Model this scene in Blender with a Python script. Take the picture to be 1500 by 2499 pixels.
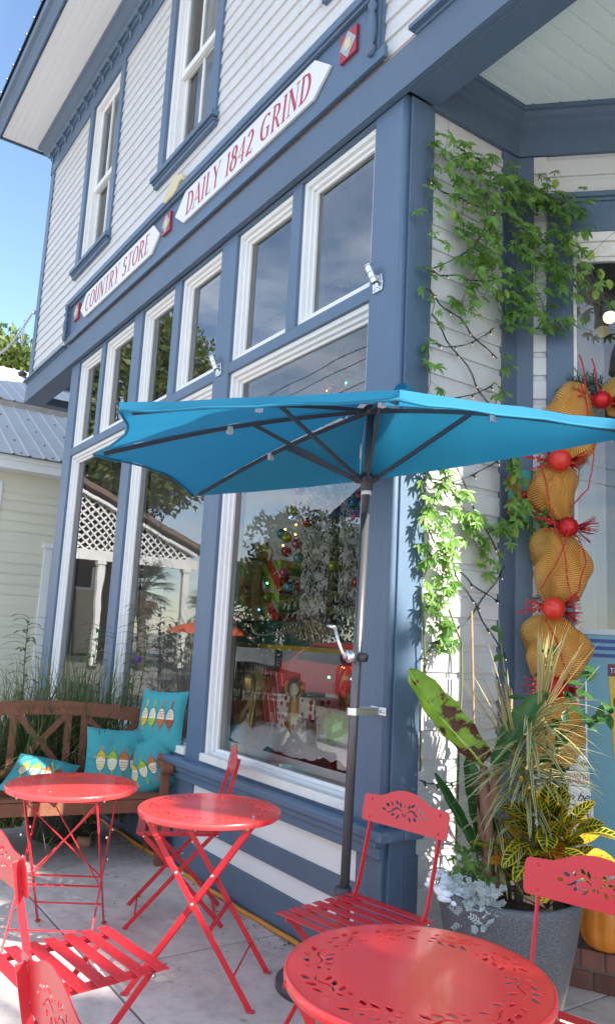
import bpy, bmesh, math, random
from math import sin, cos, pi, radians, sqrt, atan2
from mathutils import Vector, Matrix, Euler
from mathutils import noise as mnoise

scene = bpy.context.scene
for _o in list(bpy.data.objects):
    bpy.data.objects.remove(_o)
COL = scene.collection

# ---------------------------------------------------------------- camera
YAW, PITCH, ROLL = 0.97535139, 0.16360848, 0.0516652
cam_d = bpy.data.cameras.new("camera")
cam_d.sensor_fit = 'AUTO'
cam_d.sensor_width = 36.0
cam_d.lens = 27.03
cam_d.clip_start = 0.05
cam_d.clip_end = 2000
cam = bpy.data.objects.new("camera", cam_d)
COL.objects.link(cam)
_fw = Vector((-sin(YAW) * cos(PITCH), cos(YAW) * cos(PITCH), sin(PITCH)))
_r = Vector((cos(YAW), sin(YAW), 0))
_u = _r.cross(_fw)
_r2 = cos(ROLL) * _r + sin(ROLL) * _u
_u2 = -sin(ROLL) * _r + cos(ROLL) * _u
_m = Matrix((_r2, _u2, -_fw)).transposed().to_4x4()
_m.translation = Vector((0, -2.29, 1.45))
cam.matrix_world = _m
scene.camera = cam

# ---------------------------------------------------------------- sun and sky
SUN_AZ, SUN_EL = radians(18), radians(33)       # azimuth from +X towards +Y
SDIR = Vector((cos(SUN_AZ) * cos(SUN_EL), sin(SUN_AZ) * cos(SUN_EL), sin(SUN_EL)))
sun_d = bpy.data.lights.new("sun", 'SUN')
sun_d.energy = 4.2
sun_d.angle = radians(0.5)
sun_d.color = (1.0, 0.94, 0.85)
sun = bpy.data.objects.new("sun", sun_d)
COL.objects.link(sun)
sun.rotation_euler = (-SDIR).to_track_quat('-Z', 'Y').to_euler()
sun.location = SDIR * 50

world = bpy.data.worlds.new("World")
scene.world = world
world.use_nodes = True
wn, wl = world.node_tree.nodes, world.node_tree.links
for n in list(wn):
    wn.remove(n)
w_out = wn.new('ShaderNodeOutputWorld')
w_bg = wn.new('ShaderNodeBackground')
w_sky = wn.new('ShaderNodeTexSky')
w_sky.sky_type = 'NISHITA'
w_sky.sun_disc = False
w_sky.sun_elevation = SUN_EL
w_sky.sun_rotation = pi / 2 - SUN_AZ
w_sky.air_density = 1.0
w_sky.dust_density = 0.25
w_sky.ozone_density = 2.0
w_bg.inputs['Strength'].default_value = 0.10
# thin clouds, mostly over the street side of the sky (the side the shop windows mirror)
w_geo = wn.new('ShaderNodeTexCoord')
w_sep = wn.new('ShaderNodeSeparateXYZ')
wl.new(w_geo.outputs['Generated'], w_sep.inputs[0])
w_z = wn.new('ShaderNodeMath'); w_z.operation = 'MAXIMUM'; w_z.inputs[1].default_value = 0.06
wl.new(w_sep.outputs['Z'], w_z.inputs[0])
w_dx = wn.new('ShaderNodeMath'); w_dx.operation = 'DIVIDE'
w_dy = wn.new('ShaderNodeMath'); w_dy.operation = 'DIVIDE'
wl.new(w_sep.outputs['X'], w_dx.inputs[0]); wl.new(w_z.outputs[0], w_dx.inputs[1])
wl.new(w_sep.outputs['Y'], w_dy.inputs[0]); wl.new(w_z.outputs[0], w_dy.inputs[1])
w_cmb = wn.new('ShaderNodeCombineXYZ')
wl.new(w_dx.outputs[0], w_cmb.inputs[0]); wl.new(w_dy.outputs[0], w_cmb.inputs[1])
w_noi = wn.new('ShaderNodeTexNoise')
w_noi.inputs['Scale'].default_value = 1.1
w_noi.inputs['Detail'].default_value = 9
w_noi.inputs['Roughness'].default_value = 0.62
w_noi.inputs['Distortion'].default_value = 0.4
wl.new(w_cmb.outputs[0], w_noi.inputs['Vector'])
w_rmp = wn.new('ShaderNodeMapRange')
w_rmp.inputs['From Min'].default_value = 0.38
w_rmp.inputs['From Max'].default_value = 0.66
wl.new(w_noi.outputs['Fac'], w_rmp.inputs['Value'])
w_side = wn.new('ShaderNodeMapRange')        # 1 towards -Y, 0 towards +Y
w_side.inputs['From Min'].default_value = 0.12
w_side.inputs['From Max'].default_value = -0.2
wl.new(w_sep.outputs['Y'], w_side.inputs['Value'])
w_mul = wn.new('ShaderNodeMath'); w_mul.operation = 'MULTIPLY'
wl.new(w_rmp.outputs[0], w_mul.inputs[0]); wl.new(w_side.outputs[0], w_mul.inputs[1])
w_mul2 = wn.new('ShaderNodeMath'); w_mul2.operation = 'MULTIPLY'; w_mul2.inputs[1].default_value = 0.9
wl.new(w_mul.outputs[0], w_mul2.inputs[0])
w_mix = wn.new('ShaderNodeMix'); w_mix.data_type = 'RGBA'
w_mix.inputs['B'].default_value = (6.0, 6.6, 7.6, 1)
wl.new(w_mul2.outputs[0], w_mix.inputs['Factor'])
wl.new(w_sky.outputs[0], w_mix.inputs['A'])
wl.new(w_mix.outputs['Result'], w_bg.inputs['Color'])
wl.new(w_bg.outputs[0], w_out.inputs['Surface'])

scene.view_settings.view_transform = 'Standard'
scene.view_settings.look = 'None'
scene.view_settings.exposure = 1.78
scene.view_settings.gamma = 1.0
scene.render.engine = 'CYCLES'
scene.cycles.max_bounces = 10
scene.cycles.transparent_max_bounces = 16
scene.cycles.use_denoising = True

# ---------------------------------------------------------------- materials
def _nodes(name):
    m = bpy.data.materials.new(name)
    m.use_nodes = True
    nt = m.node_tree
    b = nt.nodes['Principled BSDF']
    return m, nt, b

def paint(name, col, rough=0.5, var=0.06, scale=3.0, bump=0.0, bscale=60, metal=0.0, spec=0.5,
          stretch=(1, 1, 1), dirt=0.0, dirtcol=(0.12, 0.10, 0.08), coat=0.0, sss=0.0, trans=0.0):
    """principled colour with low-frequency value variation, optional grime and bump"""
    m, nt, b = _nodes(name)
    N, L = nt.nodes, nt.links
    tc = N.new('ShaderNodeTexCoord')
    mp = N.new('ShaderNodeMapping'); mp.inputs['Scale'].default_value = stretch
    L.new(tc.outputs['Object'], mp.inputs['Vector'])
    nz = N.new('ShaderNodeTexNoise'); nz.inputs['Scale'].default_value = scale
    nz.inputs['Detail'].default_value = 6; nz.inputs['Roughness'].default_value = 0.6
    L.new(mp.outputs[0], nz.inputs['Vector'])
    mx = N.new('ShaderNodeMix'); mx.data_type = 'RGBA'
    mx.inputs['A'].default_value = tuple(max(0, c * (1 - var * 2)) for c in col) + (1,)
    mx.inputs['B'].default_value = tuple(min(1, c * (1 + var * 2)) for c in col) + (1,)
    L.new(nz.outputs['Fac'], mx.inputs['Factor'])
    out = mx.outputs['Result']
    if dirt > 0:
        n2 = N.new('ShaderNodeTexNoise'); n2.inputs['Scale'].default_value = scale * 2.7
        n2.inputs['Detail'].default_value = 8; n2.inputs['Roughness'].default_value = 0.7
        L.new(mp.outputs[0], n2.inputs['Vector'])
        mr = N.new('ShaderNodeMapRange'); mr.inputs['From Min'].default_value = 0.52
        mr.inputs['From Max'].default_value = 0.8; mr.inputs['To Max'].default_value = dirt
        L.new(n2.outputs['Fac'], mr.inputs['Value'])
        m2 = N.new('ShaderNodeMix'); m2.data_type = 'RGBA'
        m2.inputs['B'].default_value = dirtcol + (1,)
        L.new(mr.outputs[0], m2.inputs['Factor']); L.new(out, m2.inputs['A'])
        out = m2.outputs['Result']
    L.new(out, b.inputs['Base Color'])
    b.inputs['Roughness'].default_value = rough
    b.inputs['Metallic'].default_value = metal
    b.inputs['Specular IOR Level'].default_value = spec
    if coat:
        b.inputs['Coat Weight'].default_value = coat
        b.inputs['Coat Roughness'].default_value = 0.08
    if sss:
        b.inputs['Subsurface Weight'].default_value = sss
        b.inputs['Subsurface Radius'].default_value = (0.02, 0.02, 0.02)
    if bump > 0:
        n3 = N.new('ShaderNodeTexNoise'); n3.inputs['Scale'].default_value = bscale
        n3.inputs['Detail'].default_value = 5
        L.new(mp.outputs[0], n3.inputs['Vector'])
        bp = N.new('ShaderNodeBump'); bp.inputs['Strength'].default_value = bump
        bp.inputs['Distance'].default_value = 0.01
        L.new(n3.outputs['Fac'], bp.inputs['Height']); L.new(bp.outputs[0], b.inputs['Normal'])
    return m

def leafmat(name, c1, c2, trans=0.35, rough=0.45, stripe=None):
    """two-tone foliage; colour varies leaf by leaf; some light passes through"""
    m, nt, b = _nodes(name)
    N, L = nt.nodes, nt.links
    tc = N.new('ShaderNodeTexCoord')
    nz = N.new('ShaderNodeTexNoise'); nz.inputs['Scale'].default_value = 9
    nz.inputs['Detail'].default_value = 4
    L.new(tc.outputs['Object'], nz.inputs['Vector'])
    mr = N.new('ShaderNodeMapRange'); mr.inputs['From Min'].default_value = 0.35
    mr.inputs['From Max'].default_value = 0.65
    L.new(nz.outputs['Fac'], mr.inputs['Value'])
    mx = N.new('ShaderNodeMix'); mx.data_type = 'RGBA'
    mx.inputs['A'].default_value = c1 + (1,); mx.inputs['B'].default_value = c2 + (1,)
    L.new(mr.outputs[0], mx.inputs['Factor'])
    out = mx.outputs['Result']
    if stripe:
        # stripe = (colour, kind): uv.x runs 0..1 across the leaf, uv.y along it
        uv = N.new('ShaderNodeUVMap')
        sp = N.new('ShaderNodeSeparateXYZ'); L.new(uv.outputs[0], sp.inputs[0])
        kind = stripe[1]
        a = N.new('ShaderNodeMath'); a.operation = 'SUBTRACT'; a.inputs[1].default_value = 0.5
        L.new(sp.outputs['X'], a.inputs[0])
        ab = N.new('ShaderNodeMath'); ab.operation = 'ABSOLUTE'; L.new(a.outputs[0], ab.inputs[0])
        if kind == 'edge':
            f = N.new('ShaderNodeMapRange'); f.inputs['From Min'].default_value = 0.24
            f.inputs['From Max'].default_value = 0.32; L.new(ab.outputs[0], f.inputs['Value'])
            fac = f.outputs[0]
        elif kind == 'veins':
            # midrib plus slanted side veins and a bright rim, like a croton
            s = N.new('ShaderNodeMath'); s.operation = 'MULTIPLY'; s.inputs[1].default_value = 0.42
            L.new(ab.outputs[0], s.inputs[0])
            y = N.new('ShaderNodeMath'); y.operation = 'SUBTRACT'
            L.new(sp.outputs['Y'], y.inputs[0]); L.new(s.outputs[0], y.inputs[1])
            q = N.new('ShaderNodeMath'); q.operation = 'MULTIPLY'; q.inputs[1].default_value = 48
            L.new(y.outputs[0], q.inputs[0])
            w = N.new('ShaderNodeMath'); w.operation = 'SINE'; L.new(q.outputs[0], w.inputs[0])
            f = N.new('ShaderNodeMapRange'); f.inputs['From Min'].default_value = 0.62
            f.inputs['From Max'].default_value = 0.85; L.new(w.outputs[0], f.inputs['Value'])
            g = N.new('ShaderNodeMapRange'); g.inputs['From Min'].default_value = 0.06
            g.inputs['From Max'].default_value = 0.035; L.new(ab.outputs[0], g.inputs['Value'])
            h = N.new('ShaderNodeMapRange'); h.inputs['From Min'].default_value = 0.40
            h.inputs['From Max'].default_value = 0.44; L.new(ab.outputs[0], h.inputs['Value'])
            m1 = N.new('ShaderNodeMath'); m1.operation = 'MAXIMUM'
            L.new(f.outputs[0], m1.inputs[0]); L.new(g.outputs[0], m1.inputs[1])
            m2 = N.new('ShaderNodeMath'); m2.operation = 'MAXIMUM'
            L.new(m1.outputs[0], m2.inputs[0]); L.new(h.outputs[0], m2.inputs[1])
            fac = m2.outputs[0]
        else:  # 'patch' / 'blotch' between the veins
            wv = N.new('ShaderNodeTexNoise'); wv.inputs['Scale'].default_value = 5.5 if kind == 'patch' else 2.0
            wv.inputs['Detail'].default_value = 5
            mpp = N.new('ShaderNodeMapping'); mpp.inputs['Scale'].default_value = (1.2, 5, 1) if kind == 'patch' else (1.0, 3.2, 1)
            L.new(uv.outputs[0], mpp.inputs[0]); L.new(mpp.outputs[0], wv.inputs['Vector'])
            gy = N.new('ShaderNodeMath'); gy.operation = 'MULTIPLY_ADD'; gy.inputs[1].default_value = -0.22 if kind == 'blotch' else 0.0; gy.inputs[2].default_value = 0.10 if kind == 'blotch' else 0.0
            L.new(sp.outputs['Y'], gy.inputs[0]); ga = N.new('ShaderNodeMath'); L.new(gy.outputs[0], ga.inputs[0]); L.new(wv.outputs['Fac'], ga.inputs[1])
            f = N.new('ShaderNodeMapRange'); f.inputs['From Min'].default_value = 0.53 if kind == 'patch' else 0.50
            f.inputs['From Max'].default_value = 0.56; L.new(ga.outputs[0], f.inputs['Value'])
            fac = f.outputs[0]
        mm = N.new('ShaderNodeMix'); mm.data_type = 'RGBA'
        mm.inputs['B'].default_value = stripe[0] + (1,)
        L.new(fac, mm.inputs['Factor']); L.new(out, mm.inputs['A'])
        out = mm.outputs['Result']
    L.new(out, b.inputs['Base Color'])
    b.inputs['Roughness'].default_value = rough
    if trans > 0:
        tr = N.new('ShaderNodeBsdfTranslucent'); L.new(out, tr.inputs['Color'])
        ms = N.new('ShaderNodeMixShader'); ms.inputs[0].default_value = trans
        L.new(b.outputs[0], ms.inputs[1]); L.new(tr.outputs[0], ms.inputs[2])
        L.new(ms.outputs[0], nt.nodes['Material Output'].inputs['Surface'])
    return m

def glassmat(name, ior=1.7, tint=(0.93, 0.96, 0.95), rough=0.0, wob=0.05, wscale=1.3):
    """window glass: clear through, mirror by the Fresnel law, slightly wavy"""
    m = bpy.data.materials.new(name); m.use_nodes = True
    nt = m.node_tree; N, L = nt.nodes, nt.links
    N.remove(N['Principled BSDF'])
    tr = N.new('ShaderNodeBsdfTransparent'); tr.inputs[0].default_value = tint + (1,)
    gl = N.new('ShaderNodeBsdfGlossy'); gl.inputs['Roughness'].default_value = rough
    fr = N.new('ShaderNodeFresnel'); fr.inputs['IOR'].default_value = ior
    tc = N.new('ShaderNodeTexCoord')
    nz = N.new('ShaderNodeTexNoise'); nz.inputs['Scale'].default_value = wscale
    nz.inputs['Detail'].default_value = 2
    L.new(tc.outputs['Object'], nz.inputs['Vector'])
    bp = N.new('ShaderNodeBump'); bp.inputs['Strength'].default_value = wob
    bp.inputs['Distance'].default_value = 0.02
    L.new(nz.outputs['Fac'], bp.inputs['Height'])
    L.new(bp.outputs[0], gl.inputs['Normal'])
    ms = N.new('ShaderNodeMixShader')
    L.new(fr.outputs[0], ms.inputs[0]); L.new(tr.outputs[0], ms.inputs[1]); L.new(gl.outputs[0], ms.inputs[2])
    L.new(ms.outputs[0], N['Material Output'].inputs['Surface'])
    return m

M = {}
M['blue'] = paint('blue_paint', (0.088, 0.140, 0.215), 0.45, 0.08, 2.0, 0.22, 40, stretch=(1, 1, 0.25), dirt=0.30, dirtcol=(0.20, 0.24, 0.30))
M['blue_dark'] = paint('blue_paint_weathered', (0.090, 0.133, 0.195), 0.5, 0.08, 2.5, 0.25, 50, stretch=(1, 1, 0.3), dirt=0.25, dirtcol=(0.12, 0.13, 0.16))
M['white'] = paint('white_paint', (0.76, 0.76, 0.745), 0.5, 0.04, 2.0, 0.10, 45, stretch=(1, 1, 1), dirt=0.10, dirtcol=(0.45, 0.42, 0.38))
M['white_old'] = paint('white_paint_worn', (0.74, 0.72, 0.68), 0.55, 0.05, 4.0, 0.3, 60, dirt=0.45, dirtcol=(0.33, 0.29, 0.25))
M['siding'] = paint('siding_white', (0.60, 0.60, 0.595), 0.5, 0.04, 1.3, 0.12, 30, stretch=(0.25, 0.25, 3), dirt=0.12, dirtcol=(0.5, 0.47, 0.43))
M['ceiling'] = paint('ceiling_pale_green', (0.80, 0.88, 0.84), 0.5, 0.03, 1.5, 0.08, 40, stretch=(3, 0.3, 1), dirt=0.1, dirtcol=(0.3, 0.3, 0.28))
M['soffit'] = paint('soffit_white', (0.86, 0.86, 0.85), 0.6, 0.04, 1.5, 0.1, 40, stretch=(0.3, 3, 1))
M['glass'] = glassmat('window_glass', 2.2, (0.98, 0.99, 0.99))
M['glass_top'] = glassmat('transom_glass', 3.0, (0.97, 0.98, 0.98))
M['glass2'] = glassmat('upper_window_glass', 1.7, wob=0.12, wscale=2)
M['dark'] = paint('dark_interior', (0.05, 0.045, 0.045), 0.8)
M['room'] = paint('room_wall', (0.72, 0.69, 0.66), 0.8, 0.08)
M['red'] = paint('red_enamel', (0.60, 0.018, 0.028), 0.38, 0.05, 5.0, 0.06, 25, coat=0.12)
M['red_top'] = paint('red_enamel_gloss_skylit', (0.93, 0.050, 0.048), 0.30, 0.03, 3.0, 0.04, 12, coat=0.45)  # same red made brighter for tops that catch the skylight
M['rivet'] = paint('steel_rivet', (0.75, 0.75, 0.75), 0.25, metal=0.9)
M['black_metal'] = paint('charcoal_metal', (0.055, 0.055, 0.062), 0.45, 0.05)
M['pole'] = paint('grey_bronze_pole', (0.12, 0.115, 0.12), 0.35, 0.05, metal=0.5)
M['silver'] = paint('bright_metal', (0.72, 0.73, 0.75), 0.25, 0.03, metal=0.85)
M['wood'] = paint('reddish_brown_wood', (0.20, 0.078, 0.045), 0.6, 0.22, 5.0, 0.25, 45, spec=0.2, stretch=(1, 1, 1), dirt=0.2, dirtcol=(0.09, 0.05, 0.04))
M['maroon'] = paint('dark_red_lettering', (0.42, 0.035, 0.07), 0.5)
M['yellow'] = paint('mustard_yellow', (0.60, 0.52, 0.30), 0.45, 0.06, dirt=0.2)

# ---------------------------------------------------------------- scene helpers
def tag(o, label=None, cat=None, group=None, kind=None):
    if label: o['label'] = label
    if cat: o['category'] = cat
    if group: o['group'] = group
    if kind: o['kind'] = kind
    return o

def thing(name, label, cat, loc=(0, 0, 0), rz=0.0, group=None, rot=None):
    o = bpy.data.objects.new(name, None)
    COL.objects.link(o)
    o.empty_display_size = 0.1
    o.location = loc
    o.rotation_euler = rot if rot else (0, 0, rz)
    return tag(o, label, cat, group)

class MB:
    """collects vertices and faces, then links them as one mesh object"""
    def __init__(s):
        s.v = []; s.f = []; s.uv = []; s.smooth = []
    def add(s, vs, fs, smooth=False, uvs=None):
        b = len(s.v); s.v.extend([tuple(p) for p in vs])
        for k, f in enumerate(fs):
            s.f.append(tuple(b + i for i in f)); s.smooth.append(smooth)
            if uvs is not None: s.uv.append([uvs[i] for i in f])
            else: s.uv.append([(0, 0)] * len(f))
        return s
    def box(s, x0, x1, y0, y1, z0, z1, mat=None):
        vs = [(x0, y0, z0), (x1, y0, z0), (x1, y1, z0), (x0, y1, z0), (x0, y0, z1), (x1, y0, z1), (x1, y1, z1), (x0, y1, z1)]
        if mat is not None: vs = [tuple(mat @ Vector(p)) for p in vs]
        return s.add(vs, [(0, 3, 2, 1), (4, 5, 6, 7), (0, 1, 5, 4), (1, 2, 6, 5), (2, 3, 7, 6), (3, 0, 4, 7)])
    def bar(s, a, b, w, t, up=(0, 0, 1)):
        """flat bar from a to b: width w along side, thickness t along up-ish"""
        a, b = Vector(a), Vector(b); d = (b - a); L = d.length; d.normalize()
        side = d.cross(Vector(up))
        if side.length < 1e-4: side = d.cross(Vector((1, 0, 0)))
        side.normalize(); n = side.cross(d)
        vs = []
        for p in (a, b):
            for (i, j) in ((-1, -1), (1, -1), (1, 1), (-1, 1)):
                vs.append(p + side * (i * w / 2) + n * (j * t / 2))
        return s.add(vs, [(0, 1, 2, 3), (7, 6, 5, 4), (0, 4, 5, 1), (1, 5, 6, 2), (2, 6, 7, 3), (3, 7, 4, 0)])
    def tube(s, pts, r, n=8, cap=True, closed=False):
        pts = [Vector(p) for p in pts]
        m = len(pts)
        rr = r if isinstance(r, (list, tuple)) else [r] * m
        vs = []
        prev = None
        for i, p in enumerate(pts):
            if closed: d = pts[(i + 1) % m] - pts[i - 1]
            else: d = pts[min(i + 1, m - 1)] - pts[max(i - 1, 0)]
            if d.length < 1e-9: d = Vector((0, 0, 1))
            d.normalize()
            if prev is None:
                ref = Vector((0, 0, 1)) if abs(d.z) < 0.9 else Vector((1, 0, 0))
                u = d.cross(ref).normalized()
            else:
                u = (prev - d * prev.dot(d))
                u = u.normalized() if u.length > 1e-6 else d.orthogonal().normalized()
            prev = u
            w = d.cross(u)
            for k in range(n):
                a = 2 * pi * k / n
                vs.append(p + (u * cos(a) + w * sin(a)) * rr[i])
        fs = []
        for i in range(m if closed else m - 1):
            j = (i + 1) % m
            for k in range(n):
                fs.append((i * n + k, i * n + (k + 1) % n, j * n + (k + 1) % n, j * n + k))
        if cap and not closed:
            fs.append(tuple(range(n - 1, -1, -1))); fs.append(tuple((m - 1) * n + k for k in range(n)))
        return s.add(vs, fs, True)
    def lathe(s, prof, n=32, c=(0, 0, 0), a0=0, a1=2 * pi, cap=True):
        full = abs(a1 - a0 - 2 * pi) < 1e-6
        m = n if full else n + 1
        vs = []
        for (r, z) in prof:
            for k in range(m):
                a = a0 + (a1 - a0) * k / n
                vs.append((c[0] + r * cos(a), c[1] + r * sin(a), c[2] + z))
        fs = []
        for i in range(len(prof) - 1):
            for k in range(n):
                k2 = (k + 1) % m
                fs.append((i * m + k, i * m + k2, (i + 1) * m + k2, (i + 1) * m + k))
        if cap:
            if prof[0][0] > 1e-5: fs.append(tuple(range(m - 1, -1, -1)))
            if prof[-1][0] > 1e-5: fs.append(tuple((len(prof) - 1) * m + k for k in range(m)))
        return s.add(vs, fs, True)
    def ball(s, c, r, n=12, m=8, sz=1.0):
        prof = [(r * sin(pi * i / m) + (1e-6), -r * cos(pi * i / m) * sz) for i in range(m + 1)]
        return s.lathe(prof, n, c, cap=False)
    def prism(s, poly, h0, h1, frame=None):
        """poly: (a,b) outline, counter-clockwise; extruded from h0 to h1 along the frame's normal"""
        fr = frame or (Vector((0, 0, 0)), Vector((1, 0, 0)), Vector((0, 1, 0)), Vector((0, 0, 1)))
        o, u, v, n = [Vector(x) for x in fr]
        k = len(poly)
        vs = [o + u * a + v * b + n * h0 for a, b in poly] + [o + u * a + v * b + n * h1 for a, b in poly]
        fs = [tuple(range(k - 1, -1, -1)), tuple(range(k, 2 * k))] + [(i, (i + 1) % k, k + (i + 1) % k, k + i) for i in range(k)]
        return s.add(vs, fs)
    def sweep(s, prof, pts, closed_prof=True):
        """mouldings: prof = (out, up) outline; pts = list of (point, out_dir) mitre stations"""
        k = len(prof); vs = []
        for p, o in pts:
            p = Vector(p); o = Vector(o)
            for a, b in prof: vs.append(p + o * a + Vector((0, 0, b)))
        fs = []
        m = len(pts)
        for i in range(m - 1):
            for j in range(k if closed_prof else k - 1):
                j2 = (j + 1) % k
                fs.append((i * k + j, (i + 1) * k + j, (i + 1) * k + j2, i * k + j2))
        if closed_prof:
            fs.append(tuple(range(k))); fs.append(tuple((m - 1) * k + j for j in range(k - 1, -1, -1)))
        return s.add(vs, fs)
    def leaf(s, base, d, up, L, W, segs=3, droop=0.0, fold=0.15, tipw=0.0, shape=None):
        """one leaf blade: base point, direction d, face normal up"""
        base, d, up = Vector(base), Vector(d).normalized(), Vector(up)
        side = d.cross(up)
        if side.length < 1e-4: side = d.orthogonal()
        side.normalize(); up = side.cross(d).normalized()
        vs = []; uvs = []
        p = base.copy(); dd = d.copy()
        for i in range(segs + 1):
            t = i / segs
            w = W * (shape(t) if shape else max(tipw, sin(pi * min(1, t * 0.93 + 0.07)) ** 0.8)) * 0.5
            vs += [p - side * w + up * (abs(w) * fold), p, p + side * w + up * (abs(w) * fold)]
            uvs += [(0, t), (0.5, t), (1, t)]
            p = p + dd * (L / segs)
            if droop:
                dd = (dd + Vector((0, 0, -droop / segs))).normalized()
        fs = []
        for i in range(segs):
            a = i * 3
            fs += [(a, a + 1, a + 4, a + 3), (a + 1, a + 2, a + 5, a + 4)]
        return s.add(vs, fs, True, uvs)
    def build(s, name, mat, parent=None, bevel=0.0, uv=False, smooth_all=None, auto=None):
        me = bpy.data.meshes.new(name)
        me.from_pydata(s.v, [], s.f)
        sm = s.smooth if smooth_all is None else [smooth_all] * len(s.f)
        me.polygons.foreach_set('use_smooth', sm)
        if uv:
            l = me.uv_layers.new(name='UVMap')
            flat = [c for f in s.uv for p in f for c in p]
            l.data.foreach_set('uv', flat)
        me.update()
        o = bpy.data.objects.new(name, me)
        COL.objects.link(o)
        if isinstance(mat, str): mat = M[mat]
        me.materials.append(mat)
        if parent: o.parent = parent
        if bevel > 0:
            b = o.modifiers.new('bevel', 'BEVEL'); b.width = bevel; b.segments = 2
            b.limit_method = 'ANGLE'; b.angle_limit = radians(40)
        return o

def link_mesh(name, me, mat, parent=None):
    o = bpy.data.objects.new(name, me); COL.objects.link(o)
    me.materials.clear(); me.materials.append(M[mat] if isinstance(mat, str) else mat)
    if parent: o.parent = parent
    return o

def cutmesh(outlines, depth, bevel=0.0):
    """flat plate with real cut-outs: the first outline is the rim, the others are holes (or islands)"""
    cu = bpy.data.curves.new('tmp', 'CURVE'); cu.dimensions = '2D'; cu.fill_mode = 'BOTH'
    cu.extrude = depth / 2; cu.bevel_depth = bevel; cu.bevel_resolution = 1; cu.resolution_u = 1
    for ol in outlines:
        sp = cu.splines.new('POLY'); sp.points.add(len(ol) - 1); sp.use_cyclic_u = True
        for i, p in enumerate(ol): sp.points[i].co = (p[0], p[1], 0, 1)
    o = bpy.data.objects.new('tmp', cu); COL.objects.link(o)
    dg = bpy.context.evaluated_depsgraph_get()
    me = bpy.data.meshes.new_from_object(o.evaluated_get(dg))
    bpy.data.objects.remove(o); bpy.data.curves.remove(cu)
    return me

def fontmesh(txt, size, depth=0.002, shear=0.0, space=1.0):
    cu = bpy.data.curves.new('tmp', 'FONT'); cu.body = txt; cu.size = size; cu.extrude = depth / 2
    cu.shear = shear; cu.space_character = space; cu.resolution_u = 2
    o = bpy.data.objects.new('tmp', cu); COL.objects.link(o)
    dg = bpy.context.evaluated_depsgraph_get()
    me = bpy.data.meshes.new_from_object(o.evaluated_get(dg))
    bpy.data.objects.remove(o); bpy.data.curves.remove(cu)
    return me

def copy_tree(o, parent=None):
    c = o.copy(); COL.objects.link(c)
    c.parent = parent
    for ch in o.children: copy_tree(ch, c)
    return c

VZ = Vector((0, 0, 1))
# ================================================================ GROUND
def structure(o): o['kind'] = 'structure'; return o

def slab_mat():
    m, nt, b = _nodes('concrete_slabs'); N, L = nt.nodes, nt.links
    tc = N.new('ShaderNodeTexCoord')
    def noise(s, d=8, r=0.6, v=None):
        n = N.new('ShaderNodeTexNoise'); n.inputs['Scale'].default_value = s; n.inputs['Detail'].default_value = d
        n.inputs['Roughness'].default_value = r; L.new(v or tc.outputs['Object'], n.inputs['Vector']); return n
    def mr(src, a, bb, c=0, d=1):
        n = N.new('ShaderNodeMapRange'); n.inputs['From Min'].default_value = a; n.inputs['From Max'].default_value = bb
        n.inputs['To Min'].default_value = c; n.inputs['To Max'].default_value = d; L.new(src, n.inputs['Value']); return n.outputs[0]
    def mix(f, a, bb):
        n = N.new('ShaderNodeMix'); n.data_type = 'RGBA'
        if isinstance(f, float): n.inputs['Factor'].default_value = f
        else: L.new(f, n.inputs['Factor'])
        for k, v in (('A', a), ('B', bb)):
            if isinstance(v, tuple): n.inputs[k].default_value = v + (1,)
            else: L.new(v, n.inputs[k])
        return n.outputs['Result']
    base = mix(mr(noise(1.4).outputs['Fac'], .35, .68), (0.49, 0.430, 0.385), (0.69, 0.61, 0.555))
    base = mix(mr(noise(7, 10, .75).outputs['Fac'], .46, .70, 0, .62), base, (0.22, 0.195, 0.175))
    base = mix(mr(noise(120, 3, .5).outputs['Fac'], .35, .75, 0, .30), base, (0.60, 0.57, 0.54))
    st = N.new('ShaderNodeTexVoronoi'); st.inputs['Scale'].default_value = 3.3
    wv = noise(2.0, 4); mm = N.new('ShaderNodeMix'); mm.data_type = 'RGBA'; mm.inputs['Factor'].default_value = 0.18
    L.new(tc.outputs['Object'], mm.inputs['A']); L.new(wv.outputs['Color'], mm.inputs['B']); L.new(mm.outputs['Result'], st.inputs['Vector'])
    base = mix(mr(st.outputs['Distance'], .11, .06, 0, .62), base, (0.14, 0.125, 0.115))   # old drips
    vo = N.new('ShaderNodeTexVoronoi'); vo.feature = 'DISTANCE_TO_EDGE'; vo.inputs['Scale'].default_value = 0.75
    m2 = N.new('ShaderNodeMix'); m2.data_type = 'RGBA'; m2.inputs['Factor'].default_value = 0.32
    L.new(tc.outputs['Object'], m2.inputs['A']); L.new(noise(3.5, 9, .7).outputs['Color'], m2.inputs['B'])
    L.new(m2.outputs['Result'], vo.inputs['Vector'])
    ck = N.new('ShaderNodeMath'); ck.operation = 'MULTIPLY'; L.new(mr(vo.outputs['Distance'], .0035, .001, 0, .8), ck.inputs[0]); L.new(mr(noise(.9, 2).outputs['Fac'], .50, .58), ck.inputs[1])
    base = mix(ck.outputs[0], base, (0.10, 0.09, 0.085))     # hair cracks
    L.new(base, b.inputs['Base Color']); b.inputs['Roughness'].default_value = 0.8
    n3 = noise(90, 6); bp = N.new('ShaderNodeBump'); bp.inputs['Strength'].default_value = 0.35; bp.inputs['Distance'].default_value = 0.004
    L.new(n3.outputs['Fac'], bp.inputs['Height']); L.new(bp.outputs[0], b.inputs['Normal'])
    return m
M['concrete'] = slab_mat()
M['earth'] = paint('bare_ground', (0.38, 0.355, 0.31), 0.9, 0.15, 0.5, 0.3, 20)
M['asphalt'] = paint('asphalt', (0.32, 0.31, 0.29), 0.85, 0.12, 1.0, 0.4, 120)

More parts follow.
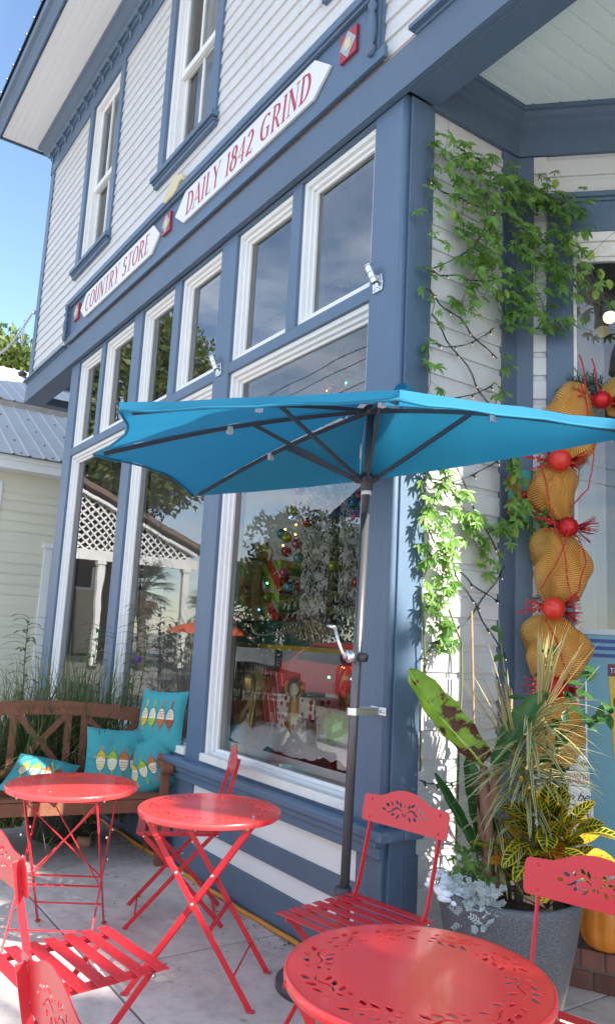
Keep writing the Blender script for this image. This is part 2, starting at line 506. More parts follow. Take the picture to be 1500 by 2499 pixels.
g = MB(); g.add([(-400, -400, -0.165), (400, -400, -0.165), (400, 400, -0.165), (-400, 400, -0.165)], [(0, 1, 2, 3)])
structure(g.build('ground', 'earth'))
g = MB(); g.add([(-120, -13.5, -0.16), (60, -13.5, -0.16), (60, -4.6, -0.16), (-120, -4.6, -0.16)], [(0, 1, 2, 3)])
structure(g.build('road', 'asphalt'))
# pavement cast as separate slabs with open joints (kerb at y=-4.6)
g = MB()
gap = 0.006
def slab(x0, x1, y0, y1): g.box(x0 + gap, x1 - gap, y0 + gap, y1 - gap, -0.16, 0.0)
ys = [-4.6, -3.3, -2.1, -0.94, -0.45, 0.02]
xs_all = [-30, -22, -16, -12.5, -10, -8.3, -7.0, -5.8, -4.6, -3.42, -2.2, -1.0, 0.3, 1.6, 3.0, 6, 12]
for i in range(len(xs_all) - 1):
    for (y0, y1) in ((-4.6, -3.3), (-3.3, -2.1), (-2.1, -0.94)):
        slab(xs_all[i], xs_all[i + 1], y0, y1)
for i in range(len(xs_all) - 1):
    x0, x1 = xs_all[i], xs_all[i + 1]
    slab(x0, x1, -0.94, 0.02)
for i in range(len(xs_all) - 1):
    slab(xs_all[i], xs_all[i + 1], 0.02, 1.2)
for i in range(9, len(xs_all) - 1):
    slab(xs_all[i], xs_all[i + 1], 1.2, 4.0)
pav = structure(g.build('pavement', 'concrete', bevel=0.004))
g = MB(); g.box(-30, 12, -4.59, 3.9, -0.162, -0.012)
structure(g.build('joint_bed', paint('joint_dirt', (0.045, 0.04, 0.035), 0.95)))

# ================================================================ STORE
store = thing('store_building', 'two-storey white clapboard corner shop with blue trim and tall shop windows', 'building')
XL, XR = -9.80, 0.0            # upper storey ends
XG = -8.01                     # ground floor left end
WIN2 = [(-8.24, -7.15), (-5.98, -4.87), (-3.44, -2.33)]     # upper windows, outer edge of casing
ZS, ZF = 5.30, 7.35            # sill underside, frieze bottom

lap_rg = random.Random(61)
def lap_rows(mb, x0, x1, z0, z1, pitch, holes, out=0.014, frame=None, drop=False):
    """real overlapping boards: each row's lower edge stands proud. frame maps (a, out, z) to world"""
    fr = frame or (lambda a, o, z: (a, -o, z))
    z = z0
    while z < z1 - 1e-4:
        zt = min(z + pitch, z1)
        cuts = sorted(set([z, zt] + [h for hx0, hx1, hz0, hz1 in holes for h in (hz0, hz1) if z < h < zt]))
        for a, b in zip(cuts[:-1], cuts[1:]):
            mid = (a + b) / 2
            spans = [(x0, x1)]
            for hx0, hx1, hz0, hz1 in holes:
                if hz0 < mid < hz1:
                    ns = []
                    for s0, s1 in spans:
                        if hx1 <= s0 or hx0 >= s1: ns.append((s0, s1)); continue
                        if hx0 > s0: ns.append((s0, hx0))
                        if hx1 < s1: ns.append((hx1, s1))
                    spans = ns
            sp2 = []
            for s0, s1 in spans:     # butt joints here and there along the boards
                if s1 - s0 > 1.0 and len(cuts) == 2 and lap_rg.random() < .75:
                    j = lap_rg.uniform(s0 + .3, s1 - .3); sp2 += [(s0, j - .0018), (j + .0018, s1)]
                else: sp2.append((s0, s1))
            for s0, s1 in sp2:
                if drop:   # drop siding: flat board with a cove along its top
                    prof = [(0.016, a)] + [(0.016, b - pitch * 0.26)] + [(0.004, b - pitch * 0.20), (0.0, b - 0.012), (0.0, b)]
                    if a > z + 1e-4 or b < zt - 1e-4: prof = [(0.012, a), (0.012, b)]
                else:
                    o0 = out * (1 - (a - z) / pitch); o1 = out * (1 - (b - z) / pitch)
                    prof = [(o0, a), (o1, b)]
                vs = []
                for (o, zz) in prof: vs += [fr(s0, o, zz), fr(s1, o, zz)]
                k = len(prof)
                fs = [(2 * i, 2 * i + 1, 2 * i + 3, 2 * i + 2) for i in range(k - 1)]
                if abs(a - z) < 1e-4:      # underside lip
                    b0 = len(vs); vs += [fr(s0, -0.004, a), fr(s1, -0.004, a)]
                    fs.append((b0, b0 + 1, 1, 0))
                mb.add(vs, fs)
        z = zt

# ---- upper storey front wall
w = MB()
lap_rows(w, XL + 0.13, XR - 0.13, 4.50, ZF + 0.02, 0.1175, [(a, b, ZS + 0.02, 9) for a, b in WIN2])
w.build('wall', 'siding', store)
w = MB()   # sheathing, with the window openings left open
xs = [XL] + [v for a, b in WIN2 for v in (a + .02, b - .02)] + [XR]
for i in range(0, len(xs), 2): w.box(xs[i], xs[i + 1], 0.006, 0.14, 4.46, 8.0)
for a, b in WIN2:
    w.box(a + .02, b - .02, 0.006, 0.14, 4.46, ZS + .03); w.box(a + .02, b - .02, 0.006, 0.14, 7.30, 8.0)
w.build('wall_core', 'siding', store)
w = MB()   # other sides
lap_rows(w, 0.0, 9.0, 4.50, 7.9, 0.1175, [], frame=lambda a, o, z: (XL - o, a, z))
lap_rows(w, 0.0, 9.0, 4.50, 7.9, 0.1175, [], frame=lambda a, o, z: (XR + o, a, z))
w.box(XL + .001, XL + .12, 0.14, 9.0, 4.46, 8.0); w.box(XR - .12, XR - .001, 0.14, 9.0, 4.46, 8.0)
w.box(XL, XR, 9.0, 9.12, 0, 8.0)
w.build('side_wall', 'siding', store)
for x0, x1 in ((XL - 0.02, XL + 0.13), (XR - 0.13, XR + 0.02)):
    w = MB(); w.box(x0, x1, -0.024, 0.13, 4.46, 8.0); w.build('corner_board', 'blue', store, bevel=0.004)
# floor slab of the upper storey / ground floor ceiling over the shop
w = MB(); w.box(XL + .12, XR - .12, 0.25, 8.98, 4.47, 4.60); w.build('upper_floor', 'room', store)

# ---- frieze, crown, brackets, soffit, eaves
w = MB(); w.box(XL - .03, XR + .03, -0.030, 0.004, ZF, 7.80); w.box(XL - .03, XL + .004, -0.03, 9.0, ZF, 7.80)
w.build('frieze', 'blue', store)
OVY, OVX = -0.66, XL - 0.30
crown = [(0.0, 0.0), (0.05, 0.0), (0.062, 0.03), (0.09, 0.05), (0.10, 0.085), (0.135, 0.12), (0.165, 0.135), (0.165, 0.175), (0.0, 0.175)]
w = MB()
w.sweep([(a, b + 7.62) for a, b in crown], [((XR, -0.03, 0), (0, -1, 0)), ((XL - 0.03, -0.03, 0), (-1, -1, 0)), ((XL - 0.03, 9, 0), (-1, 0, 0))])
w.build('crown_moulding', 'blue', store)
def dentil(mb, x):
    # small scrolled bracket seen from the side, 55 mm wide
    prof = [(0.03, 7.50), (0.042, 7.502), (0.05, 7.525), (0.043, 7.545), (0.055, 7.565), (0.09, 7.575), (0.095, 7.60), (0.09, 7.622), (0.03, 7.622)]
    k = len(prof)
    vs = [(x - .026, -a, b) for a, b in prof] + [(x + .026, -a, b) for a, b in prof]
    mb.add(vs, [tuple(range(k)), tuple(range(2 * k - 1, k - 1, -1))] + [(i, k + i, k + (i + 1) % k, (i + 1) % k) for i in range(k)])
x = XL + 0.04
while x < -3.0:
    w = MB(); dentil(w, x); w.build('dentil_block', 'blue', store, bevel=0.004); x += 0.272
# thin bed mould tying the blocks
w = MB(); w.box(XL - .03, XR + .03, -0.052, -0.03, 7.565, 7.622); w.build('bed_mould', 'blue', store)
def beaded(mb, x0, x1, y0, y1, z, pitch, along='x', g=0.006):
    """boards with v-grooves, laid along x or y"""
    if along == 'x':
        y = y0
        while y < y1 - 1e-4:
            yb = min(y + pitch, y1)
            mb.add([(x0, y, z + g), (x1, y, z + g), (x1, y + g, z), (x0, y + g, z), (x1, yb - g * .2, z), (x0, yb - g * .2, z), (x1, yb, z + g), (x0, yb, z + g)],
                   [(0, 3, 2, 1), (3, 5, 4, 2), (5, 7, 6, 4)]); y = yb
    else:
        x = x0
        while x < x1 - 1e-4:
            xb = min(x + pitch, x1)
            mb.add([(x, y0, z + g), (x, y1, z + g), (x + g, y1, z), (x + g, y0, z), (xb - g * .2, y1, z), (xb - g * .2, y0, z), (xb, y1, z + g), (xb, y0, z + g)],
                   [(0, 1, 2, 3), (3, 2, 4, 5), (5, 4, 6, 7)]); x = xb
w = MB(); ZSO = 7.80
beaded(w, OVX + .02, XR + .3, OVY + .02, 0.0, ZSO, 0.075, 'x')
beaded(w, OVX + .02, XL, 0.0, 9.0, ZSO, 0.075, 'y')
w.box(OVX + .02, XR + .3, OVY + .02, 9, ZSO + .012, ZSO + .05)
w.build('soffit', 'soffit', store)
fas = [(0.0, -0.02), (0.02, -0.02), (0.02, 0.05), (0.035, 0.07), (0.035, 0.10), (0.06, 0.13), (0.10, 0.155), (0.115, 0.19), (0.115, 0.215), (0.0, 0.215)]
w = MB()
w.sweep([(a, b + ZSO) for a, b in fas], [((XR + .3, OVY, 0), (0, -1, 0)), ((OVX, OVY, 0), (-1, -1, 0)), ((OVX, 9, 0), (-1, 0, 0))])
w.build('fascia', 'blue', store)
M['roof_metal'] = paint('galvalume_roof', (0.42, 0.44, 0.46), 0.32, 0.05, 2, metal=0.75, dirt=0.15)
M['roof_dark'] = paint('dark_metal_roof', (0.06, 0.075, 0.11), 0.4, 0.05, 2, metal=0.4)
w = MB()
rz0 = ZSO + .222
w.add([(OVX - .13, OVY - .14, rz0), (XR + .4, OVY - .14, rz0), (XR + .4, 5, rz0 + 3.4), (OVX - .13, 5, rz0 + 3.4),
       (OVX - .13, OVY - .14, rz0 + .03), (XR + .4, OVY - .14, rz0 + .03), (XR + .4, 5, rz0 + 3.43), (OVX - .13, 5, rz0 + 3.43),
       (XR + .4, 10.5, rz0), (OVX - .13, 10.5, rz0)],
      [(0, 3, 2, 1), (4, 5, 6, 7), (0, 1, 5, 4), (0, 4, 7, 3), (1, 2, 6, 5), (3, 2, 8, 9), (3, 9, 0), (2, 1, 8)])
x = OVX - .08
while x < XR + .4:
    w.bar((x, OVY - .145, rz0 + .035), (x, 5, rz0 + 3.44), 0.03, 0.02)
    w.ball((x + .03, OVY - .12, rz0 + .05), 0.014, 6, 4)
    x += 0.30
roof = w.build('roof', 'roof_dark', store)

# ---- upper windows
def upper_window(xa, xb, hide=False):
    win = MB()
    # blue casing with sill and apron (proud of the siding)
    win.box(xa, xa + .115, -0.030, 0.01, ZS + .02, ZF); win.box(xb - .115, xb, -0.030, 0.01, ZS + .02, ZF)
    win.box(xa - .035, xb + .035, -0.075, 0.01, ZS + .03, ZS + .075)
    win.box(xa - .01, xb + .01, -0.045, 0.008, ZS - .03, ZS + .028)
    win.box(xa - .02, xb + .02, -0.058, 0.008, ZS + .005, ZS + .018)
    o = win.build('window', 'blue', store, bevel=0.004)
    a, b = xa + .115, xb - .115; zb, zt = ZS + .075, ZF
    f = MB()      # white stepped frame
    f.box(a, a + .055, 0.0, 0.13, zb, zt); f.box(b - .055, b, 0.0, 0.13, zb, zt); f.box(a + .055, b - .055, 0.0, 0.13, zt - .06, zt)
    f.box(a + .055, a + .085, 0.03, 0.13, zb, zt - .06); f.box(b - .085, b - .055, 0.03, 0.13, zb, zt - .06)
    f.box(a + .055, b - .055, 0.0, 0.13, zb, zb + .03)
    f.build('frame', 'white', o, bevel=0.003)
    ia, ib = a + .085, b - .085; zm = 6.30
    s = MB()      # sashes: upper one forward, lower one set back
    for (y0, z0, z1) in ((0.045, zm - .03, zt - .06), (0.085, zb + .03, zm + .02)):
        s.box(ia, ia + .045, y0, y0 + .035, z0, z1); s.box(ib - .045, ib, y0, y0 + .035, z0, z1)
        s.box(ia + .045, ib - .045, y0, y0 + .035, z1 - .045, z1); s.box(ia + .045, ib - .045, y0, y0 + .035, z0, z0 + .06)
        xm = (ia + ib) / 2; s.box(xm - .014, xm + .014, y0 + .002, y0 + .033, z0 + .06, z1 - .045)
    s.build('sash', 'white', o, bevel=0.003)
    gl = MB()
    for (y0, z0, z1) in ((0.062, zm, zt - .1), (0.102, zb + .06, zm)):
        gl.add([(ia + .02, y0, z0), (ib - .02, y0, z0), (ib - .02, y0, z1), (ia + .02, y0, z1)], [(0, 1, 2, 3)])
    gl.build('pane', 'glass2', o)
    # net curtain, gathered
    c = MB(); n = 90; vs = []
    for i in range(n + 1):
        t = i / n; xx = ia + (ib - ia) * t
        y = 0.19 + 0.016 * sin(t * 70) + 0.008 * sin(t * 31 + 1)
        vs += [(xx, y, zb), (xx, y + .004, zt)]
    c.add(vs, [(2 * i, 2 * i + 2, 2 * i + 3, 2 * i + 1) for i in range(n)], True)
    c.build('curtain', 'curtain', o)
M['curtain'] = paint('net_curtain', (0.55, 0.56, 0.58), 0.9, 0.06)
for a, b in WIN2: upper_window(a, b)
w = MB(); w.box(XL + .2, XR - .2, 1.2, 1.25, 4.6, 7.7); w.build('room_partition', 'room', store)

# ---- beam over the shopfront (runs on over both recesses) and drip caps
ZB0, ZB1 = 4.20, 4.455
BX0 = XL - 0.02
w = MB()
w.box(BX0, XR, -0.035, 0.0, ZB0, ZB1)
w.box(BX0, -8.02, 0.0, 0.185, ZB0, 4.30); w.box(-2.655, XR, 0.0, 0.185, ZB0, 4.30)
w.box(BX0 , XR, -0.046, -0.035, ZB0 + .0, ZB0 + .045)
w.build('beam', 'blue_dark', store, bevel=0.006)
w = MB(); w.box(BX0 + .004, XR, 0.0, 0.24, 4.31, ZB1 - .001); w.build('beam_core', 'blue_dark', store)
w = MB()
for x0, x1 in ((XL - .06, -8.24), (-2.60, XR)):
    w = MB(); w.box(x0, x1, -0.075, 0.0, 4.475, 4.50); w.box(x0 + .02, x1, -0.045, 0.0, ZB1, 4.475)
    w.build('drip_cap', 'blue', store, bevel=0.003)
w = MB(); w.box(-8.24, -2.60, -0.010, 0.005, ZB1 - .002, 4.50); w.build('crevice_strip', paint('crevice_pinkish_brown', (0.40, 0.31, 0.26), 0.8, 0.1, 8), store)  # pinkish brown strip filling the crevice under the sign board
# side beam on the left end
w = MB(); w.box(BX0, BX0 + .16, 0.186, 8.9, ZB0, 4.30); w.build('side_beam', 'blue_dark', store)
M['dark_soffit'] = paint('recess_ceiling_blue_grey', (0.11, 0.15, 0.22), 0.6)
w = MB(); beaded(w, BX0 + .16, XG, 0.186, 8.9, 4.44, 0.09, 'x'); w.build('left_recess_ceiling', 'dark_soffit', store)

# ---- shop windows
BAYS = [(-7.76, -6.26), (-6.07, -4.63), (-4.41, -2.92)]
MULL = [(-7.09, -6.99), (-5.42, -5.30), (-3.72, -3.62)]
POSTS = [(-8.01, -7.76), (-6.26, -6.07), (-4.63, -4.41), (-2.92, -2.695)]
ZW0, ZT0, ZT1, ZW1 = 0.68, 3.178, 3.252, 4.175
for i, (a, b) in enumerate(POSTS):
    w = MB(); w.box(a, b, -0.002, 0.20, 0.535, 4.199)
    w.build('corner_post' if i in (0, 3) else 'post', 'blue', store, bevel=0.004)
w = MB(); w.box(-7.76, -2.92, 0.003, 0.20, ZW1, 4.199); w.build('head_board', 'blue_dark', store)
for a, b in BAYS:
    w = MB(); w.box(a, b, 0.0, 0.15, ZT0, ZT1); w.build('transom_bar', 'blue', store, bevel=0.003)
for a, b in MULL:
    w = MB(); w.box(a, b, 0.0, 0.15, ZT1, ZW1 ); w.build('mullion', 'blue', store, bevel=0.003)
def shop_window(a, b, z0, z1, big):
    fw = 0.032
    f = MB()
    for (i0, y0, y1) in ((0.0, 0.022, 0.046), (fw, 0.046, 0.066), (fw * 1.75, 0.066, 0.150)):
        nx = {0.0: fw, fw: fw * 1.75, fw * 1.75: fw * 2.4}[i0]
        f.box(a + i0, a + nx, y0, 0.15, z0 + i0, z1 - i0); f.box(b - nx, b - i0, y0, 0.15, z0 + i0, z1 - i0)
        f.box(a + nx, b - nx, y0, 0.15, z1 - nx, z1 - i0); f.box(a + nx, b - nx, y0, 0.15, z0 + i0, z0 + nx)
    o = f.build('shop_window', 'white', store, bevel=0.003)
    k = fw * 2.4
    gl = MB(); y = 0.082; gl.add([(a + k - .01, y, z0 + k - .01), (b - k + .01, y, z0 + k - .01), (b - k + .01, y, z1 - k + .01), (a + k - .01, y, z1 - k + .01)], [(0, 1, 2, 3)])
    gl.build('pane', 'glass' if big else 'glass_top', o)
    return o
for (a, b), (m0, m1) in zip(BAYS, MULL):
    o = shop_window(a, b, ZW0, ZT0, True)
    bd = MB(); bd.box(a - .0, b + .0, -0.014, 0.027, ZW0 - .002, ZW0 + .045); bd.build('sill_strip', 'white_old', o, bevel=0.004)
    shop_window(a, m0, ZT1, ZW1, False); shop_window(m1, b, ZT1, ZW1, False)

# ---- sill, apron and plinth bands below the windows
w = MB(); w.box(XG - .03, -2.60, -0.075, 0.06, 0.615, 0.662); w.box(-2.695, -2.60, 0.06, 0.18, 0.615, 0.662)
w.build('sill', 'blue', store, bevel=0.012)
w = MB(); w.box(XG, -2.66, -0.055, 0.0, 0.585, 0.615); w.box(XG, -2.66, -0.035, 0.0, 0.535, 0.585); w.box(XG + .02, -2.68, 0.0, 0.1, 0.535, 0.68)
w.build('apron', 'blue', store, bevel=0.006)
w = MB(); w.box(XG, -4.50, -0.004, 0.1, 0.0, 0.534); w.box(-2.85, -2.675, -0.004, 0.1, 0.0, 0.534); w.box(-2.75, -2.662, 0.1, 0.2, 0.0, 0.534)
w.box(-4.50, -2.85, -0.004, 0.1, 0.286, 0.388); w.box(-4.50, -2.85, -0.006, 0.1, 0.0, 0.182)
w.build('plinth', 'blue_dark', store, bevel=0.004)
w = MB(); w.box(-4.50, -2.85, 0.016, 0.09, 0.182, 0.286); w.box(-4.50, -2.85, 0.014, 0.09, 0.388, 0.535)
w.build('plinth_panel', 'white', store)
# corner bead: quarter-round moulding on the nearer corner, and the return face of the post
w = MB(); w.tube([(-2.693, 0.016, 0.02), (-2.693, 0.016, 4.199)], 0.020, 12); w.build('corner_bead', 'blue', store)
w = MB(); w.box(-2.70, -2.664, 0.03, 0.186, 0.0, 4.199); w.build('post_return', 'blue', store, bevel=0.003)

# ---- side wall of the entrance recess (drop siding) and its corner trim
XA = -2.664
w = MB()
lap_rows(w, 0.186, 0.70, 0.02, 4.16, 0.131, [], frame=lambda a, o, z: (XA - .016 + o, a, z), drop=True)
w.box(XA - .10, XA - .012, 0.187, 0.80, 0.0, 4.46)
w.build('recess_side_wall', 'siding', store)
a45 = radians(45); C45 = Vector((XA, 0.82, 0)); U45 = Vector((cos(a45), sin(a45), 0)); N45 = Vector((sin(a45), -cos(a45), 0))
def d45(t, o, z): return tuple(C45 + U45 * t + N45 * o + VZ * z)
def box45(mb, t0, t1, o0, o1, z0, z1):
    vs = [d45(t0, o0, z0), d45(t1, o0, z0), d45(t1, o1, z0), d45(t0, o1, z0), d45(t0, o0, z1), d45(t1, o0, z1), d45(t1, o1, z1), d45(t0, o1, z1)]
    return mb.add(vs, [(0, 1, 2, 3), (7, 6, 5, 4), (0, 4, 5, 1), (1, 5, 6, 2), (2, 6, 7, 3), (3, 7, 4, 0)])
w = MB(); w.box(XA - .03, XA + .008, 0.70, 0.822, 0.0, 4.18); box45(w, 0.0, 0.088, -0.03, 0.010, 0.0, 4.18)
w.build('corner_trim', 'blue_dark', store, bevel=0.003)
w = MB()
lap_rows(w, 0.088, 0.155, 0.02, 4.22, 0.131, [], frame=lambda a, o, z: d45(a, o - .008, z), drop=True)
lap_rows(w, 0.155, 3.6, 3.925, 4.22, 0.131, [], frame=lambda a, o, z: d45(a, o - .008, z), drop=True)
box45(w, 0.0, 3.6, -0.12, -0.012, 3.92, 4.47); box45(w, 0.05, 0.16, -0.12, -0.012, 0, 3.95)
lap_rows(w, 1.75, 3.6, 0.02, 3.925, 0.131, [], frame=lambda a, o, z: d45(a, o - .008, z), drop=True)
box45(w, 1.74, 3.6, -0.12, -0.012, 0, 3.95)
w.build('recess_door_wall', 'siding', store)
# frieze and cornice round the recess
w = MB()
for prof in ([(0.0, 4.185), (0.026, 4.185), (0.026, 4.345), (0.045, 4.36), (0.05, 4.385), (0.07, 4.40), (0.08, 4.425), (0.095, 4.43), (0.095, 4.46), (0.0, 4.46)],):
    w.sweep([(o - .01, z) for o, z in prof], [((XA, 0.16, 0), (1, 0, 0)), ((XA, 0.82, 0), (1.0, -0.4142, 0)), (d45(3.6, 0, 0), tuple(N45))])
w.build('recess_frieze', 'blue_dark', store)
# porch ceiling, boards running front to back
w = MB(); beaded(w, -2.66, XR - .1, 0.16, 3.6, 4.455, 0.105, 'y', 0.008)
w.build('porch_ceiling', 'ceiling', store)
# far side pier of the entrance (unseen; its edge is set to end the sunlit strip)
w = MB()
lap_rows(w, 1.30, 9.0, 0.02, 4.2, 0.131, [], frame=lambda a, o, z: (XR - .1 - o, a, z), drop=True)
w.box(XR - .1, XR, 1.29, 9.0, 0, 4.47)
w.build('porch_end_wall', 'siding', store)
w = MB(); w.box(XR - .16, XR + .0, 0.19, 1.29, ZB0, 4.46); w.build('porch_end_beam', 'blue_dark', store)
# left end wall of the ground floor
w = MB(); lap_rows(w, 0.2, 9.0, 0.0, 4.44, 0.131, [], frame=lambda a, o, z: (XG - o, a, z)); w.box(XG + .001, XG + .1, 0.2, 9.0, 0, 4.47)
w.build('left_end_wall', 'siding', store)

# ---- door: casing, glass above, painted teal panel below
door = MB()
box45(door, 0.155, 0.293, -0.02, 0.016, 0.0, 3.92); box45(door, 1.60, 1.74, -0.02, 0.016, 0.0, 3.92)
box45(door, 0.293, 1.60, -0.02, 0.016, 3.715, 3.92); box45(door, 0.13, 1.77, -0.02, 0.045, 3.905, 3.935); box45(door, 0.14, 1.76, -0.02, 0.032, 3.885, 3.905)
door = door.build('door', 'blue', store, bevel=0.004)
door['label'] = 'glazed shop door with teal lower panel and blue stripes'
w = MB()
box45(w, 0.293, 0.312, -0.05, 0.006, 0.17, 3.715); box45(w, 1.581, 1.60, -0.05, 0.006, 0.17, 3.715)
box45(w, 0.312, 1.581, -0.05, 0.008, 3.66, 3.714); box45(w, 0.312, 1.581, -0.05, -0.012, 3.58, 3.66); box45(w, 0.312, 1.581, -0.05, -0.022, 3.555, 3.58)
w.build('door_frame', 'white_old', door, bevel=0.003)
w = MB(); w.add([d45(0.312, -0.04, 1.57), d45(1.581, -0.04, 1.57), d45(1.581, -0.04, 3.56), d45(0.312, -0.04, 3.56)], [(0, 1, 2, 3)])
M['door_glass'] = glassmat('door_glass', 2.1, wob=0.1)
w.build('pane', 'door_glass', door)
M['teal'] = paint('teal_paint', (0.13, 0.30, 0.36), 0.5, 0.04, 3, 0.05)
w = MB(); box45(w, 0.312, 1.581, -0.05, -0.012, 0.49, 1.545); w.build('teal_panel', 'teal', door)
w = MB(); box45(w, 0.312, 1.581, -0.055, -0.004, 1.546, 1.575); w.build('door_rail', paint('grey_rail', (0.42, 0.45, 0.47), 0.4), door)
w = MB()
for z in (1.515, 1.480, 1.444): box45(w, 0.318, 1.575, -0.014, -0.0095, z - .009, z + .009)
w.build('blue_stripe', paint('navy_stripe', (0.012, 0.035, 0.22), 0.45), door)
w = MB(); box45(w, 0.312, 1.581, -0.05, -0.008, 0.445, 0.489); w.build('yellow_band', paint('yellow_band', (0.66, 0.47, 0.03), 0.5), door)
w = MB(); box45(w, 0.312, 1.581, -0.05, -0.010, 0.17, 0.444); w.build('pale_kick_panel', paint('pale_green_panel', (0.50, 0.56, 0.50), 0.5), door)
w = MB(); box45(w, 0.342, 0.350, -0.012, -0.006, 0.50, 1.40); w.build('edge_strip', paint('edge_metal', (0.5, 0.55, 0.58), 0.35, metal=0.5), door)
# poster pasted on the teal panel
w = MB()
w.add([d45(0.475, -0.009, 0.95), d45(0.72, -0.009, 0.95), d45(0.72, -0.009, 1.405), d45(0.450, -0.009, 1.405)], [(0, 1, 2, 3)])
poster = w.build('poster', paint('poster_yellow', (0.55, 0.36, 0.04), 0.5, 0.1, 12), door)
w = MB(); w.add([d45(0.452, -0.0075, 1.345), d45(0.72, -0.0075, 1.345), d45(0.72, -0.0075, 1.404), d45(0.4505, -0.0075, 1.404)], [(0, 1, 2, 3)])
w.build('poster_header', paint('poster_maroon', (0.13, 0.015, 0.04), 0.5), poster)
me = fontmesh('Taste of', 0.034, 0.001)
o = link_mesh('poster_text', me, paint('poster_text', (0.7, 0.6, 0.62), 0.5), poster)
mt = Matrix((U45, VZ, N45)).transposed().to_4x4(); mt.translation = Vector(d45(0.458, -0.006, 1.362)); o.matrix_world = mt
# brick step up to the door
def brickmat():
    m, nt, b = _nodes('old_brick'); N, L = nt.nodes, nt.links
    oi = N.new('ShaderNodeNewGeometry'); tc = N.new('ShaderNodeTexCoord')
    nz = N.new('ShaderNodeTexNoise'); nz.inputs['Scale'].default_value = 12; nz.inputs['Detail'].default_value = 8
    L.new(tc.outputs['Object'], nz.inputs['Vector'])
    r = N.new('ShaderNodeMapRange'); r.inputs['To Min'].default_value = 0.55; r.inputs['To Max'].default_value = 1.25
    L.new(oi.outputs['Random Per Island'], r.inputs['Value'])
    mx = N.new('ShaderNodeMix'); mx.data_type = 'RGBA'; mx.inputs['A'].default_value = (0.15, 0.060, 0.045, 1); mx.inputs['B'].default_value = (0.30, 0.135, 0.10, 1)
    L.new(nz.outputs['Fac'], mx.inputs['Factor'])
    v = N.new('ShaderNodeVectorMath'); v.operation = 'SCALE'; L.new(mx.outputs['Result'], v.inputs[0]); L.new(r.outputs[0], v.inputs['Scale'])
    L.new(v.outputs[0], b.inputs['Base Color']); b.inputs['Roughness'].default_value = 0.85
    bp = N.new('ShaderNodeBump'); bp.inputs['Strength'].default_value = 0.5; bp.inputs['Distance'].default_value = 0.005
    L.new(nz.outputs['Fac'], bp.inputs['Height']); L.new(bp.outputs[0], b.inputs['Normal'])
    return m
M['brick'] = brickmat()
sa = radians(28); su = Vector((cos(sa), sin(sa), 0)); sn = Vector((sin(sa), -cos(sa), 0)); so = Vector((-2.62, 0.665, 0))
w = MB()
for row in range(2):
    for k in range(12):
        t0 = k * 0.104 + (0.052 if row else 0)
        for dd in range(6):
            p0 = so + su * (t0 + .004) - sn * (dd * 0.21)
            q = [p0 , p0 + su * 0.096, p0 + su * 0.096 - sn * 0.202, p0 - sn * 0.202]
            zz0, zz1 = (0.0, 0.078) if row == 0 else (0.086, 0.166)
            w.add([(a.x, a.y, zz0) for a in q] + [(a.x, a.y, zz1) for a in q], [(0, 3, 2, 1), (4, 5, 6, 7), (0, 1, 5, 4), (1, 2, 6, 5), (2, 3, 7, 6), (3, 0, 4, 7)])
step = w.build('brick_step', 'brick', bevel=0.005)
structure(step)
w = MB(); p = [so + su * 0.008 - sn * 0.008, so + su * 1.25 - sn * 0.008, so + su * 1.25 - sn * 1.25, so + su * 0.008 - sn * 1.25]
w.add([(a.x, a.y, 0.0) for a in p] + [(a.x, a.y, 0.160) for a in p], [(0, 3, 2, 1), (4, 5, 6, 7), (0, 1, 5, 4), (1, 2, 6, 5), (2, 3, 7, 6), (3, 0, 4, 7)])
w.build('mortar', paint('mortar', (0.16, 0.145, 0.13), 0.9), step)

# ---- shop interior (seen through the panes)
w = MB()
w.box(-7.99, -2.80, 0.155, 4.8, 0.60, 0.675)                       # window-display deck
w.box(-7.99, -2.80, 1.7, 1.8, 0.66, 4.46)                          # back partition, set close and pale to bounce light forward
w.box(-7.91, -7.88, 0.2, 3.4, 0.67, 4.46); w.box(-2.82, -2.79, 0.21, 0.85, 0.67, 4.46)
w.build('shop_interior', 'room', store)
w = MB(); w.box(-7.88, -2.82, 0.21, 3.4, 4.44, 4.468); w.build('shop_ceiling', paint('shop_ceiling', (0.60, 0.58, 0.56), 0.8), store)
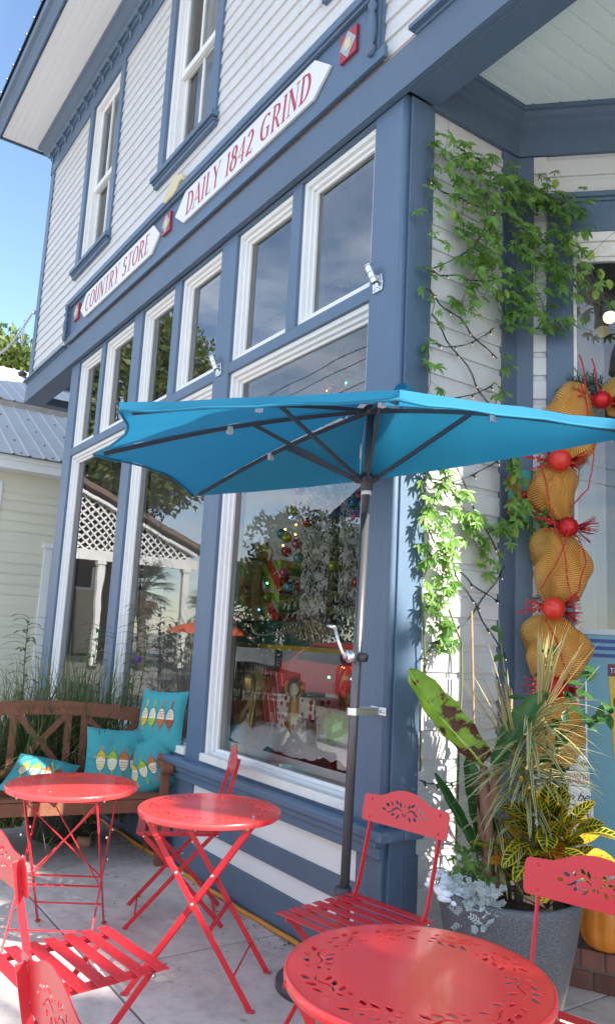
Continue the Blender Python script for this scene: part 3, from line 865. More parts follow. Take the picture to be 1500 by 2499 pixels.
# ================================================================ LETTERING
def arc(cx, cy, rx, ry, a0, a1, n=14):
    return [(cx + rx * cos(radians(a0 + (a1 - a0) * i / n)), cy + ry * sin(radians(a0 + (a1 - a0) * i / n))) for i in range(n + 1)]
T = None
GL = {  # glyph: (width, [(points, forced width or None)])
 'D': (.62, [([(.12, 0), (.12, 1)], .13), ([(.12, .97), (.26, .97)] + arc(.26, .5, .30, .47, 90, -90) + [(.12, .03)], T)]),
 'A': (.66, [([(.04, 0), (.33, 1)], .04), ([(.33, 1), (.60, 0)], .13), ([(.12, .32), (.50, .32)], .04)]),
 'I': (.26, [([(.13, 0), (.13, 1)], .13)]),
 'L': (.50, [([(.12, 0), (.12, 1)], .13), ([(.12, .02), (.44, .02), (.47, .16)], .04)]),
 'Y': (.62, [([(.06, 1), (.32, .48)], .13), ([(.32, .48), (.56, 1)], .04), ([(.32, .50), (.32, 0)], .13)]),
 '1': (.30, [([(.17, 0), (.17, 1)], .12), ([(.04, .86), (.17, .98)], .045)]),
 '8': (.50, [(arc(.25, .76, .16, .22, 0, 360, 20), T), (arc(.25, .26, .21, .26, 0, 360, 22), T)]),
 '4': (.54, [([(.38, 0), (.38, 1)], .12), ([(.38, .98), (.04, .32)], .045), ([(.04, .30), (.52, .30)], .045)]),
 '2': (.50, [(arc(.24, .74, .18, .24, 160, -35) + [(.06, .03)], T), ([(.06, .05), (.30, .07), (.46, .02), (.48, .14)], .075)]),
 'G': (.70, [(arc(.38, .5, .31, .48, 48, 300, 20), T), ([(.56, .05), (.56, .42)], .12), ([(.42, .43), (.66, .43)], .04)]),
 'R': (.62, [([(.12, 0), (.12, 1)], .13), ([(.12, .97), (.26, .97)] + arc(.26, .73, .20, .24, 90, -90) + [(.12, .49)], T), ([(.28, .49), (.54, .0), (.62, .02)], .11)]),
 'N': (.68, [([(.10, 0), (.10, 1)], .045), ([(.08, 1), (.56, 0)], .15), ([(.57, 0), (.57, 1)], .045)]),
 'C': (.62, [(arc(.36, .5, .29, .48, 48, 312, 20), T)]),
 'O': (.68, [(arc(.34, .5, .28, .48, 0, 360, 28), T)]),
 'U': (.64, [([(.12, 1), (.12, .33)] + arc(.33, .30, .21, .28, 180, 360, 12) + [(.54, 1)], T)]),
 'T': (.56, [([(.28, 0), (.28, 1)], .13), ([(.02, .84), (.04, .97), (.52, .97), (.54, .84)], .045)]),
 'S': (.50, [(arc(.25, .74, .17, .23, 30, 255, 14) + arc(.24, .26, .19, .25, 70, -150, 14), T)]),
 'E': (.52, [([(.12, 0), (.12, 1)], .13), ([(.12, .97), (.44, .97), (.46, .84)], .04), ([(.12, .52), (.36, .52)], .04), ([(.12, .03), (.46, .03), (.48, .18)], .04)]),
 'J': (.40, [([(.28, 1), (.28, .2)] + arc(.14, .2, .14, .19, 0, -150, 10), T)]),
}
SERIF = {'D': [(.12, 0), (.12, 1)], 'A': [(.04, 0), (.60, 0)], 'I': [(.13, 0), (.13, 1)], 'L': [(.12, 1)], 'Y': [(.06, 1), (.56, 1), (.32, 0)],
         '1': [(.17, 0)], '4': [(.38, 0)], 'R': [(.12, 0), (.12, 1)], 'N': [(.10, 0), (.57, 1), (.09, 1)], 'U': [(.12, 1), (.54, 1)], 'T': [(.28, 0)],
         'E': [(.12, 0), (.12, 1)]}
def lettering(text, h, xscale, space, slant=0.12, thick=.15, thin=.055, gaps=None, serif=True):
    """returns MB in (x, y=up) plane with tiny stepped heights so no two faces share a plane; and width"""
    mb = MB(); x = 0.0; lvl = 0
    for ch in text:
        if ch == ' ': x += 0.34 * h * xscale + space * h; continue
        wd, strokes = GL[ch]
        def P(p): return ((x + p[0] * h * xscale + slant * p[1] * h), p[1] * h)
        for pts, fw in strokes:
            lvl += 1; z = 0.0003 + 0.00012 * (lvl % 9)
            L, R = [], []
            n = len(pts)
            for i in range(n):
                a = pts[max(0, i - 1)]; c = pts[min(n - 1, i + 1)]
                dx, dy = c[0] - a[0], c[1] - a[1]; l = sqrt(dx * dx + dy * dy) or 1; dx /= l; dy /= l
                wv = fw if fw else thin + (thick - thin) * abs(dy) ** 1.6
                L.append((pts[i][0] - dy * wv / 2, pts[i][1] + dx * wv / 2)); R.append((pts[i][0] + dy * wv / 2, pts[i][1] - dx * wv / 2))
            vs = [(*P(p), z) for p in L] + [(*P(p), z) for p in R]
            mb.add(vs, [(n + i, n + i + 1, i + 1, i) for i in range(n - 1)])
        if serif:
            for (sx, sy) in SERIF.get(ch, []):
                lvl += 1; z = 0.0003 + 0.00012 * (lvl % 9) + .0011
                yy = 0.0 if sy == 0 else 1.0
                a, b2 = yy - .018, yy + .018
                vs = [(*P((sx - .12, a)), z), (*P((sx + .12, a)), z), (*P((sx + .12, b2)), z), (*P((sx - .12, b2)), z)]
                mb.add(vs, [(0, 1, 2, 3)])
        x += wd * h * xscale + space * h
    return mb, x

# ================================================================ SIGN BOARD
sign = thing('shop_sign', 'long blue framed sign board with two white arrow-ended name plates above the shop windows', 'sign', (-5.5, 0, 4.5))
def S_(x): return x + 5.5
def Zs(z): return z - 4.5
w = MB(); w.box(S_(-8.18), S_(-2.86), -0.032, -0.012, Zs(4.50), Zs(4.965)); w.build('backing_board', 'blue', sign)
w = MB(); w.box(S_(-8.21), S_(-2.80), -0.062, -0.033, Zs(4.478), Zs(4.545)); w.build('lower_rail', 'blue', sign, bevel=0.005)
w = MB(); w.box(S_(-8.19), S_(-2.85), -0.075, -0.012, Zs(4.935), Zs(4.99)); w.box(S_(-8.19), S_(-2.85), -0.060, -0.033, Zs(4.915), Zs(4.935))
w.build('upper_rail', 'blue', sign, bevel=0.005)
for xx in (-8.185, -2.90):
    w = MB()
    prof = [(.016, 0), (.026, .02), (.026, .05), (.014, .07), (.020, .09), (.028, .14), (.024, .22), (.013, .27), (.026, .29), (.026, .31), (.014, .33), (.024, .36), (.024, .40), (.016, .42)]
    w.lathe([(r, z * 1.0) for r, z in prof], 14, (S_(xx), -0.072, Zs(4.53)))
    w.box(S_(xx) - .03, S_(xx) + .03, -0.05, -0.033, Zs(4.545), Zs(4.93))
    w.build('turned_spindle', 'blue', sign)
M['plate'] = paint('sign_plate_white', (0.70, 0.70, 0.685), 0.4, 0.02, 3)
def plate(x0, x1, z0, z1, tip, txt, tx0, tx1):
    zm = (z0 + z1) / 2
    poly = [(S_(x0), Zs(zm - .01)), (S_(x0 + tip), Zs(z0)), (S_(x1 - tip), Zs(z0)), (S_(x1), Zs(zm - .01)), (S_(x1 - tip), Zs(z1)), (S_(x0 + tip), Zs(z1))]
    w = MB(); w.prism(poly, 0.034, 0.052, (Vector((0, 0, 0)), Vector((1, 0, 0)), VZ, Vector((0, -1, 0))))
    p = w.build('name_plate', 'plate', sign, bevel=0.002)
    h = (z1 - z0) * 0.66
    _, wd = lettering(txt, h, 1.0, 0.10)
    sc = (tx1 - tx0) / wd
    mb, _ = lettering(txt, h, sc, 0.10 * sc)
    vs = [(S_(tx0) + a, -0.0525 - c * 1.0, Zs(z0 + (z1 - z0) * 0.17) + b) for a, b, c in mb.v]
    m2 = MB(); m2.add(vs, mb.f); m2.build('lettering', 'maroon', p)
plate(-5.425, -3.305, 4.628, 4.895, 0.17, 'DAILY 1842 GRIND', -5.22, -3.50)
plate(-7.76, -5.73, 4.620, 4.885, 0.15, 'COUNTRY STORE', -7.60, -5.93)
M['tile_red'] = paint('tile_red', (0.36, 0.025, 0.045), 0.4); M['tile_grey'] = paint('tile_grey', (0.34, 0.38, 0.42), 0.5); M['tile_gold'] = paint('tile_gold', (0.60, 0.52, 0.28), 0.5)
for xc in (-7.905, -5.60, -3.14):
    zc, hw, hh = 4.775, 0.075, 0.085
    w = MB(); w.box(S_(xc - hw), S_(xc + hw), -0.052, -0.033, Zs(zc - hh), Zs(zc + hh)); t = w.build('diamond_tile', 'tile_red', sign, bevel=0.002)
    f = (Vector((S_(xc), -0.0, Zs(zc))), Vector((1, 0, 0)), VZ, Vector((0, -1, 0)))
    w = MB(); w.prism([(0, -hh), (hw, 0), (0, hh), (-hw, 0)], 0.0525, 0.0545, f); w.build('grey_diamond', 'tile_grey', t)
    w = MB(); w.prism([(-.028, -.034), (.028, -.034), (.028, .034), (-.028, .034)], 0.055, 0.0565, f); w.build('gold_centre', 'tile_gold', t)
# carved mustard crest on top of the board
pts = [(-.20, -.02), (-.17, .03), (-.11, .035), (-.08, .09), (-.02, .12), (.05, .12), (.09, .085), (.13, .085), (.17, .05), (.19, -.01), (.15, .02), (.10, .015), (.06, -.03), (-.02, -.05), (-.09, -.045), (-.14, -.055)]
w = MB(); w.prism(pts, 0.05, 0.085, (Vector((S_(-5.44), 0, Zs(4.99))), Vector((1, 0, 0)), VZ, Vector((0, -1, 0))))
w.build('carved_crest', 'yellow', sign, bevel=0.008)

# ================================================================ FLAG HOLDERS, BRACKET, CHAIN, CORD
def flag_holder(x, y, z, label, s=1.0):
    t = thing('flag_holder', label, 'bracket', (x, y, z), group='metal flag pole holders on the posts')
    w = MB(); w.prism([(-.035, -.045), (.035, -.045), (.04, 0), (.03, .045), (-.03, .045), (-.04, 0)], 0, .006, (Vector((0, 0, 0)), Vector((1, 0, 0)), VZ, Vector((0, -1, 0))))
    for a, b in ((-.022, -.03), (.022, -.03), (0, .035)): w.ball((a, -.008, b), .007, 8, 5)
    w.build('base_plate', 'silver', t, bevel=0.002)
    d = Vector((-0.30, -0.25, 0.92)).normalized(); u = d.cross(VZ).normalized(); v = u.cross(d)
    w = MB(); o = Vector((0, -.02, .0)); vs = []; n = 14
    for k, (tt, r) in enumerate(((0, .017), (.02, .019), (.105, .019))):
        for i in range(n):
            a = 2 * pi * i / n; vs.append(o + d * tt + (u * cos(a) + v * sin(a)) * r)
    w.add(vs, [(k * n + i, k * n + (i + 1) % n, (k + 1) * n + (i + 1) % n, (k + 1) * n + i) for k in range(2) for i in range(n)], True)
    for tt in (.028, .06, .10):
        ring = [o + d * tt + (u * cos(2 * pi * i / n) + v * sin(2 * pi * i / n)) * .021 for i in range(n)]
        w.tube(ring, .0035, 6, closed=True)
    w.bar((0, -.004, -.02), o + d * .05 , .012, .012)
    w.build('socket', 'silver', t)
    return t
flag_holder(-2.845, -.005, 3.235, 'silver flag pole holder on the wide corner post beside the nearest window')
flag_holder(-4.54, -.005, 3.235, 'silver flag pole holder on the post between the middle and nearest windows')

def chain(pts, n, r=.017):
    mb = MB(); P = [Vector(p) for p in pts]
    # resample
    seg = [(P[i + 1] - P[i]).length for i in range(len(P) - 1)]; tot = sum(seg); N = n
    def at(s):
        for i, L in enumerate(seg):
            if s <= L or i == len(seg) - 1: return P[i].lerp(P[i + 1], min(1, s / L)), (P[i + 1] - P[i]).normalized()
            s -= L
    for k in range(N):
        c, d = at(tot * (k + .5) / N); u = d.orthogonal().normalized(); v = d.cross(u)
        w2 = u if k % 2 else v
        L = tot / N * .72
        mb.tube([c + d * (L * cos(a)) + w2 * (r * sin(a)) for a in [2 * pi * i / 10 for i in range(10)]], r * .26, 5, closed=True)
    return mb
t = thing('wall_chain', 'thin steel chain running from the corner board with a short loose end hanging', 'chain', (-9.84, -.03, 5.43))
cp = []
for i in range(17):
    s = i / 16; cp.append((-3.6 * s, -.02 , 0.62 * s - 0.36 * sin(pi * s)))
chain(cp, 90).build('long_chain', 'silver', t)
chain([(-.42, -.02, .02), (-.42, -.02, -.33)], 11).build('hanging_end', 'silver', t)
w = MB(); w.ball((0, -.01, 0), .03, 8, 6); w.bar((0, .03, 0), (0, -.03, 0), .02, .02); w.build('eye_bolt', 'silver', t)
t = thing('flood_lamp', 'small black lamp on the lower left corner of the upper storey', 'lamp', (-9.95, -.01, 4.62))
w = MB(); w.lathe([(.0, .0), (.05, .01), (.06, .05), (.03, .07), (0, .075)], 12, (-.12, -.03, 0)); w.bar((0, 0, -.05), (-.11, -.03, .01), .03, .03); w.build('lamp_head', 'black_metal', t)

w = MB(); pts = []
random.seed(3)
x = -8.0
while x < -2.62:
    pts.append((x, -.032 + .006 * sin(x * 5) + .004 * sin(x * 17), .014 + .004 * sin(x * 9))); x += .06
pts += [(-2.60, -.03, .014), (-2.58, .05, .014), (-2.57, .2, .014), (-2.585, .5, .014)]
w.tube(pts, .0125, 8)
tag(w.build('power_cord', paint('orange_cord', (0.60, 0.24, 0.03), 0.55, 0.12, 9)), 'orange extension cord lying along the foot of the blue wall', 'cord')

# ================================================================ NEIGHBOUR HOUSE
nb = thing('neighbour_house', 'low cream-yellow clapboard house with pale metal roof and white trim beyond the shop', 'house', (-12, 3, 0))
M['cream'] = paint('cream_yellow_siding', (0.68, 0.655, 0.52), 0.6, 0.05, 1.2, 0.15, 30, stretch=(3, .25, 3), dirt=0.15, dirtcol=(.45, .45, .35))
def NF(a, o, z): return (o, a - 3, z)
w = MB()
lap_rows(w, -.25, 9, 0.0, 3.42, 0.157, [(1.03, 2.2, 0, 2.62), (-.1, .22, 1.6, 3.56)], out=.012, frame=NF, drop=True)
w.box(0.0, .014, -3.25, 6, 3.42, 3.72)
w.box(-.15, -.012, -3.25, 6, 0, 3.75)
w.box(-9, -.15, 5.9, 6, 0, 5); w.box(-9, -.15, -3.35, -3.25, 0, 4.2)
w.build('wall', 'cream', nb)
w = MB()
w.box(0, .04, 1.0 - 3, 1.12 - 3, 0, 2.62); w.box(0, .04, 2.1 - 3, 2.22 - 3, 0, 2.62); w.box(0, .075, .97 - 3, 2.25 - 3, 2.62, 2.70)
w.build('door_casing', 'white', nb, bevel=.004)
w = MB(); w.box(-.01, .02, 1.12 - 3, 2.1 - 3, 0, 2.62); d = w.build('door', 'white', nb)
w = MB(); w.box(.021, .03, 1.17 - 3, 1.19 - 3, .1, 2.55); w.build('door_gap', 'black_metal', d)
w = MB(); w.box(0, .035, -.15 - 3, -.08 - 3, 1.6, 3.56); w.box(0, .035, .19 - 3, .29 - 3, 1.6, 3.56); w.box(0, .035, -.08 - 3, .19 - 3, 3.46, 3.56); w.box(0, .05, -.19 - 3, .33 - 3, 1.54, 1.6)
win = w.build('window', 'white', nb, bevel=.004)
w = MB(); w.add([(-.01, -3.1, 1.6), (-.01, -2.8, 1.6), (-.01, -2.8, 3.46), (-.01, -3.1, 3.46)], [(0, 1, 2, 3)]); w.build('pane', 'glass2', win)
w = MB(); w.box(.35, .385, -3.6, 6, 3.70, 3.90); w.box(.385, .41, -3.6, 6, 3.82, 3.90); w.box(0, .35, -3.6, 6, 3.70, 3.715)
w.build('eaves_board', 'white', nb)
M['galv'] = paint('corrugated_roof', (0.50, 0.49, 0.47), 0.55, 0.05, .8, metal=0.1, dirt=0.15, dirtcol=(.3, .28, .26))
def metal_roof(mb, x0, z0, x1, z1, y0, y1, rib=.23, over=0):
    dx, dz = x1 - x0, z1 - z0; L = sqrt(dx * dx + dz * dz); nx, nz = -dz / L * (1 if dx < 0 else -1), abs(dx) / L
    n = abs(nx)
    up = Vector((dz / L if dx < 0 else -dz / L, 0, abs(dx) / L))
    prof = []; y = y0; k = 0
    while y < y1:
        prof += [(y, 0), (y + rib - .05, 0), (y + rib - .035, .02), (y + rib - .015, .02)] if k % 1 == 0 else []
        y += rib; k += 1
    prof.append((y, 0))
    vs = []
    for (yy, h) in prof: vs += [Vector((x0, yy, z0)) + up * h, Vector((x1, yy, z1)) + up * h]
    m = len(prof)
    mb.add(vs, [(2 * i, 2 * i + 2, 2 * i + 3, 2 * i + 1) for i in range(m - 1)])
    mb.add([(x0, y0, z0 - .02), (x0, y, z0 - .02), (x1, y, z1 - .02), (x1, y0, z1 - .02)], [(0, 1, 2, 3)])
w = MB(); metal_roof(w, .46, 3.90, -2.0, 5.26, -3.6, 6); n0 = len(w.f)
yy = -3.6
while yy < 6:
    for s in (.03, .25, .5, .75):
        q = Vector((.46, yy + .10, 3.90)).lerp(Vector((-2.0, yy + .10, 5.26)), s); w.ball((q.x + .005, q.y, q.z + .012), .013, 6, 4)
    yy += .46
lr = w.build('lower_roof', 'galv', nb); lr.data.materials.append(M['black_metal'])
for p_ in lr.data.polygons:
    if p_.index >= n0: p_.material_index = 1
w = MB(); w.box(-2.12, -2.0, -3.6, 6, 5.24, 5.37); w.build('gutter', paint('old_gutter', (.36, .31, .27), .7, .15, 6, dirt=.5), nb)
w = MB(); metal_roof(w, -2.0, 5.38, -5.6, 7.12, -3.6, 6); w.build('upper_roof', 'galv', nb)
w = MB(); w.add([(-5.6, -3.6, 7.1), (-5.6, 6, 7.1), (-9, 6, 5.4), (-9, -3.6, 5.4)], [(0, 1, 2, 3)]); w.build('far_slope', 'galv', nb)
# ================================================================ TREES AND THE STREET THE WINDOWS MIRROR
M['bark'] = paint('bark', (0.14, 0.11, 0.09), 0.9, 0.2, 6, 0.6, 20)
M['oak'] = leafmat('oak_leaves', (0.085, 0.13, 0.028), (0.15, 0.19, 0.045), 0.3)
M['oak2'] = leafmat('dark_leaves', (0.04, 0.07, 0.025), (0.07, 0.11, 0.035), 0.25)
M['palm'] = leafmat('palm_leaves', (0.075, 0.11, 0.045), (0.16, 0.17, 0.075), 0.25)
M['palm_dry'] = leafmat('dry_palm_leaves', (0.22, 0.15, 0.08), (0.33, 0.24, 0.14), 0.2)

def rnd_unit(rg):
    while True:
        v = Vector((rg.uniform(-1, 1), rg.uniform(-1, 1), rg.uniform(-1, 1)))
        if 0.05 < v.length < 1: return v.normalized()

def leafy_tree(name, label, loc, h_trunk, crown_c, crown_r, n_clump, per, leaf, seed, mat, group=None, keep=None, trunk_r=0.25):
    """trunk and limbs to each leaf clump; every clump a burst of separate leaf blades"""
    rg = random.Random(seed)
    t = thing(name, label, 'tree', loc, group=group)
    tr = MB(); base = Vector((0, 0, 0)); top = Vector((rg.uniform(-.3, .3), rg.uniform(-.3, .3), h_trunk))
    tr.tube([base, base.lerp(top, .3) + Vector((.08, .05, 0)), base.lerp(top, .7) - Vector((.06, .04, 0)), top], [trunk_r * 1.3, trunk_r, trunk_r * .85, trunk_r * .75], 9)
    cr = MB(); cc = Vector(crown_c); rx, ry, rz = crown_r
    clumps = []
    for k in range(n_clump):
        d = rnd_unit(rg); q = rg.uniform(.35, 1.0) ** .5
        c = cc + Vector((d.x * rx * q, d.y * ry * q, d.z * rz * q))
        clumps.append(c)
        if k % 3 == 0:
            a = top.lerp(Vector((cc.x, cc.y, top.z)), .2)
            m = a.lerp(c, .5) + Vector((rg.uniform(-.3, .3), rg.uniform(-.3, .3), rg.uniform(0, .4)))
            tr.tube([a, m, c], [trunk_r * .42, trunk_r * .2, .02], 6)
    base_r = (rx + ry + rz) / 3 * .30
    for c in clumps:
        cr_ = base_r * rg.uniform(.6, 1.25)
        for i in range(per):
            d = rnd_unit(rg); p = c + d * cr_ * rg.uniform(.3, 1) ** .5
            p.z -= .15 * cr_
            if keep and not keep(p + Vector(loc)): continue
            dd = (d + rnd_unit(rg) * .8).normalized(); up = (rnd_unit(rg) + VZ * .8).normalized()
            s = leaf * rg.uniform(.6, 1.3)
            side = dd.cross(up)
            if side.length < .05: continue
            side.normalize()
            cr.add([p, p + dd * s * .5 + side * s * .28, p + dd * s, p + dd * s * .5 - side * s * .28], [(0, 1, 2, 3)])
    tr.build('trunk', 'bark', t); cr.build('crown', mat, t)
    return t

def palm(loc, h, r, seed, label):
    rg = random.Random(seed)
    t = thing('palm_tree', label, 'tree', loc, group='palms across the street')
    w = MB(); pts = [(0.1 * sin(i), 0.05 * i, h * i / 5) for i in range(6)]
    w.tube(pts, [.24, .2, .18, .18, .19, .22], 9); w.build('trunk', 'bark', t)
    top = Vector(pts[-1])
    for nm, mat, n, e0, e1, rr in (('crown', 'palm', 46, -20, 80, r), ('dry_skirt', 'palm_dry', 26, -80, -35, r * .8)):
        w = MB()
        for k in range(n):
            az = rg.uniform(0, 2 * pi); el = radians(rg.uniform(e0, e1))
            d = Vector((cos(az) * cos(el), sin(az) * cos(el), sin(el)))
            c = top + d * rr * .55; side = d.cross(VZ).normalized(); up = side.cross(d)
            w.tube([top, c], [.02, .012], 4)
            for j in range(13):
                a = radians(-80 + 160 * j / 12)
                dd = (d * cos(a) + side * sin(a)).normalized()
                w.leaf(c, dd, up, rr * rg.uniform(.4, .55), .05, 3, droop=.8)
        w.build(nm, mat, t)
    return t

# unseen live oak: its crown is cut to throw dappled shade over the tables
def gap_ok(p):
    al = p.x * cos(SUN_AZ) + p.y * sin(SUN_AZ)
    u = -p.x * sin(SUN_AZ) + p.y * cos(SUN_AZ); v = p.z * cos(SUN_EL) - al * sin(SUN_EL)
    n = .14 * mnoise.noise(Vector((u * 3.1, v * 3.1, 0)))
    if u < -1.5 + n * 2: return False
    if u > .93: return mnoise.noise(Vector((u * 2.3, v * 2.3, 4))) > .22 and v < 1.6
    return v < (1.74 if u < .33 else 2.62) + n
leafy_tree('oak_tree', 'spreading live oak out of view on the side street that shades the tables', (8.2, 2.2, -.16), 2.6, (-.6, -.6, 5.9), (3.0, 4.4, 3.5), 170, 330, .17, 5, 'oak', keep=gap_ok)
# trees seen directly at the far left
leafy_tree('broadleaf_tree', 'sunlit yellow-green tree rising behind the metal roof at the far left', (-28, 4.2, -.1), 6, (0, -.9, 9.0), (2.6, 2.6, 2.5), 70, 260, .26, 8, 'oak')
leafy_tree('broadleaf_tree', 'darker green tree close behind the upper storey corner', (-30, 7.2, -.1), 6, (0, -.7, 9.6), (2.6, 2.6, 2.4), 60, 240, .26, 9, 'oak2')
# opposite side
def opp(*a, **k): return leafy_tree(*a, group='trees across the street', **k)
opp('broadleaf_tree', 'tall leafy tree mirrored in the farthest small panes', (-37, -11, -.1), 7, (0, 0, 12.6), (5.0, 4.0, 5.2), 110, 240, .36, 11, 'oak')
opp('broadleaf_tree', 'dark ragged tree mirrored beside the utility pole', (-44, -11.5, -.1), 5, (0, 0, 9.6), (4.2, 3, 3.0), 70, 200, .34, 12, 'oak2')
opp('broadleaf_tree', 'round dark tree mirrored behind the christmas display', (-19.2, -10.6, -.1), 1.6, (0, 0, 3.5), (2.5, 1.8, 1.6), 60, 260, .20, 13, 'oak2')
palm((-30.3, -10.2, 0), 3.1, 1.7, 21, 'cabbage palm mirrored in the middle window under the pavilion eave')
palm((-22.0, -9.8, 0), 2.2, 1.5, 22, 'short cabbage palm mirrored at the left of the nearest window')
palm((-17.3, -9.9, 0), 2.6, 1.7, 23, 'cabbage palm mirrored near the umbrella pole')

# gabled pavilion with lattice
pv = thing('pavilion', 'gabled open pavilion with white lattice mirrored in the middle window', 'building', (-30, -6, 0))
w = MB(); w.prism([(-6.4, 4.75), (6.4, 4.75), (6.4, 4.95), (0, 7.45), (-6.4, 4.95)], -9, 0.35, (Vector((0, 0, 0)), Vector((0, 1, 0)), VZ, Vector((1, 0, 0))))
w2 = MB()
for s in (-1, 1):
    a = Vector((0, s * 6.5, 4.80)); b_ = Vector((0, 0, 7.40))
    n = Vector((0, s * .37, .93))
    w2.add([a + Vector((-9, 0, 0)), a + Vector((.5, 0, 0)), b_ + Vector((.5, 0, 0)), b_ + Vector((-9, 0, 0)), a + n * .2 + Vector((-9, 0, 0)), a + n * .2 + Vector((.5, 0, 0)), b_ + n * .2 + Vector((.5, 0, 0)), b_ + n * .2 + Vector((-9, 0, 0))],
           [(0, 1, 2, 3), (7, 6, 5, 4), (0, 4, 5, 1), (1, 5, 6, 2), (2, 6, 7, 3), (3, 7, 4, 0)])
w2.build('roof', paint('brown_shingles', (.17, .125, .10), .9, .15, 5), pv)
w = MB(); w.box(.05, .25, -6.2, 6.2, 4.1, 4.5); w.bar((.2, -6.1, 4.70), (.2, 0, 7.15), .12, .3, (1, 0, 0)); w.bar((.2, 6.1, 4.70), (.2, 0, 7.15), .12, .3, (1, 0, 0))
w.build('fascia_beam', 'white', pv)
w = MB()
for k in range(-40, 40):
    for s in (1, -1):
        y0 = k * .32
        # slat at 45 degrees clipped to the gable triangle
        P_ = []
        for tt in range(0, 61):
            y = y0 + s * tt * .05; z = 4.5 + tt * .05
            if abs(y) < 6.0 and z < 7.1 - abs(y) * .405: P_.append((y, z))
        if len(P_) > 2: w.bar((.12 + .02 * s, P_[0][0], P_[0][1]), (.12 + .02 * s, P_[-1][0], P_[-1][1]), .07, .012, (1, 0, 0))
w.build('lattice', 'white', pv)
for y in (-5.7, -2, 2, 5.7):
    w = MB(); w.box(.02, .26, y - .12, y + .12, 0, 4.1); w.box(-.03, .31, y - .17, y + .17, 3.95, 4.1); w.build('column', 'white', pv)
w = MB(); w.box(-9, -.1, -5.8, 5.8, 4.55, 4.6); w.build('ceiling', paint('brown_ceiling', (.10, .06, .04), .8), pv)

hb = thing('peach_house', 'pale peach clapboard house mirrored beyond the pavilion', 'house', (-44, -9, 0))
w = MB(); lap_rows(w, -6, 14, 0, 7.2, .2, [], frame=lambda a, o, z: (o, a, z)); w.box(-8, -.02, -6, 14, 0, 7.2); w.build('wall', paint('peach', (.62, .50, .36), .7), hb)
for y in (-3, 1, 4):
    w = MB(); w.box(0, .06, y - .6, y + .6, 3.6, 5.6); q = w.build('window', 'white', hb); w = MB(); w.box(.06, .07, y - .48, y + .48, 3.75, 5.45); w.build('pane', 'dark', q)
w = MB(); w.add([(.5, -6.5, 7.1), (.5, 14.5, 7.1), (-4, 12, 9.6), (-4, -4, 9.6), (-8.5, 14.5, 7.1), (-8.5, -6.5, 7.1)], [(0, 1, 2, 3), (3, 2, 4, 5), (0, 3, 5), (1, 4, 2)]); w.build('roof', 'roof_metal', hb)

up = thing('utility_pole', 'wooden utility pole with crossarm and wires mirrored in the farthest window', 'pole', (-34.5, -9.6, 0))
w = MB(); w.tube([(0, 0, 0), (0, 0, 9.2)], [.17, .12], 10); w.build('shaft', paint('pole_wood', (.30, .20, .13), .8, .2, 3), up)
w = MB(); w.box(-.06, .06, -1.1, 1.1, 8.3, 8.45)
for y in (-1, -.5, .5, 1): w.lathe([(.03, 0), (.06, .05), (.03, .16)], 8, (0, y, 8.45))
w.build('crossarm', paint('crossarm_wood', (.35, .30, .24), .8), up)
w = MB()
for (y, z) in ((-1, 8.6), (-.5, 8.6), (.5, 8.6), (1, 8.6), (0, 7.2), (0, 6.7)):
    w.tube([(-60 + 10 * i * 1.0, y + .0, z - .6 * sin(pi * (i % 4) / 4)) for i in range(14)], .014, 4)
w.build('wire', 'black_metal', up)

# red hatchback at the opposite kerb
car = thing('parked_car', 'small red hatchback with dark windows mirrored in the nearest window', 'car', (-15.4, -9.6, -.16))
M['carred'] = paint('car_red', (.50, .012, .015), .25, .02, coat=.8)
side = [(-2.0, .35), (-2.05, .7), (-1.95, .95), (-1.6, 1.05), (-1.25, 1.30), (-.7, 1.52), (.2, 1.56), (.75, 1.40), (1.25, 1.02), (1.85, .88), (2.05, .65), (2.05, .35)]
w = MB()
k = len(side); vs = []
for (y, ins) in ((-.86, .0), (-.70, 0), (.70, 0), (.86, 0)):
    for (x, z) in side:
        f = .80 if (abs(y) > .8 and z > 1.0) else 1.0
        vs.append((x * (1 if abs(y) < .8 else .985), (y if abs(y) < .8 else (y * (1 - .17 * max(0, (z - .95) / .6)))), z))
w.add(vs, [(i, (i + 1) % k, k + (i + 1) % k, k + i) for i in range(k)] + [(k + i, k + (i + 1) % k, 2 * k + (i + 1) % k, 2 * k + i) for i in range(k)] + [(2 * k + i, 2 * k + (i + 1) % k, 3 * k + (i + 1) % k, 3 * k + i) for i in range(k)] + [tuple(range(k)), tuple(range(4 * k - 1, 3 * k - 1, -1))], True)
w.build('body', 'carred', car, bevel=.03, smooth_all=False)
M['carglass'] = paint('car_glass', (.015, .018, .02), .08)
for sy in (-1, 1):
    w = MB(); w.add([(-1.35, sy * .845, 1.08), (.95, sy * .845, 1.06), (.55, sy * .775, 1.42), (-.6, sy * .765, 1.47), (-1.0, sy * .79, 1.36)], [(0, 1, 2, 3, 4)]); w.build('window', 'carglass', car)
w = MB(); w.add([(.80, -.62, 1.40), (.80, .62, 1.40), (1.27, .70, 1.06), (1.27, -.70, 1.06)], [(0, 1, 2, 3)]); w.build('windscreen', 'carglass', car)
for x in (-1.25, 1.3):
    for y in (-.80, .80):
        w = MB(); w.tube([(x, y - .1, .32), (x, y + .1, .32)], .32, 20); q = w.build('wheel', 'black_metal', car, smooth_all=False)
        w = MB(); w.tube([(x, y - .11, .32), (x, y + .11, .32)], .19, 14); w.build('rim', 'silver', q, smooth_all=False)
for y in (-.6, .6):
    w = MB(); w.ball((1.98, y, .72), .12, 10, 6); w.build('headlight', 'silver', car)
ob = thing('street_parasol', 'orange parasol mirrored low in the nearest window', 'parasol', (-21.3, -8.6, -.16))
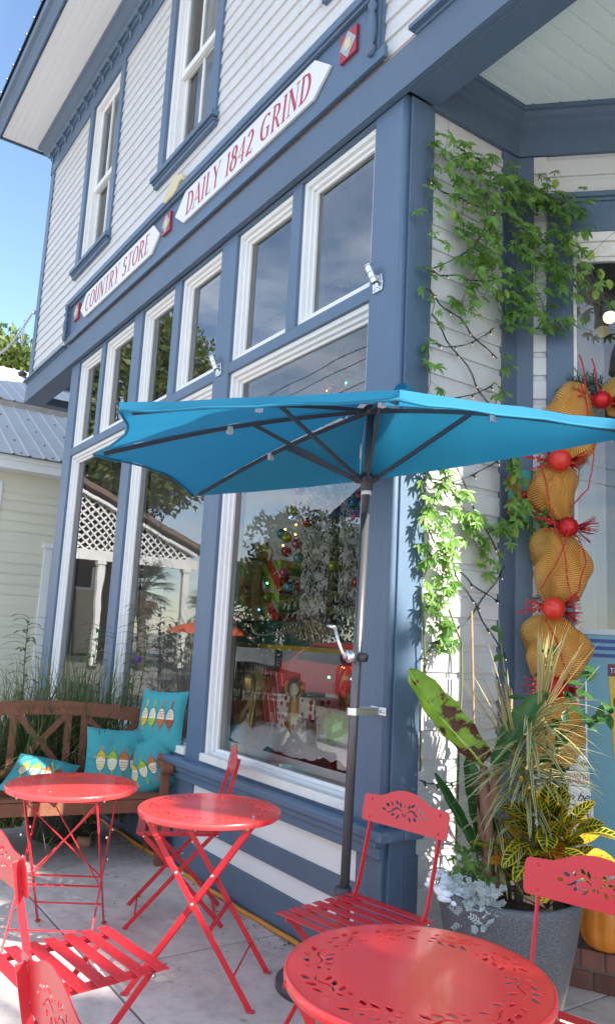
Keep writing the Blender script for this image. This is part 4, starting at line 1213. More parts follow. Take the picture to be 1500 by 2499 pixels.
w = MB(); w.lathe([(1.35, 1.62), (.9, 1.86), (.4, 1.98), (.0, 2.03)], 10, cap=False); w.build('canopy', paint('orange_canvas', (.75, .13, .03), .7), ob)
w = MB(); w.tube([(0, 0, 0), (0, 0, 2.0)], .025, 8); w.build('pole', 'white', ob)
w = MB(); w.box(-60, 10, -14.2, -13.6, -.16, 0)
structure(w.build('far_kerb', 'concrete'))
gf = thing('picket_fence', 'low white picket fence mirrored across the street', 'fence', (-24, -12, -.1))
w = MB()
for i in range(60): w.prism([(-.04, 0), (.04, 0), (.04, .85), (0, .93), (-.04, .85)], -.01, .01, (Vector((-6 + i * .2, 0, 0)), Vector((1, 0, 0)), VZ, Vector((0, -1, 0))))
w.box(-6.1, 6.1, .012, .04, .25, .32); w.box(-6.1, 6.1, .012, .04, .65, .72); w.build('pickets', 'white', gf)
hd = leafy_tree('hedge', 'dark clipped hedge mirrored across the street', (-26, -13, -.1), .5, (0, 0, .9), (9, .8, .9), 60, 160, .2, 31, 'oak2', trunk_r=.06)
hd['category'] = 'hedge'
# ================================================================ RED BISTRO SET
def leaf_outline(cx, cy, ang, L, W, n=5, bend=0.0):
    pts = []
    for s in (1, -1):
        rng = range(0, n + 1) if s == 1 else range(n - 1, 0, -1)
        for i in rng:
            t = i / n; w = W / 2 * sin(pi * t) ** .85
            x = (t - .5) * L; y = s * w + bend * sin(pi * t) * L
            pts.append((cx + x * cos(ang) - y * sin(ang), cy + x * sin(ang) + y * cos(ang)))
    return pts
def ribbon_outline(pts, w):
    L, R = [], []; n = len(pts)
    for i in range(n):
        a = pts[max(0, i - 1)]; c = pts[min(n - 1, i + 1)]; dx, dy = c[0] - a[0], c[1] - a[1]; l = sqrt(dx * dx + dy * dy); dx /= l; dy /= l
        ww = w * sin(pi * (i + .35) / (n - .3)) * .5 + w * .12
        L.append((pts[i][0] - dy * ww, pts[i][1] + dx * ww)); R.append((pts[i][0] + dy * ww, pts[i][1] - dx * ww))
    return L + R[::-1]

def _inside(p, poly):
    c = False; j = len(poly) - 1
    for i in range(len(poly)):
        a, b = poly[i], poly[j]
        if (a[1] > p[1]) != (b[1] > p[1]) and p[0] < (b[0] - a[0]) * (p[1] - a[1]) / (b[1] - a[1]) + a[0]: c = not c
        j = i
    return c
def keep_apart(outl, gap=.0022):
    """drop any cut-out that would touch one already kept"""
    def dens(o): return [((o[i][0] * (4 - k) + o[(i + 1) % len(o)][0] * k) / 4, (o[i][1] * (4 - k) + o[(i + 1) % len(o)][1] * k) / 4) for i in range(len(o)) for k in range(4)]
    kept, info = [outl[0]], []
    for o in outl[1:]:
        d = dens(o); cx = sum(p[0] for p in o) / len(o); cy = sum(p[1] for p in o) / len(o); r = max(sqrt((p[0] - cx) ** 2 + (p[1] - cy) ** 2) for p in o); ok = True
        for (ko, kd, kx, ky, kr) in info:
            if sqrt((cx - kx) ** 2 + (cy - ky) ** 2) > r + kr + gap: continue
            if any(_inside(p, ko) for p in d) or any(_inside(p, o) for p in kd) or any((p[0] - q[0]) ** 2 + (p[1] - q[1]) ** 2 < gap * gap for p in d for q in kd): ok = False; break
        if ok: kept.append(o); info.append((o, d, cx, cy, r))
    return kept

def tabletop_mesh(R=0.300):
    rg = random.Random(4)
    outl = [[(R * cos(2 * pi * i / 96), R * sin(2 * pi * i / 96)) for i in range(96)]]
    n = 10
    for k in range(n):
        a0 = 2 * pi * k / n; sgn = 1
        # wavy stem
        st = []
        for i in range(9):
            t = i / 8; a = a0 + t * .40; r = .232 + .011 * sin(t * 2 * pi)
            st.append((r * cos(a), r * sin(a)))
        outl.append(ribbon_outline(st, .0065))
        for (da, r, rot, L, W) in ((-.03, .250, .9, .034, .016), (.05, .262, .5, .037, .016), (.09, .212, -.7, .035, .015), (.19, .260, .8, .034, .016), (.22, .207, -.5, .035, .015),
                                   (.31, .258, .3, .034, .015), (.36, .204, -.9, .033, .015), (.47, .226, .0, .024, .013), (.445, .252, .9, .022, .011), (.50, .204, -.2, .020, .010)):
            a = a0 + da + rg.uniform(-.008, .008)
            outl.append(leaf_outline(r * cos(a), r * sin(a), a + pi / 2 + rot, L, W, 4, rg.choice((0, .06))))
        for (da, r) in ((.145, .243), (.275, .226), (.40, .262)):
            a = a0 + da; outl.append([(r * cos(a) + .0032 * cos(q * pi / 3), r * sin(a) + .0032 * sin(q * pi / 3)) for q in range(6)])
    return cutmesh(keep_apart(outl), 0.003)
TT_ME = tabletop_mesh()
def make_table(label, loc, rz, brace=False):
    t = thing('bistro_table', label, 'table', loc, rz, 'red round folding bistro tables')
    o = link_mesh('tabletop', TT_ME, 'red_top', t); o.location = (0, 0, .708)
    rim = MB(); rim.lathe([(.2985, .7095), (.303, .7095), (.3065, .706), (.3075, .700), (.3065, .688), (.304, .684), (.302, .687), (.3035, .700), (.300, .7060)], 96, cap=False)
    rim.build('rim', 'red_top', t)
    top, foot, zt = .215, .262, .683
    for (nm, s, yy) in (('front_frame', 1, .185), ('back_frame', -1, .162)):
        w = MB()
        def P(f, y): return (s * (-top + (top + foot) * f), y, zt * (1 - f))
        for y in (-yy, yy):
            w.bar(P(0, y), P(.985, y), .005, .0235, (1, 0, 0.35 * s))
            w.bar((P(.985, y)[0] - .012 * s, y, .008), (P(.985, y)[0] + .022 * s, y, .005), .022, .006)
        for f in (.60,): w.bar(P(f, -yy), P(f, yy), .022, .004)
        w.tube([P(.83, -yy), P(.83, yy)], .0045, 6)
        w.bar(P(.02, -yy), P(.02, yy), .022, .004)
        if brace:
            w.bar(P(.03, -yy), P(.60, yy), .004, .018, (1, 0, .3)); w.bar(P(.03, yy), P(.60, -yy), .004, .018, (1, 0, .3))
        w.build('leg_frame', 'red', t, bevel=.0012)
    for y in (-.196, .196):
        for (x, z) in ((0.0, zt * (1 - top / (top + foot))), (-top + .006, zt - .004), (top - .006, zt - .004), (-.075, .49), (.075, .49)):
            w = MB(); w.tube([(x, y - .004, z), (x, y + .004, z)], .0065, 10); w.build('pivot_bolt', 'rivet', t)
    for y in (-.20, .178): w = MB(); w.box(-.24, .24, y, y + .022, .690, .702); w.build('under_rail', 'red', t)
    return t
make_table('red bistro table nearest the camera, its whole leaf-cut top in view at the bottom right', (-1.408, -.966, 0), radians(28))
make_table('red bistro table standing by the nearest window with its crossed legs in full view', (-3.098, -.620, 0), radians(48))
make_table('red bistro table in front of the wooden bench with a shadow streak on its top', (-3.785, -1.000, 0), radians(-31), True)

def plate_outline():
    W, H = .215, .103
    pts = [(-W + .012, 0), (W - .012, 0), (W - .003, .004), (W, .014), (W, H - .018), (W - .004, H - .006), (W - .014, H)]
    pts += [(W - .035, H + .001), (.130, H + .004), (.105, H + .012), (.075, H + .026), (.04, H + .037), (0, H + .041), (-.04, H + .037), (-.075, H + .026), (-.105, H + .012), (-.130, H + .004), (-W + .035, H + .001)]
    pts += [(-W + .014, H), (-W + .004, H - .006), (-W, H - .018), (-W, .014), (-W + .003, .004)]
    return pts
def plate_mesh():
    outl = [plate_outline()]
    for s in (1, -1):
        st = [(s * (.012 + .075 * i / 8), .062 + .012 * sin(i / 8 * pi * 1.6)) for i in range(9)]
        outl.append(ribbon_outline(st, .006))
        for (x, y, a, L, W) in ((.022, .088, 1.2, .024, .011), (.040, .094, .6, .024, .011), (.030, .042, -1.0, .024, .011), (.055, .046, -.6, .024, .011), (.065, .086, .9, .022, .010),
                                (.086, .078, .3, .024, .012), (.080, .046, -.9, .022, .011), (.104, .060, .1, .022, .011), (.006, .052, 1.6, .016, .008)):
            outl.append(leaf_outline(s * x, y, a if s == 1 else pi - a, L, W, 4))
    outl.append([(0.004 * cos(i * pi / 3), .086 + .004 * sin(i * pi / 3)) for i in range(6)])
    return cutmesh(keep_apart(outl, .0012), 0.0025)
PL_ME = plate_mesh()
def make_chair(label, loc, rz, back_tilt=10):
    """folding chair; seat faces +y, backrest towards -y"""
    t = thing('bistro_chair', label, 'chair', loc, rz, 'red folding bistro chairs')
    zs = .455
    for k in range(7):
        y = .195 - k * .062
        w = MB(); hw = .203
        w.box(-hw, hw, y - .021, y + .021, zs, zs + .0035)
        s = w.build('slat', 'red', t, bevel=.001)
        w = MB()
        for x in (-.158, .158): w.lathe([(.006, 0), (.005, .002), (0, .003)], 8, (x, y, zs + .0035))
        w.build('rivet', 'red', s)
    for x in (-.158, .158): w = MB(); w.box(x - .003, x + .003, -.20, .205, zs - .020, zs - .001); w.box(x - .012, x + .012, -.20, .205, zs - .004, zs - .0005); w.build('seat_rail', 'red', t)
    tl = radians(back_tilt)
    pz, py = .725, -.255
    for x in (-.172, .172):
        w = MB()      # upright: plate, bend, seat, front foot
        pts = [(x, py - sin(tl) * .125, pz + .096), (x, py, pz), (x, -.218, .58), (x, -.196, .50), (x, -.165, .44), (x, .03, .23), (x, .235, 0.004)]
        for a, b in zip(pts[:-1], pts[1:]): w.bar(a, Vector(b) + (Vector(b) - Vector(a)).normalized() * .004, .0055, .021, (0, 1, .25))
        w.build('side_upright', 'red', t, bevel=.001)
        xx = x * .93
        w = MB(); w.bar((xx, .182, zs - .012), (xx, -.245, .004), .005, .021, (0, 1, .4)); w.build('leg', 'red', t, bevel=.001)
    w = MB(); w.tube([(-.172, .192, .047), (.172, .192, .047)], .0045, 6); w.build('front_rung', 'red', t)
    w = MB(); w.bar((-.16, -.205, .047), (.16, -.205, .047), .018, .004); w.build('rear_rung', 'red', t)
    o = link_mesh('back_plate', PL_ME, 'red', t)
    o.rotation_euler = (pi / 2 + tl, 0, 0); o.location = (0, py + .008, pz + .005)
    for x in (-.172, .172):
        for (zz) in (.018, .086):
            q = Matrix.Rotation(pi / 2 + tl, 3, 'X') @ Vector((x, zz, 0)); c = Vector((0, py + .008, pz + .005)) + q
            w = MB(); w.ball(c, .0055, 8, 5); w.build('plate_rivet', 'red', t)
    for x in (-.180, .180):
        for (y, z) in ((.175, zs - .018), (-.03, .262), (-.190, zs - .012)): w = MB(); w.tube([(x - .004, y, z), (x + .004, y, z)], .0062, 10); w.build('pivot_bolt', 'rivet', t)
    return t
make_chair('red slatted chair with its back to the corner post beside the umbrella pole', (-2.354, -.386, 0), radians(189.2))
make_chair('red chair between the nearest table and the grey planter, partly cut off at the right', (-1.373, -.492, 0), radians(196.6))
make_chair('red chair half hidden behind the table by the nearest window, its back seen edge on', (-3.862, -.382, 0), radians(154.9))
make_chair('red chair at the left with five open seat slats in full view', (-2.438, -1.407, 0), radians(6.2))
make_chair('red chair at the bottom left corner showing only its pale reflecting backrest', (-1.412, -1.540, 0), radians(0.2))

# ================================================================ WOODEN BENCH
BA = radians(-11.5)
bench = thing('wooden_bench', 'reddish brown garden bench with crossed lattice back and scrolled arm', 'bench', (-4.69, -.06, 0), BA)
# local: x forward (towards the tables), y along the bench; wall end at y=0
BL = -1.50; SD = .43
for k in range(6):
    x0 = -SD + .02 + k * .070
    w = MB(); w.box(x0, x0 + .058, BL + .02, -.015, .405, .425); w.build('seat_slat', 'wood', bench, bevel=.003)
w = MB(); w.box(-.028, 0, BL + .03, -.03, .325, .402); w.build('front_apron', 'wood', bench, bevel=.004)
w = MB(); w.box(-SD, -SD + .025, BL + .03, -.03, .335, .402); w.build('rear_apron', 'wood', bench, bevel=.004)
lean = .12
def BX(z): return -SD - .01 - lean * (z - .42)
def toprail_z(y): s = (y - BL / 2) / (BL / 2); return .955 - .065 * s * s
w = MB(); n = 24
for i in range(n):
    y0 = BL + .03 + (-.06 - BL) * i / n; y1 = BL + .03 + (-.06 - BL) * (i + 1) / n
    vs = []
    for y in (y0, y1):
        zt = toprail_z(y); zb = zt - .088
        vs += [(BX(zb) - .016, y, zb), (BX(zb) + .016, y, zb), (BX(zt) + .016, y, zt), (BX(zt) - .016, y, zt)]
    w.add(vs, [(0, 1, 5, 4), (1, 2, 6, 5), (2, 3, 7, 6), (3, 0, 4, 7)] + ([(3, 2, 1, 0)] if i == 0 else []) + ([(4, 5, 6, 7)] if i == n - 1 else []))
top = w.build('top_rail', 'wood', bench)
mb, wd = lettering('DAILY 1842 GRIND', .026, 1.25, .010, slant=0, thick=.13, thin=.08)
vs = []
for a, b, c in mb.v:
    y = -.92 + a / wd * .42; zt = toprail_z(-.7) - .056 + b
    vs.append((BX(zt) + .0165 + c * .3, y, zt))
m2 = MB(); m2.add(vs, mb.f); m2.build('engraved_text', paint('burnt_lettering', (.10, .045, .03), .7), top)
w = MB(); w.box(BX(.50) - .014, BX(.50) + .014, BL + .04, -.04, .470, .520); w.build('bottom_rail', 'wood', bench, bevel=.003)
def post(y, wd=.045, z0=.52, z1=None):
    z1 = z1 or toprail_z(y) - .088
    w = MB(); w.bar((BX(z0), y, z0), (BX(z1), y, z1), .024, wd, (0, 1, 0)); w.build('back_post', 'wood', bench, bevel=.002)
POSTY = [(-.085, -.525), (-.585, -.99 + .015), (-1.035, -1.44)]
for ya, yb in POSTY:
    post(ya - .022); post(yb + .022)
    a, b = ya - .045, yb + .045
    za, zb = .525, toprail_z((ya + yb) / 2) - .095
    w = MB(); w.bar((BX(za), a, za), (BX(zb), b, zb), .020, .040, (0, 1, .3)); w.build('cross_brace', 'wood', bench, bevel=.002)
    w = MB(); w.bar((BX(za) + .003, b, za), (BX(zb) + .003, a, zb), .020, .040, (0, -1, .3)); w.build('cross_brace', 'wood', bench, bevel=.002)
for y in (-.032, BL + .03):
    w = MB(); w.bar((BX(.0) + .02, y, 0), (BX(.42), y, .42), .05, .05, (0, 1, 0)); w.bar((BX(.42), y, .42), (BX(.94), y, toprail_z(y) - .004), .035, .052, (0, 1, 0)); w.build('rear_leg', 'wood', bench, bevel=.004)
    w = MB(); w.box(-.045, .005, y - .026, y + .026, 0, .60); w.build('front_leg', 'wood', bench, bevel=.004)
    # arm with rounded scroll end
    prof = [(-SD - .03, .655), (-SD + .10, .645), (-.20, .635), (-.08, .630), (-.01, .628), (.035, .618), (.055, .597), (.050, .572), (.028, .560), (.0, .568), (-.05, .596), (-.2, .602), (-SD + .1, .612), (-SD - .03, .622)]
    w = MB(); k = len(prof); vs = [(a, y - .038, b) for a, b in prof] + [(a, y + .038, b) for a, b in prof]
    w.add(vs, [tuple(range(k)), tuple(range(2 * k - 1, k - 1, -1))] + [(i, k + i, k + (i + 1) % k, (i + 1) % k) for i in range(k)])
    w.build('armrest', 'wood', bench, bevel=.006)
    w = MB(); w.box(-SD + .01, -.045, y - .012, y + .012, .10, .15); w.build('side_stretcher', 'wood', bench, bevel=.003)

# ================================================================ CUSHIONS
M['cushion'] = paint('turquoise_fabric', (.045, .285, .315), .85, .05, 6, .25, 220)
BIRDC = {'orange': paint('print_orange', (.42, .14, .04), .85), 'lime': paint('print_lime', (.30, .42, .04), .85), 'yellow': paint('print_yellow', (.60, .38, .04), .85),
         'cream': paint('print_cream', (.66, .62, .50), .85), 'ink': paint('print_ink', (.03, .03, .03), .85), 'rust': paint('print_rust', (.30, .07, .03), .85)}
def cushion(label, loc, rot, S=.40, T=.13, flip=False, birds=('yellow', 'lime', 'orange', 'rust'), v0=-.05):
    t = thing('cushion', label, 'cushion', loc, group='turquoise bird print cushions on the bench')
    t.rotation_euler = rot
    def h(u, v): return T / 2 * max(0, (1 - abs(u) ** 2.6)) ** .55 * max(0, (1 - abs(v) ** 2.6)) ** .55
    def xy(u, v):
        pin = 1 - .07 * (1 - abs(v) ** 2) * abs(u) ** 3, 1 - .07 * (1 - abs(u) ** 2) * abs(v) ** 3
        return u * S / 2 * pin[0], v * S / 2 * pin[1]
    w = MB(); n = 22
    for sgn in (1, -1):
        vs = []
        for j in range(n + 1):
            for i in range(n + 1):
                u, v = -1 + 2 * i / n, -1 + 2 * j / n
                x, y = xy(u, v)
                wr = .004 * mnoise.noise(Vector((u * 2.2, v * 2.2, loc[1] * 7 + sgn))) * (1 - max(abs(u), abs(v)) ** 6)
                vs.append((x, y, sgn * (h(u, v) + wr * 2)))
        fs = [(j * (n + 1) + i, j * (n + 1) + i + 1, (j + 1) * (n + 1) + i + 1, (j + 1) * (n + 1) + i) for j in range(n) for i in range(n)]
        if sgn < 0: fs = [f[::-1] for f in fs]
        w.add(vs, fs, True)
    o = w.build('cover', 'cushion', t)
    cols = {}; cur = ['stitching']
    def shp(col, pts, lift):
        m = cols.setdefault(cur[0], (MB(), []))[0]; n0 = len(m.f)
        c = (sum(p[0] for p in pts) / len(pts), sum(p[1] for p in pts) / len(pts))
        def s3(p):
            x, y = xy(p[0], p[1]); wr = .004 * mnoise.noise(Vector((p[0] * 2.2, p[1] * 2.2, loc[1] * 7 + 1))) * (1 - max(abs(p[0]), abs(p[1])) ** 6)
            return (x, y, h(p[0], p[1]) + wr * 2 + lift)
        ring = [tuple(c[k] + (p[k] - c[k]) * .5 for k in (0, 1)) for p in pts]; k = len(pts)
        vs = [s3(c)] + [s3(p) for p in ring] + [s3(p) for p in pts]
        m.add(vs, [(0, 1 + i, 1 + (i + 1) % k) for i in range(k)] + [(1 + i, 1 + k + i, 1 + k + (i + 1) % k, 1 + (i + 1) % k) for i in range(k)], True)
        cols[cur[0]][1].extend([col] * (len(m.f) - n0))
    sg = -1 if flip else 1
    def line(col, a, b, wd, lift):
        dx, dy = b[0] - a[0], b[1] - a[1]; l = sqrt(dx * dx + dy * dy); nx, ny = -dy / l * wd, dx / l * wd
        shp(col, [(a[0] + nx, a[1] + ny), (b[0] + nx, b[1] + ny), (b[0] - nx, b[1] - ny), (a[0] - nx, a[1] - ny)], lift)
    for i in range(14): line('ink', (-.92 + i * .13, sg * (v0 - .19)), (-.86 + i * .13, sg * (v0 - .19)), .006, .0022)
    for i, c in enumerate(birds):
        cx = -.52 + i * .36; cur[0] = 'bird%d' % i
        E_ = lambda x, y: (cx + x * 1.1, sg * (v0 - .05 + y * 1.18))
        body = [E_(.135 * cos(a), .02 + .25 * sin(a)) for a in [2 * pi * k / 20 for k in range(20)]]
        shp('ink', [E_(.147 * cos(a), .02 + .262 * sin(a)) for a in [2 * pi * k / 20 for k in range(20)]], .0026)
        shp('cream', body, .0034)
        shp(c, [E_(.135 * cos(a), .02 + .25 * sin(a)) for a in [radians(12 + 156 * k / 12) for k in range(13)]] + [E_(-.12, .06), E_(.12, .06)], .0042)
        shp(c, [E_(-.13, .14), E_(-.21, .12), E_(-.13, .09)], .0044)
        shp('ink', [E_(-.05 + .014 * cos(a), .15 + .016 * sin(a)) for a in [2 * pi * k / 8 for k in range(8)]], .0052)
        for (a, b) in (((.0, .26), (.03, .40)), ((-.02, .26), (-.05, .38)), ((.02, .25), (.07, .36))): line(c, E_(*a), E_(*b), .007, .003)
        for r_ in range(3):
            for q in range(5):
                x0 = -.10 + q * .045; y0 = .0 - r_ * .065
                if i % 2 == 0: line(c if i != 1 else 'ink', E_(x0, y0), E_(x0 + .02, y0 - .03), .008, .0044); line(c, E_(x0 + .02, y0 - .03), E_(x0 + .045, y0), .008, .0046)
                elif q < 4: line('ink' if i == 3 else c, E_(x0 + .02, y0), E_(x0 + .02, y0 - .035), .008, .0044)
        shp(c, [E_(-.03, -.22), E_(.03, -.22), E_(.07, -.46), (E_(.02, -.44)), E_(.0, -.48), E_(.0, -.24)], .0036)
    for key, (m, cl) in cols.items():
        q = m.build('bird_print' if key != 'stitching' else 'printed_wire', BIRDC[cl[0]], o); names = []
        for c in cl:
            if c not in names: names.append(c)
        for c in names[1:]: q.data.materials.append(BIRDC[c])
        for p_ in q.data.polygons: p_.material_index = names.index(cl[p_.index])
    return t
def look_rot(normal, upv, roll=0):
    n = Vector(normal).normalized(); u = (Vector(upv) - n * n.dot(Vector(upv))).normalized(); s = u.cross(n)
    m = Matrix((s, u, n)).transposed()
    return (m @ Matrix.Rotation(radians(roll), 3, 'Z')).to_euler()
fwd = Vector((cos(BA), sin(BA), 0))
cushion('turquoise bird cushion lying almost flat at the left of the bench', (-5.02, -.79, .520), look_rot((.42, -.08, .86), (-.3, .75, .25), 32), .39, .11)
cushion('turquoise bird cushion standing square against the lattice back', (-5.00, -.315, .605), look_rot(fwd + VZ * .30, VZ, -3), .41, .13)
cushion('turquoise bird cushion slumped in front against the bench arm', (-4.90, -.12, .575), look_rot((.75, -.62, .20), VZ, 24), .36, .13, birds=('yellow', 'lime', 'orange', 'rust'))
cushion('turquoise bird cushion propped upright on the arm by the window post', (-4.92, .01 - .06, .862), look_rot((.42, -.90, .16), VZ, 2), .40, .12, flip=True)
# ================================================================ HALF UMBRELLA
M['canvas'] = None
def canvas():
    m, nt, b = _nodes('turquoise_canvas'); N, L = nt.nodes, nt.links
    tc = N.new('ShaderNodeTexCoord'); nz = N.new('ShaderNodeTexNoise'); nz.inputs['Scale'].default_value = 4
    L.new(tc.outputs['Object'], nz.inputs['Vector'])
    mx = N.new('ShaderNodeMix'); mx.data_type = 'RGBA'; mx.inputs['A'].default_value = (.020, .22, .36, 1); mx.inputs['B'].default_value = (.030, .27, .42, 1)
    L.new(nz.outputs['Fac'], mx.inputs['Factor']); L.new(mx.outputs['Result'], b.inputs['Base Color']); b.inputs['Roughness'].default_value = .75
    wv = N.new('ShaderNodeTexNoise'); wv.inputs['Scale'].default_value = 420; L.new(tc.outputs['Object'], wv.inputs['Vector'])
    bp = N.new('ShaderNodeBump'); bp.inputs['Strength'].default_value = .15; bp.inputs['Distance'].default_value = .002
    L.new(wv.outputs['Fac'], bp.inputs['Height']); L.new(bp.outputs[0], b.inputs['Normal'])
    tr = N.new('ShaderNodeBsdfTranslucent'); tr.inputs[0].default_value = (.02, .26, .46, 1)
    ms = N.new('ShaderNodeMixShader'); ms.inputs[0].default_value = .38
    L.new(b.outputs[0], ms.inputs[1]); L.new(tr.outputs[0], ms.inputs[2]); L.new(ms.outputs[0], nt.nodes['Material Output'].inputs['Surface'])
    return m
M['canvas'] = canvas()
PB = Vector((-2.745, -.15, 0)); PT = Vector((-2.682, -.15, 2.525))
umb = thing('half_umbrella', 'turquoise half umbrella on a grey pole clamped beside the corner post', 'umbrella', tuple(PB))
def UL(p): return Vector(p) - PB
HUB = Vector((-2.682, -.15, 2.520))
TIPS = [Vector((-3.955, -.385, 2.225)), Vector((-3.395, -1.160, 2.232)), Vector((-2.575, -1.350, 2.212)), Vector((-1.665, -.860, 2.150)), Vector((-1.455, .075, 2.195))]
w = MB(); w.tube([UL(PB.lerp(PT, .05)), UL(PB.lerp(PT, .80))], .0205, 16); w.build('lower_pole', 'pole', umb)
w = MB(); w.tube([UL(PB.lerp(PT, .80)), UL(PT)], .0165, 14); w.build('upper_pole', 'black_metal', umb)
w = MB(); w.tube([UL(PB) + VZ * .02, UL(PB.lerp(PT, .16))], .030, 16); w.lathe([(.034, .385), (.036, .39), (.036, .42), (.03, .425)], 16, tuple(UL(PB.lerp(PT, .0))))
w.build('base_sleeve', 'black_metal', umb)
w = MB(); w.lathe([(.215, 0), (.215, .025), (.20, .038), (.05, .050), (.05, .06)], 40, (-.09, .0, 0), radians(150), radians(390)); w.build('weight_base', 'black_metal', umb)
RUN = PB.lerp(PT, .862)
w = MB(); c = UL(RUN)
w.lathe([(.024, -.05), (.028, -.045), (.028, -.012), (.040, -.008), (.042, .015), (.028, .02), (.026, .03)], 18, tuple(c)); rn = w.build('runner', 'black_metal', umb)
for k in range(5):
    d = (TIPS[k] - HUB); d.z = 0; d.normalize(); w = MB(); q = c + d * .046; w.bar(q - d * .015 + VZ * .0, q + d * .02 + VZ * .006, .018, .024); w.build('runner_joint', 'black_metal', rn)
w = MB(); w.lathe([(.0208, -.078), (.0232, -.078), (.0232, -.060), (.0208, -.060)], 18, tuple(UL(PB.lerp(PT, .866)))); w.build('maker_label', paint('label_white', (.7, .7, .7), .5), rn)
w = MB(); w.lathe([(.018, -.04), (.036, -.032), (.038, -.012), (.03, .0), (.014, .012)], 16, tuple(UL(HUB))); w.build('top_hub', 'black_metal', umb)
def ribpt(k, s, out=0.0):
    """ribs bow slightly upwards"""
    a, b = HUB + VZ * -.02, TIPS[k]; p = a.lerp(b, s); p.z += .030 * sin(pi * s); return p
for k in range(5):
    w = MB(); pts = [UL(ribpt(k, .02 + .96 * i / 12)) for i in range(13)]
    for a, b in zip(pts[:-1], pts[1:]): w.bar(a, b, .010, .018)
    rb = w.build('rib', 'black_metal', umb)
    w = MB(); d = TIPS[k] - HUB; d.z = 0; d.normalize()
    w.bar(c + d * .05, UL(ribpt(k, .43)) - VZ * .006, .011, .017); w.build('strut', 'black_metal', rb)
    w = MB(); q = UL(ribpt(k, .52)); w.box(q.x - .012, q.x + .012, q.y - .012, q.y + .012, q.z - .028, q.z + .004); w.build('ribbon_tie', 'curtain', rb)
# canopy gores: hem curves inwards between the ribs
n, m_ = 10, 12
ctop = HUB + VZ * .035
for k in range(4):
    w = MB(); vs = []
    for j in range(m_ + 1):
        s = j / m_
        for i in range(n + 1):
            f = i / n
            a = ribpt(k, s * 1.02) if s > 0 else ctop; b = ribpt(k + 1, s * 1.02) if s > 0 else ctop
            p = a.lerp(b, f)
            p = p.lerp(ctop, .07 * sin(pi * f) * s)                       # inward scallop
            p.z += .012 + .025 * (1 - s) ** 4 - .030 * sin(pi * f) * s * (1 - s) * 2 + .003 * sin(f * 19 + k) * s
            if f in (0.0, 1.0): p.z += 0.002
            vs.append(UL(p))
    w.add(vs, [(j * (n + 1) + i, (j + 1) * (n + 1) + i, (j + 1) * (n + 1) + i + 1, j * (n + 1) + i + 1) for j in range(m_) for i in range(n)], True)
    # hem
    if k >= 2:   # upturned strip added to catch the sun as a bright rim
        m3 = MB(); hh = [vs[m_ * (n + 1) + i] for i in range(n + 1)]; cen = UL(HUB)
        cv = []
        for i, v in enumerate(hh):
            o_ = (v - cen); o_.z = 0; o_.normalize(); q = .62 + .12 * sin(i * 1.7)
            cv += [v, v + o_ * .006 + VZ * (.030 * q + .006)]
        w.add(cv, [(2 * i, 2 * i + 2, 2 * i + 3, 2 * i + 1) for i in range(n)], True)
    hv = [vs[m_ * (n + 1) + i] for i in range(n + 1)]
    w.tube([v - VZ * .006 for v in hv], .0055, 5)
    w.build('canopy_panel', 'canvas', umb)
# back panel: from the ridge between the two wall-side ribs down to a taut straight hem
w = MB(); vs = []; A_, B_ = ribpt(0, 1.02), ribpt(4, 1.02)
N2 = 20
for j in range(9):
    s = j / 8
    for i in range(N2 + 1):
        f = i / N2
        tp = (ribpt(0, 1.02 * (1 - f * 2)) if f < .5 else ribpt(4, 1.02 * (f * 2 - 1))) + VZ * .012
        if i == N2 // 2: tp = HUB + Vector((0, .03, .02))
        bt = A_.lerp(B_, f) + VZ * (.012 - .03 * sin(pi * f))
        bt.y += .035 * sin(pi * f)
        p = tp.lerp(bt, s); p.y += .02 * sin(pi * s) * sin(pi * f) + .003 * sin(f * 40) * s
        vs.append(UL(p))
w.add(vs, [(j * (N2 + 1) + i, (j + 1) * (N2 + 1) + i, (j + 1) * (N2 + 1) + i + 1, j * (N2 + 1) + i + 1) for j in range(8) for i in range(N2)], True)
w.build('back_panel', 'canvas', umb)
def strap(c0, r, wd, a0, a1):
    w = MB(); vs = []; K = 14
    for i in range(K + 1):
        a = radians(a0 + (a1 - a0) * i / K); q = UL(HUB) + Vector(c0) + Vector((r * 1.5 * cos(a), 0, r * sin(a)))
        vs += [q, q + Vector((-.03, wd, .004))]
    w.add(vs, [(2 * i, 2 * i + 2, 2 * i + 3, 2 * i + 1) for i in range(K)], True); w.build('tie_strap', 'canvas', umb)
strap((.13, .06, .068), .030, .07, -120, 170); strap((-.23, .02, .012), .022, .05, -100, 180)
# lift cord and crank
w = MB(); w.tube([c + Vector((-.028, -.02, .0)), c + Vector((-.026, -.02, .10)), UL(HUB) + Vector((-.022, -.012, -.06))], .0022, 5); w.tube([c + Vector((-.027, -.021, .10)), c + Vector((-.024, -.021, .17))], .006, 6); w.build('lift_cord', 'curtain', umb)
cz = PB.lerp(PT, .548); cc = UL(cz)
w = MB(); w.tube([cc + Vector((0, -.02, 0)), cc + Vector((0, -.052, 0))], .026, 16); hz = w.build('crank_housing', 'silver', umb)
w = MB(); dh = Vector((-.10, -.11, .0))
w.tube([cc + Vector((-.01, -.058, -.01)), cc + Vector((-.045, -.070, .055)), cc + Vector((-.070, -.078, .125))], [.008, .0065, .0065], 8)
w.tube([cc + Vector((-.070, -.078, .125)), cc + Vector((-.115, -.082, .128))], .008, 8)
w.build('crank_handle', 'silver', hz)
w = MB(); w.tube([cc + Vector((.018, .0, 0)), cc + Vector((.048, .012, 0))], .020, 12); w.build('crank_cap', 'black_metal', umb)
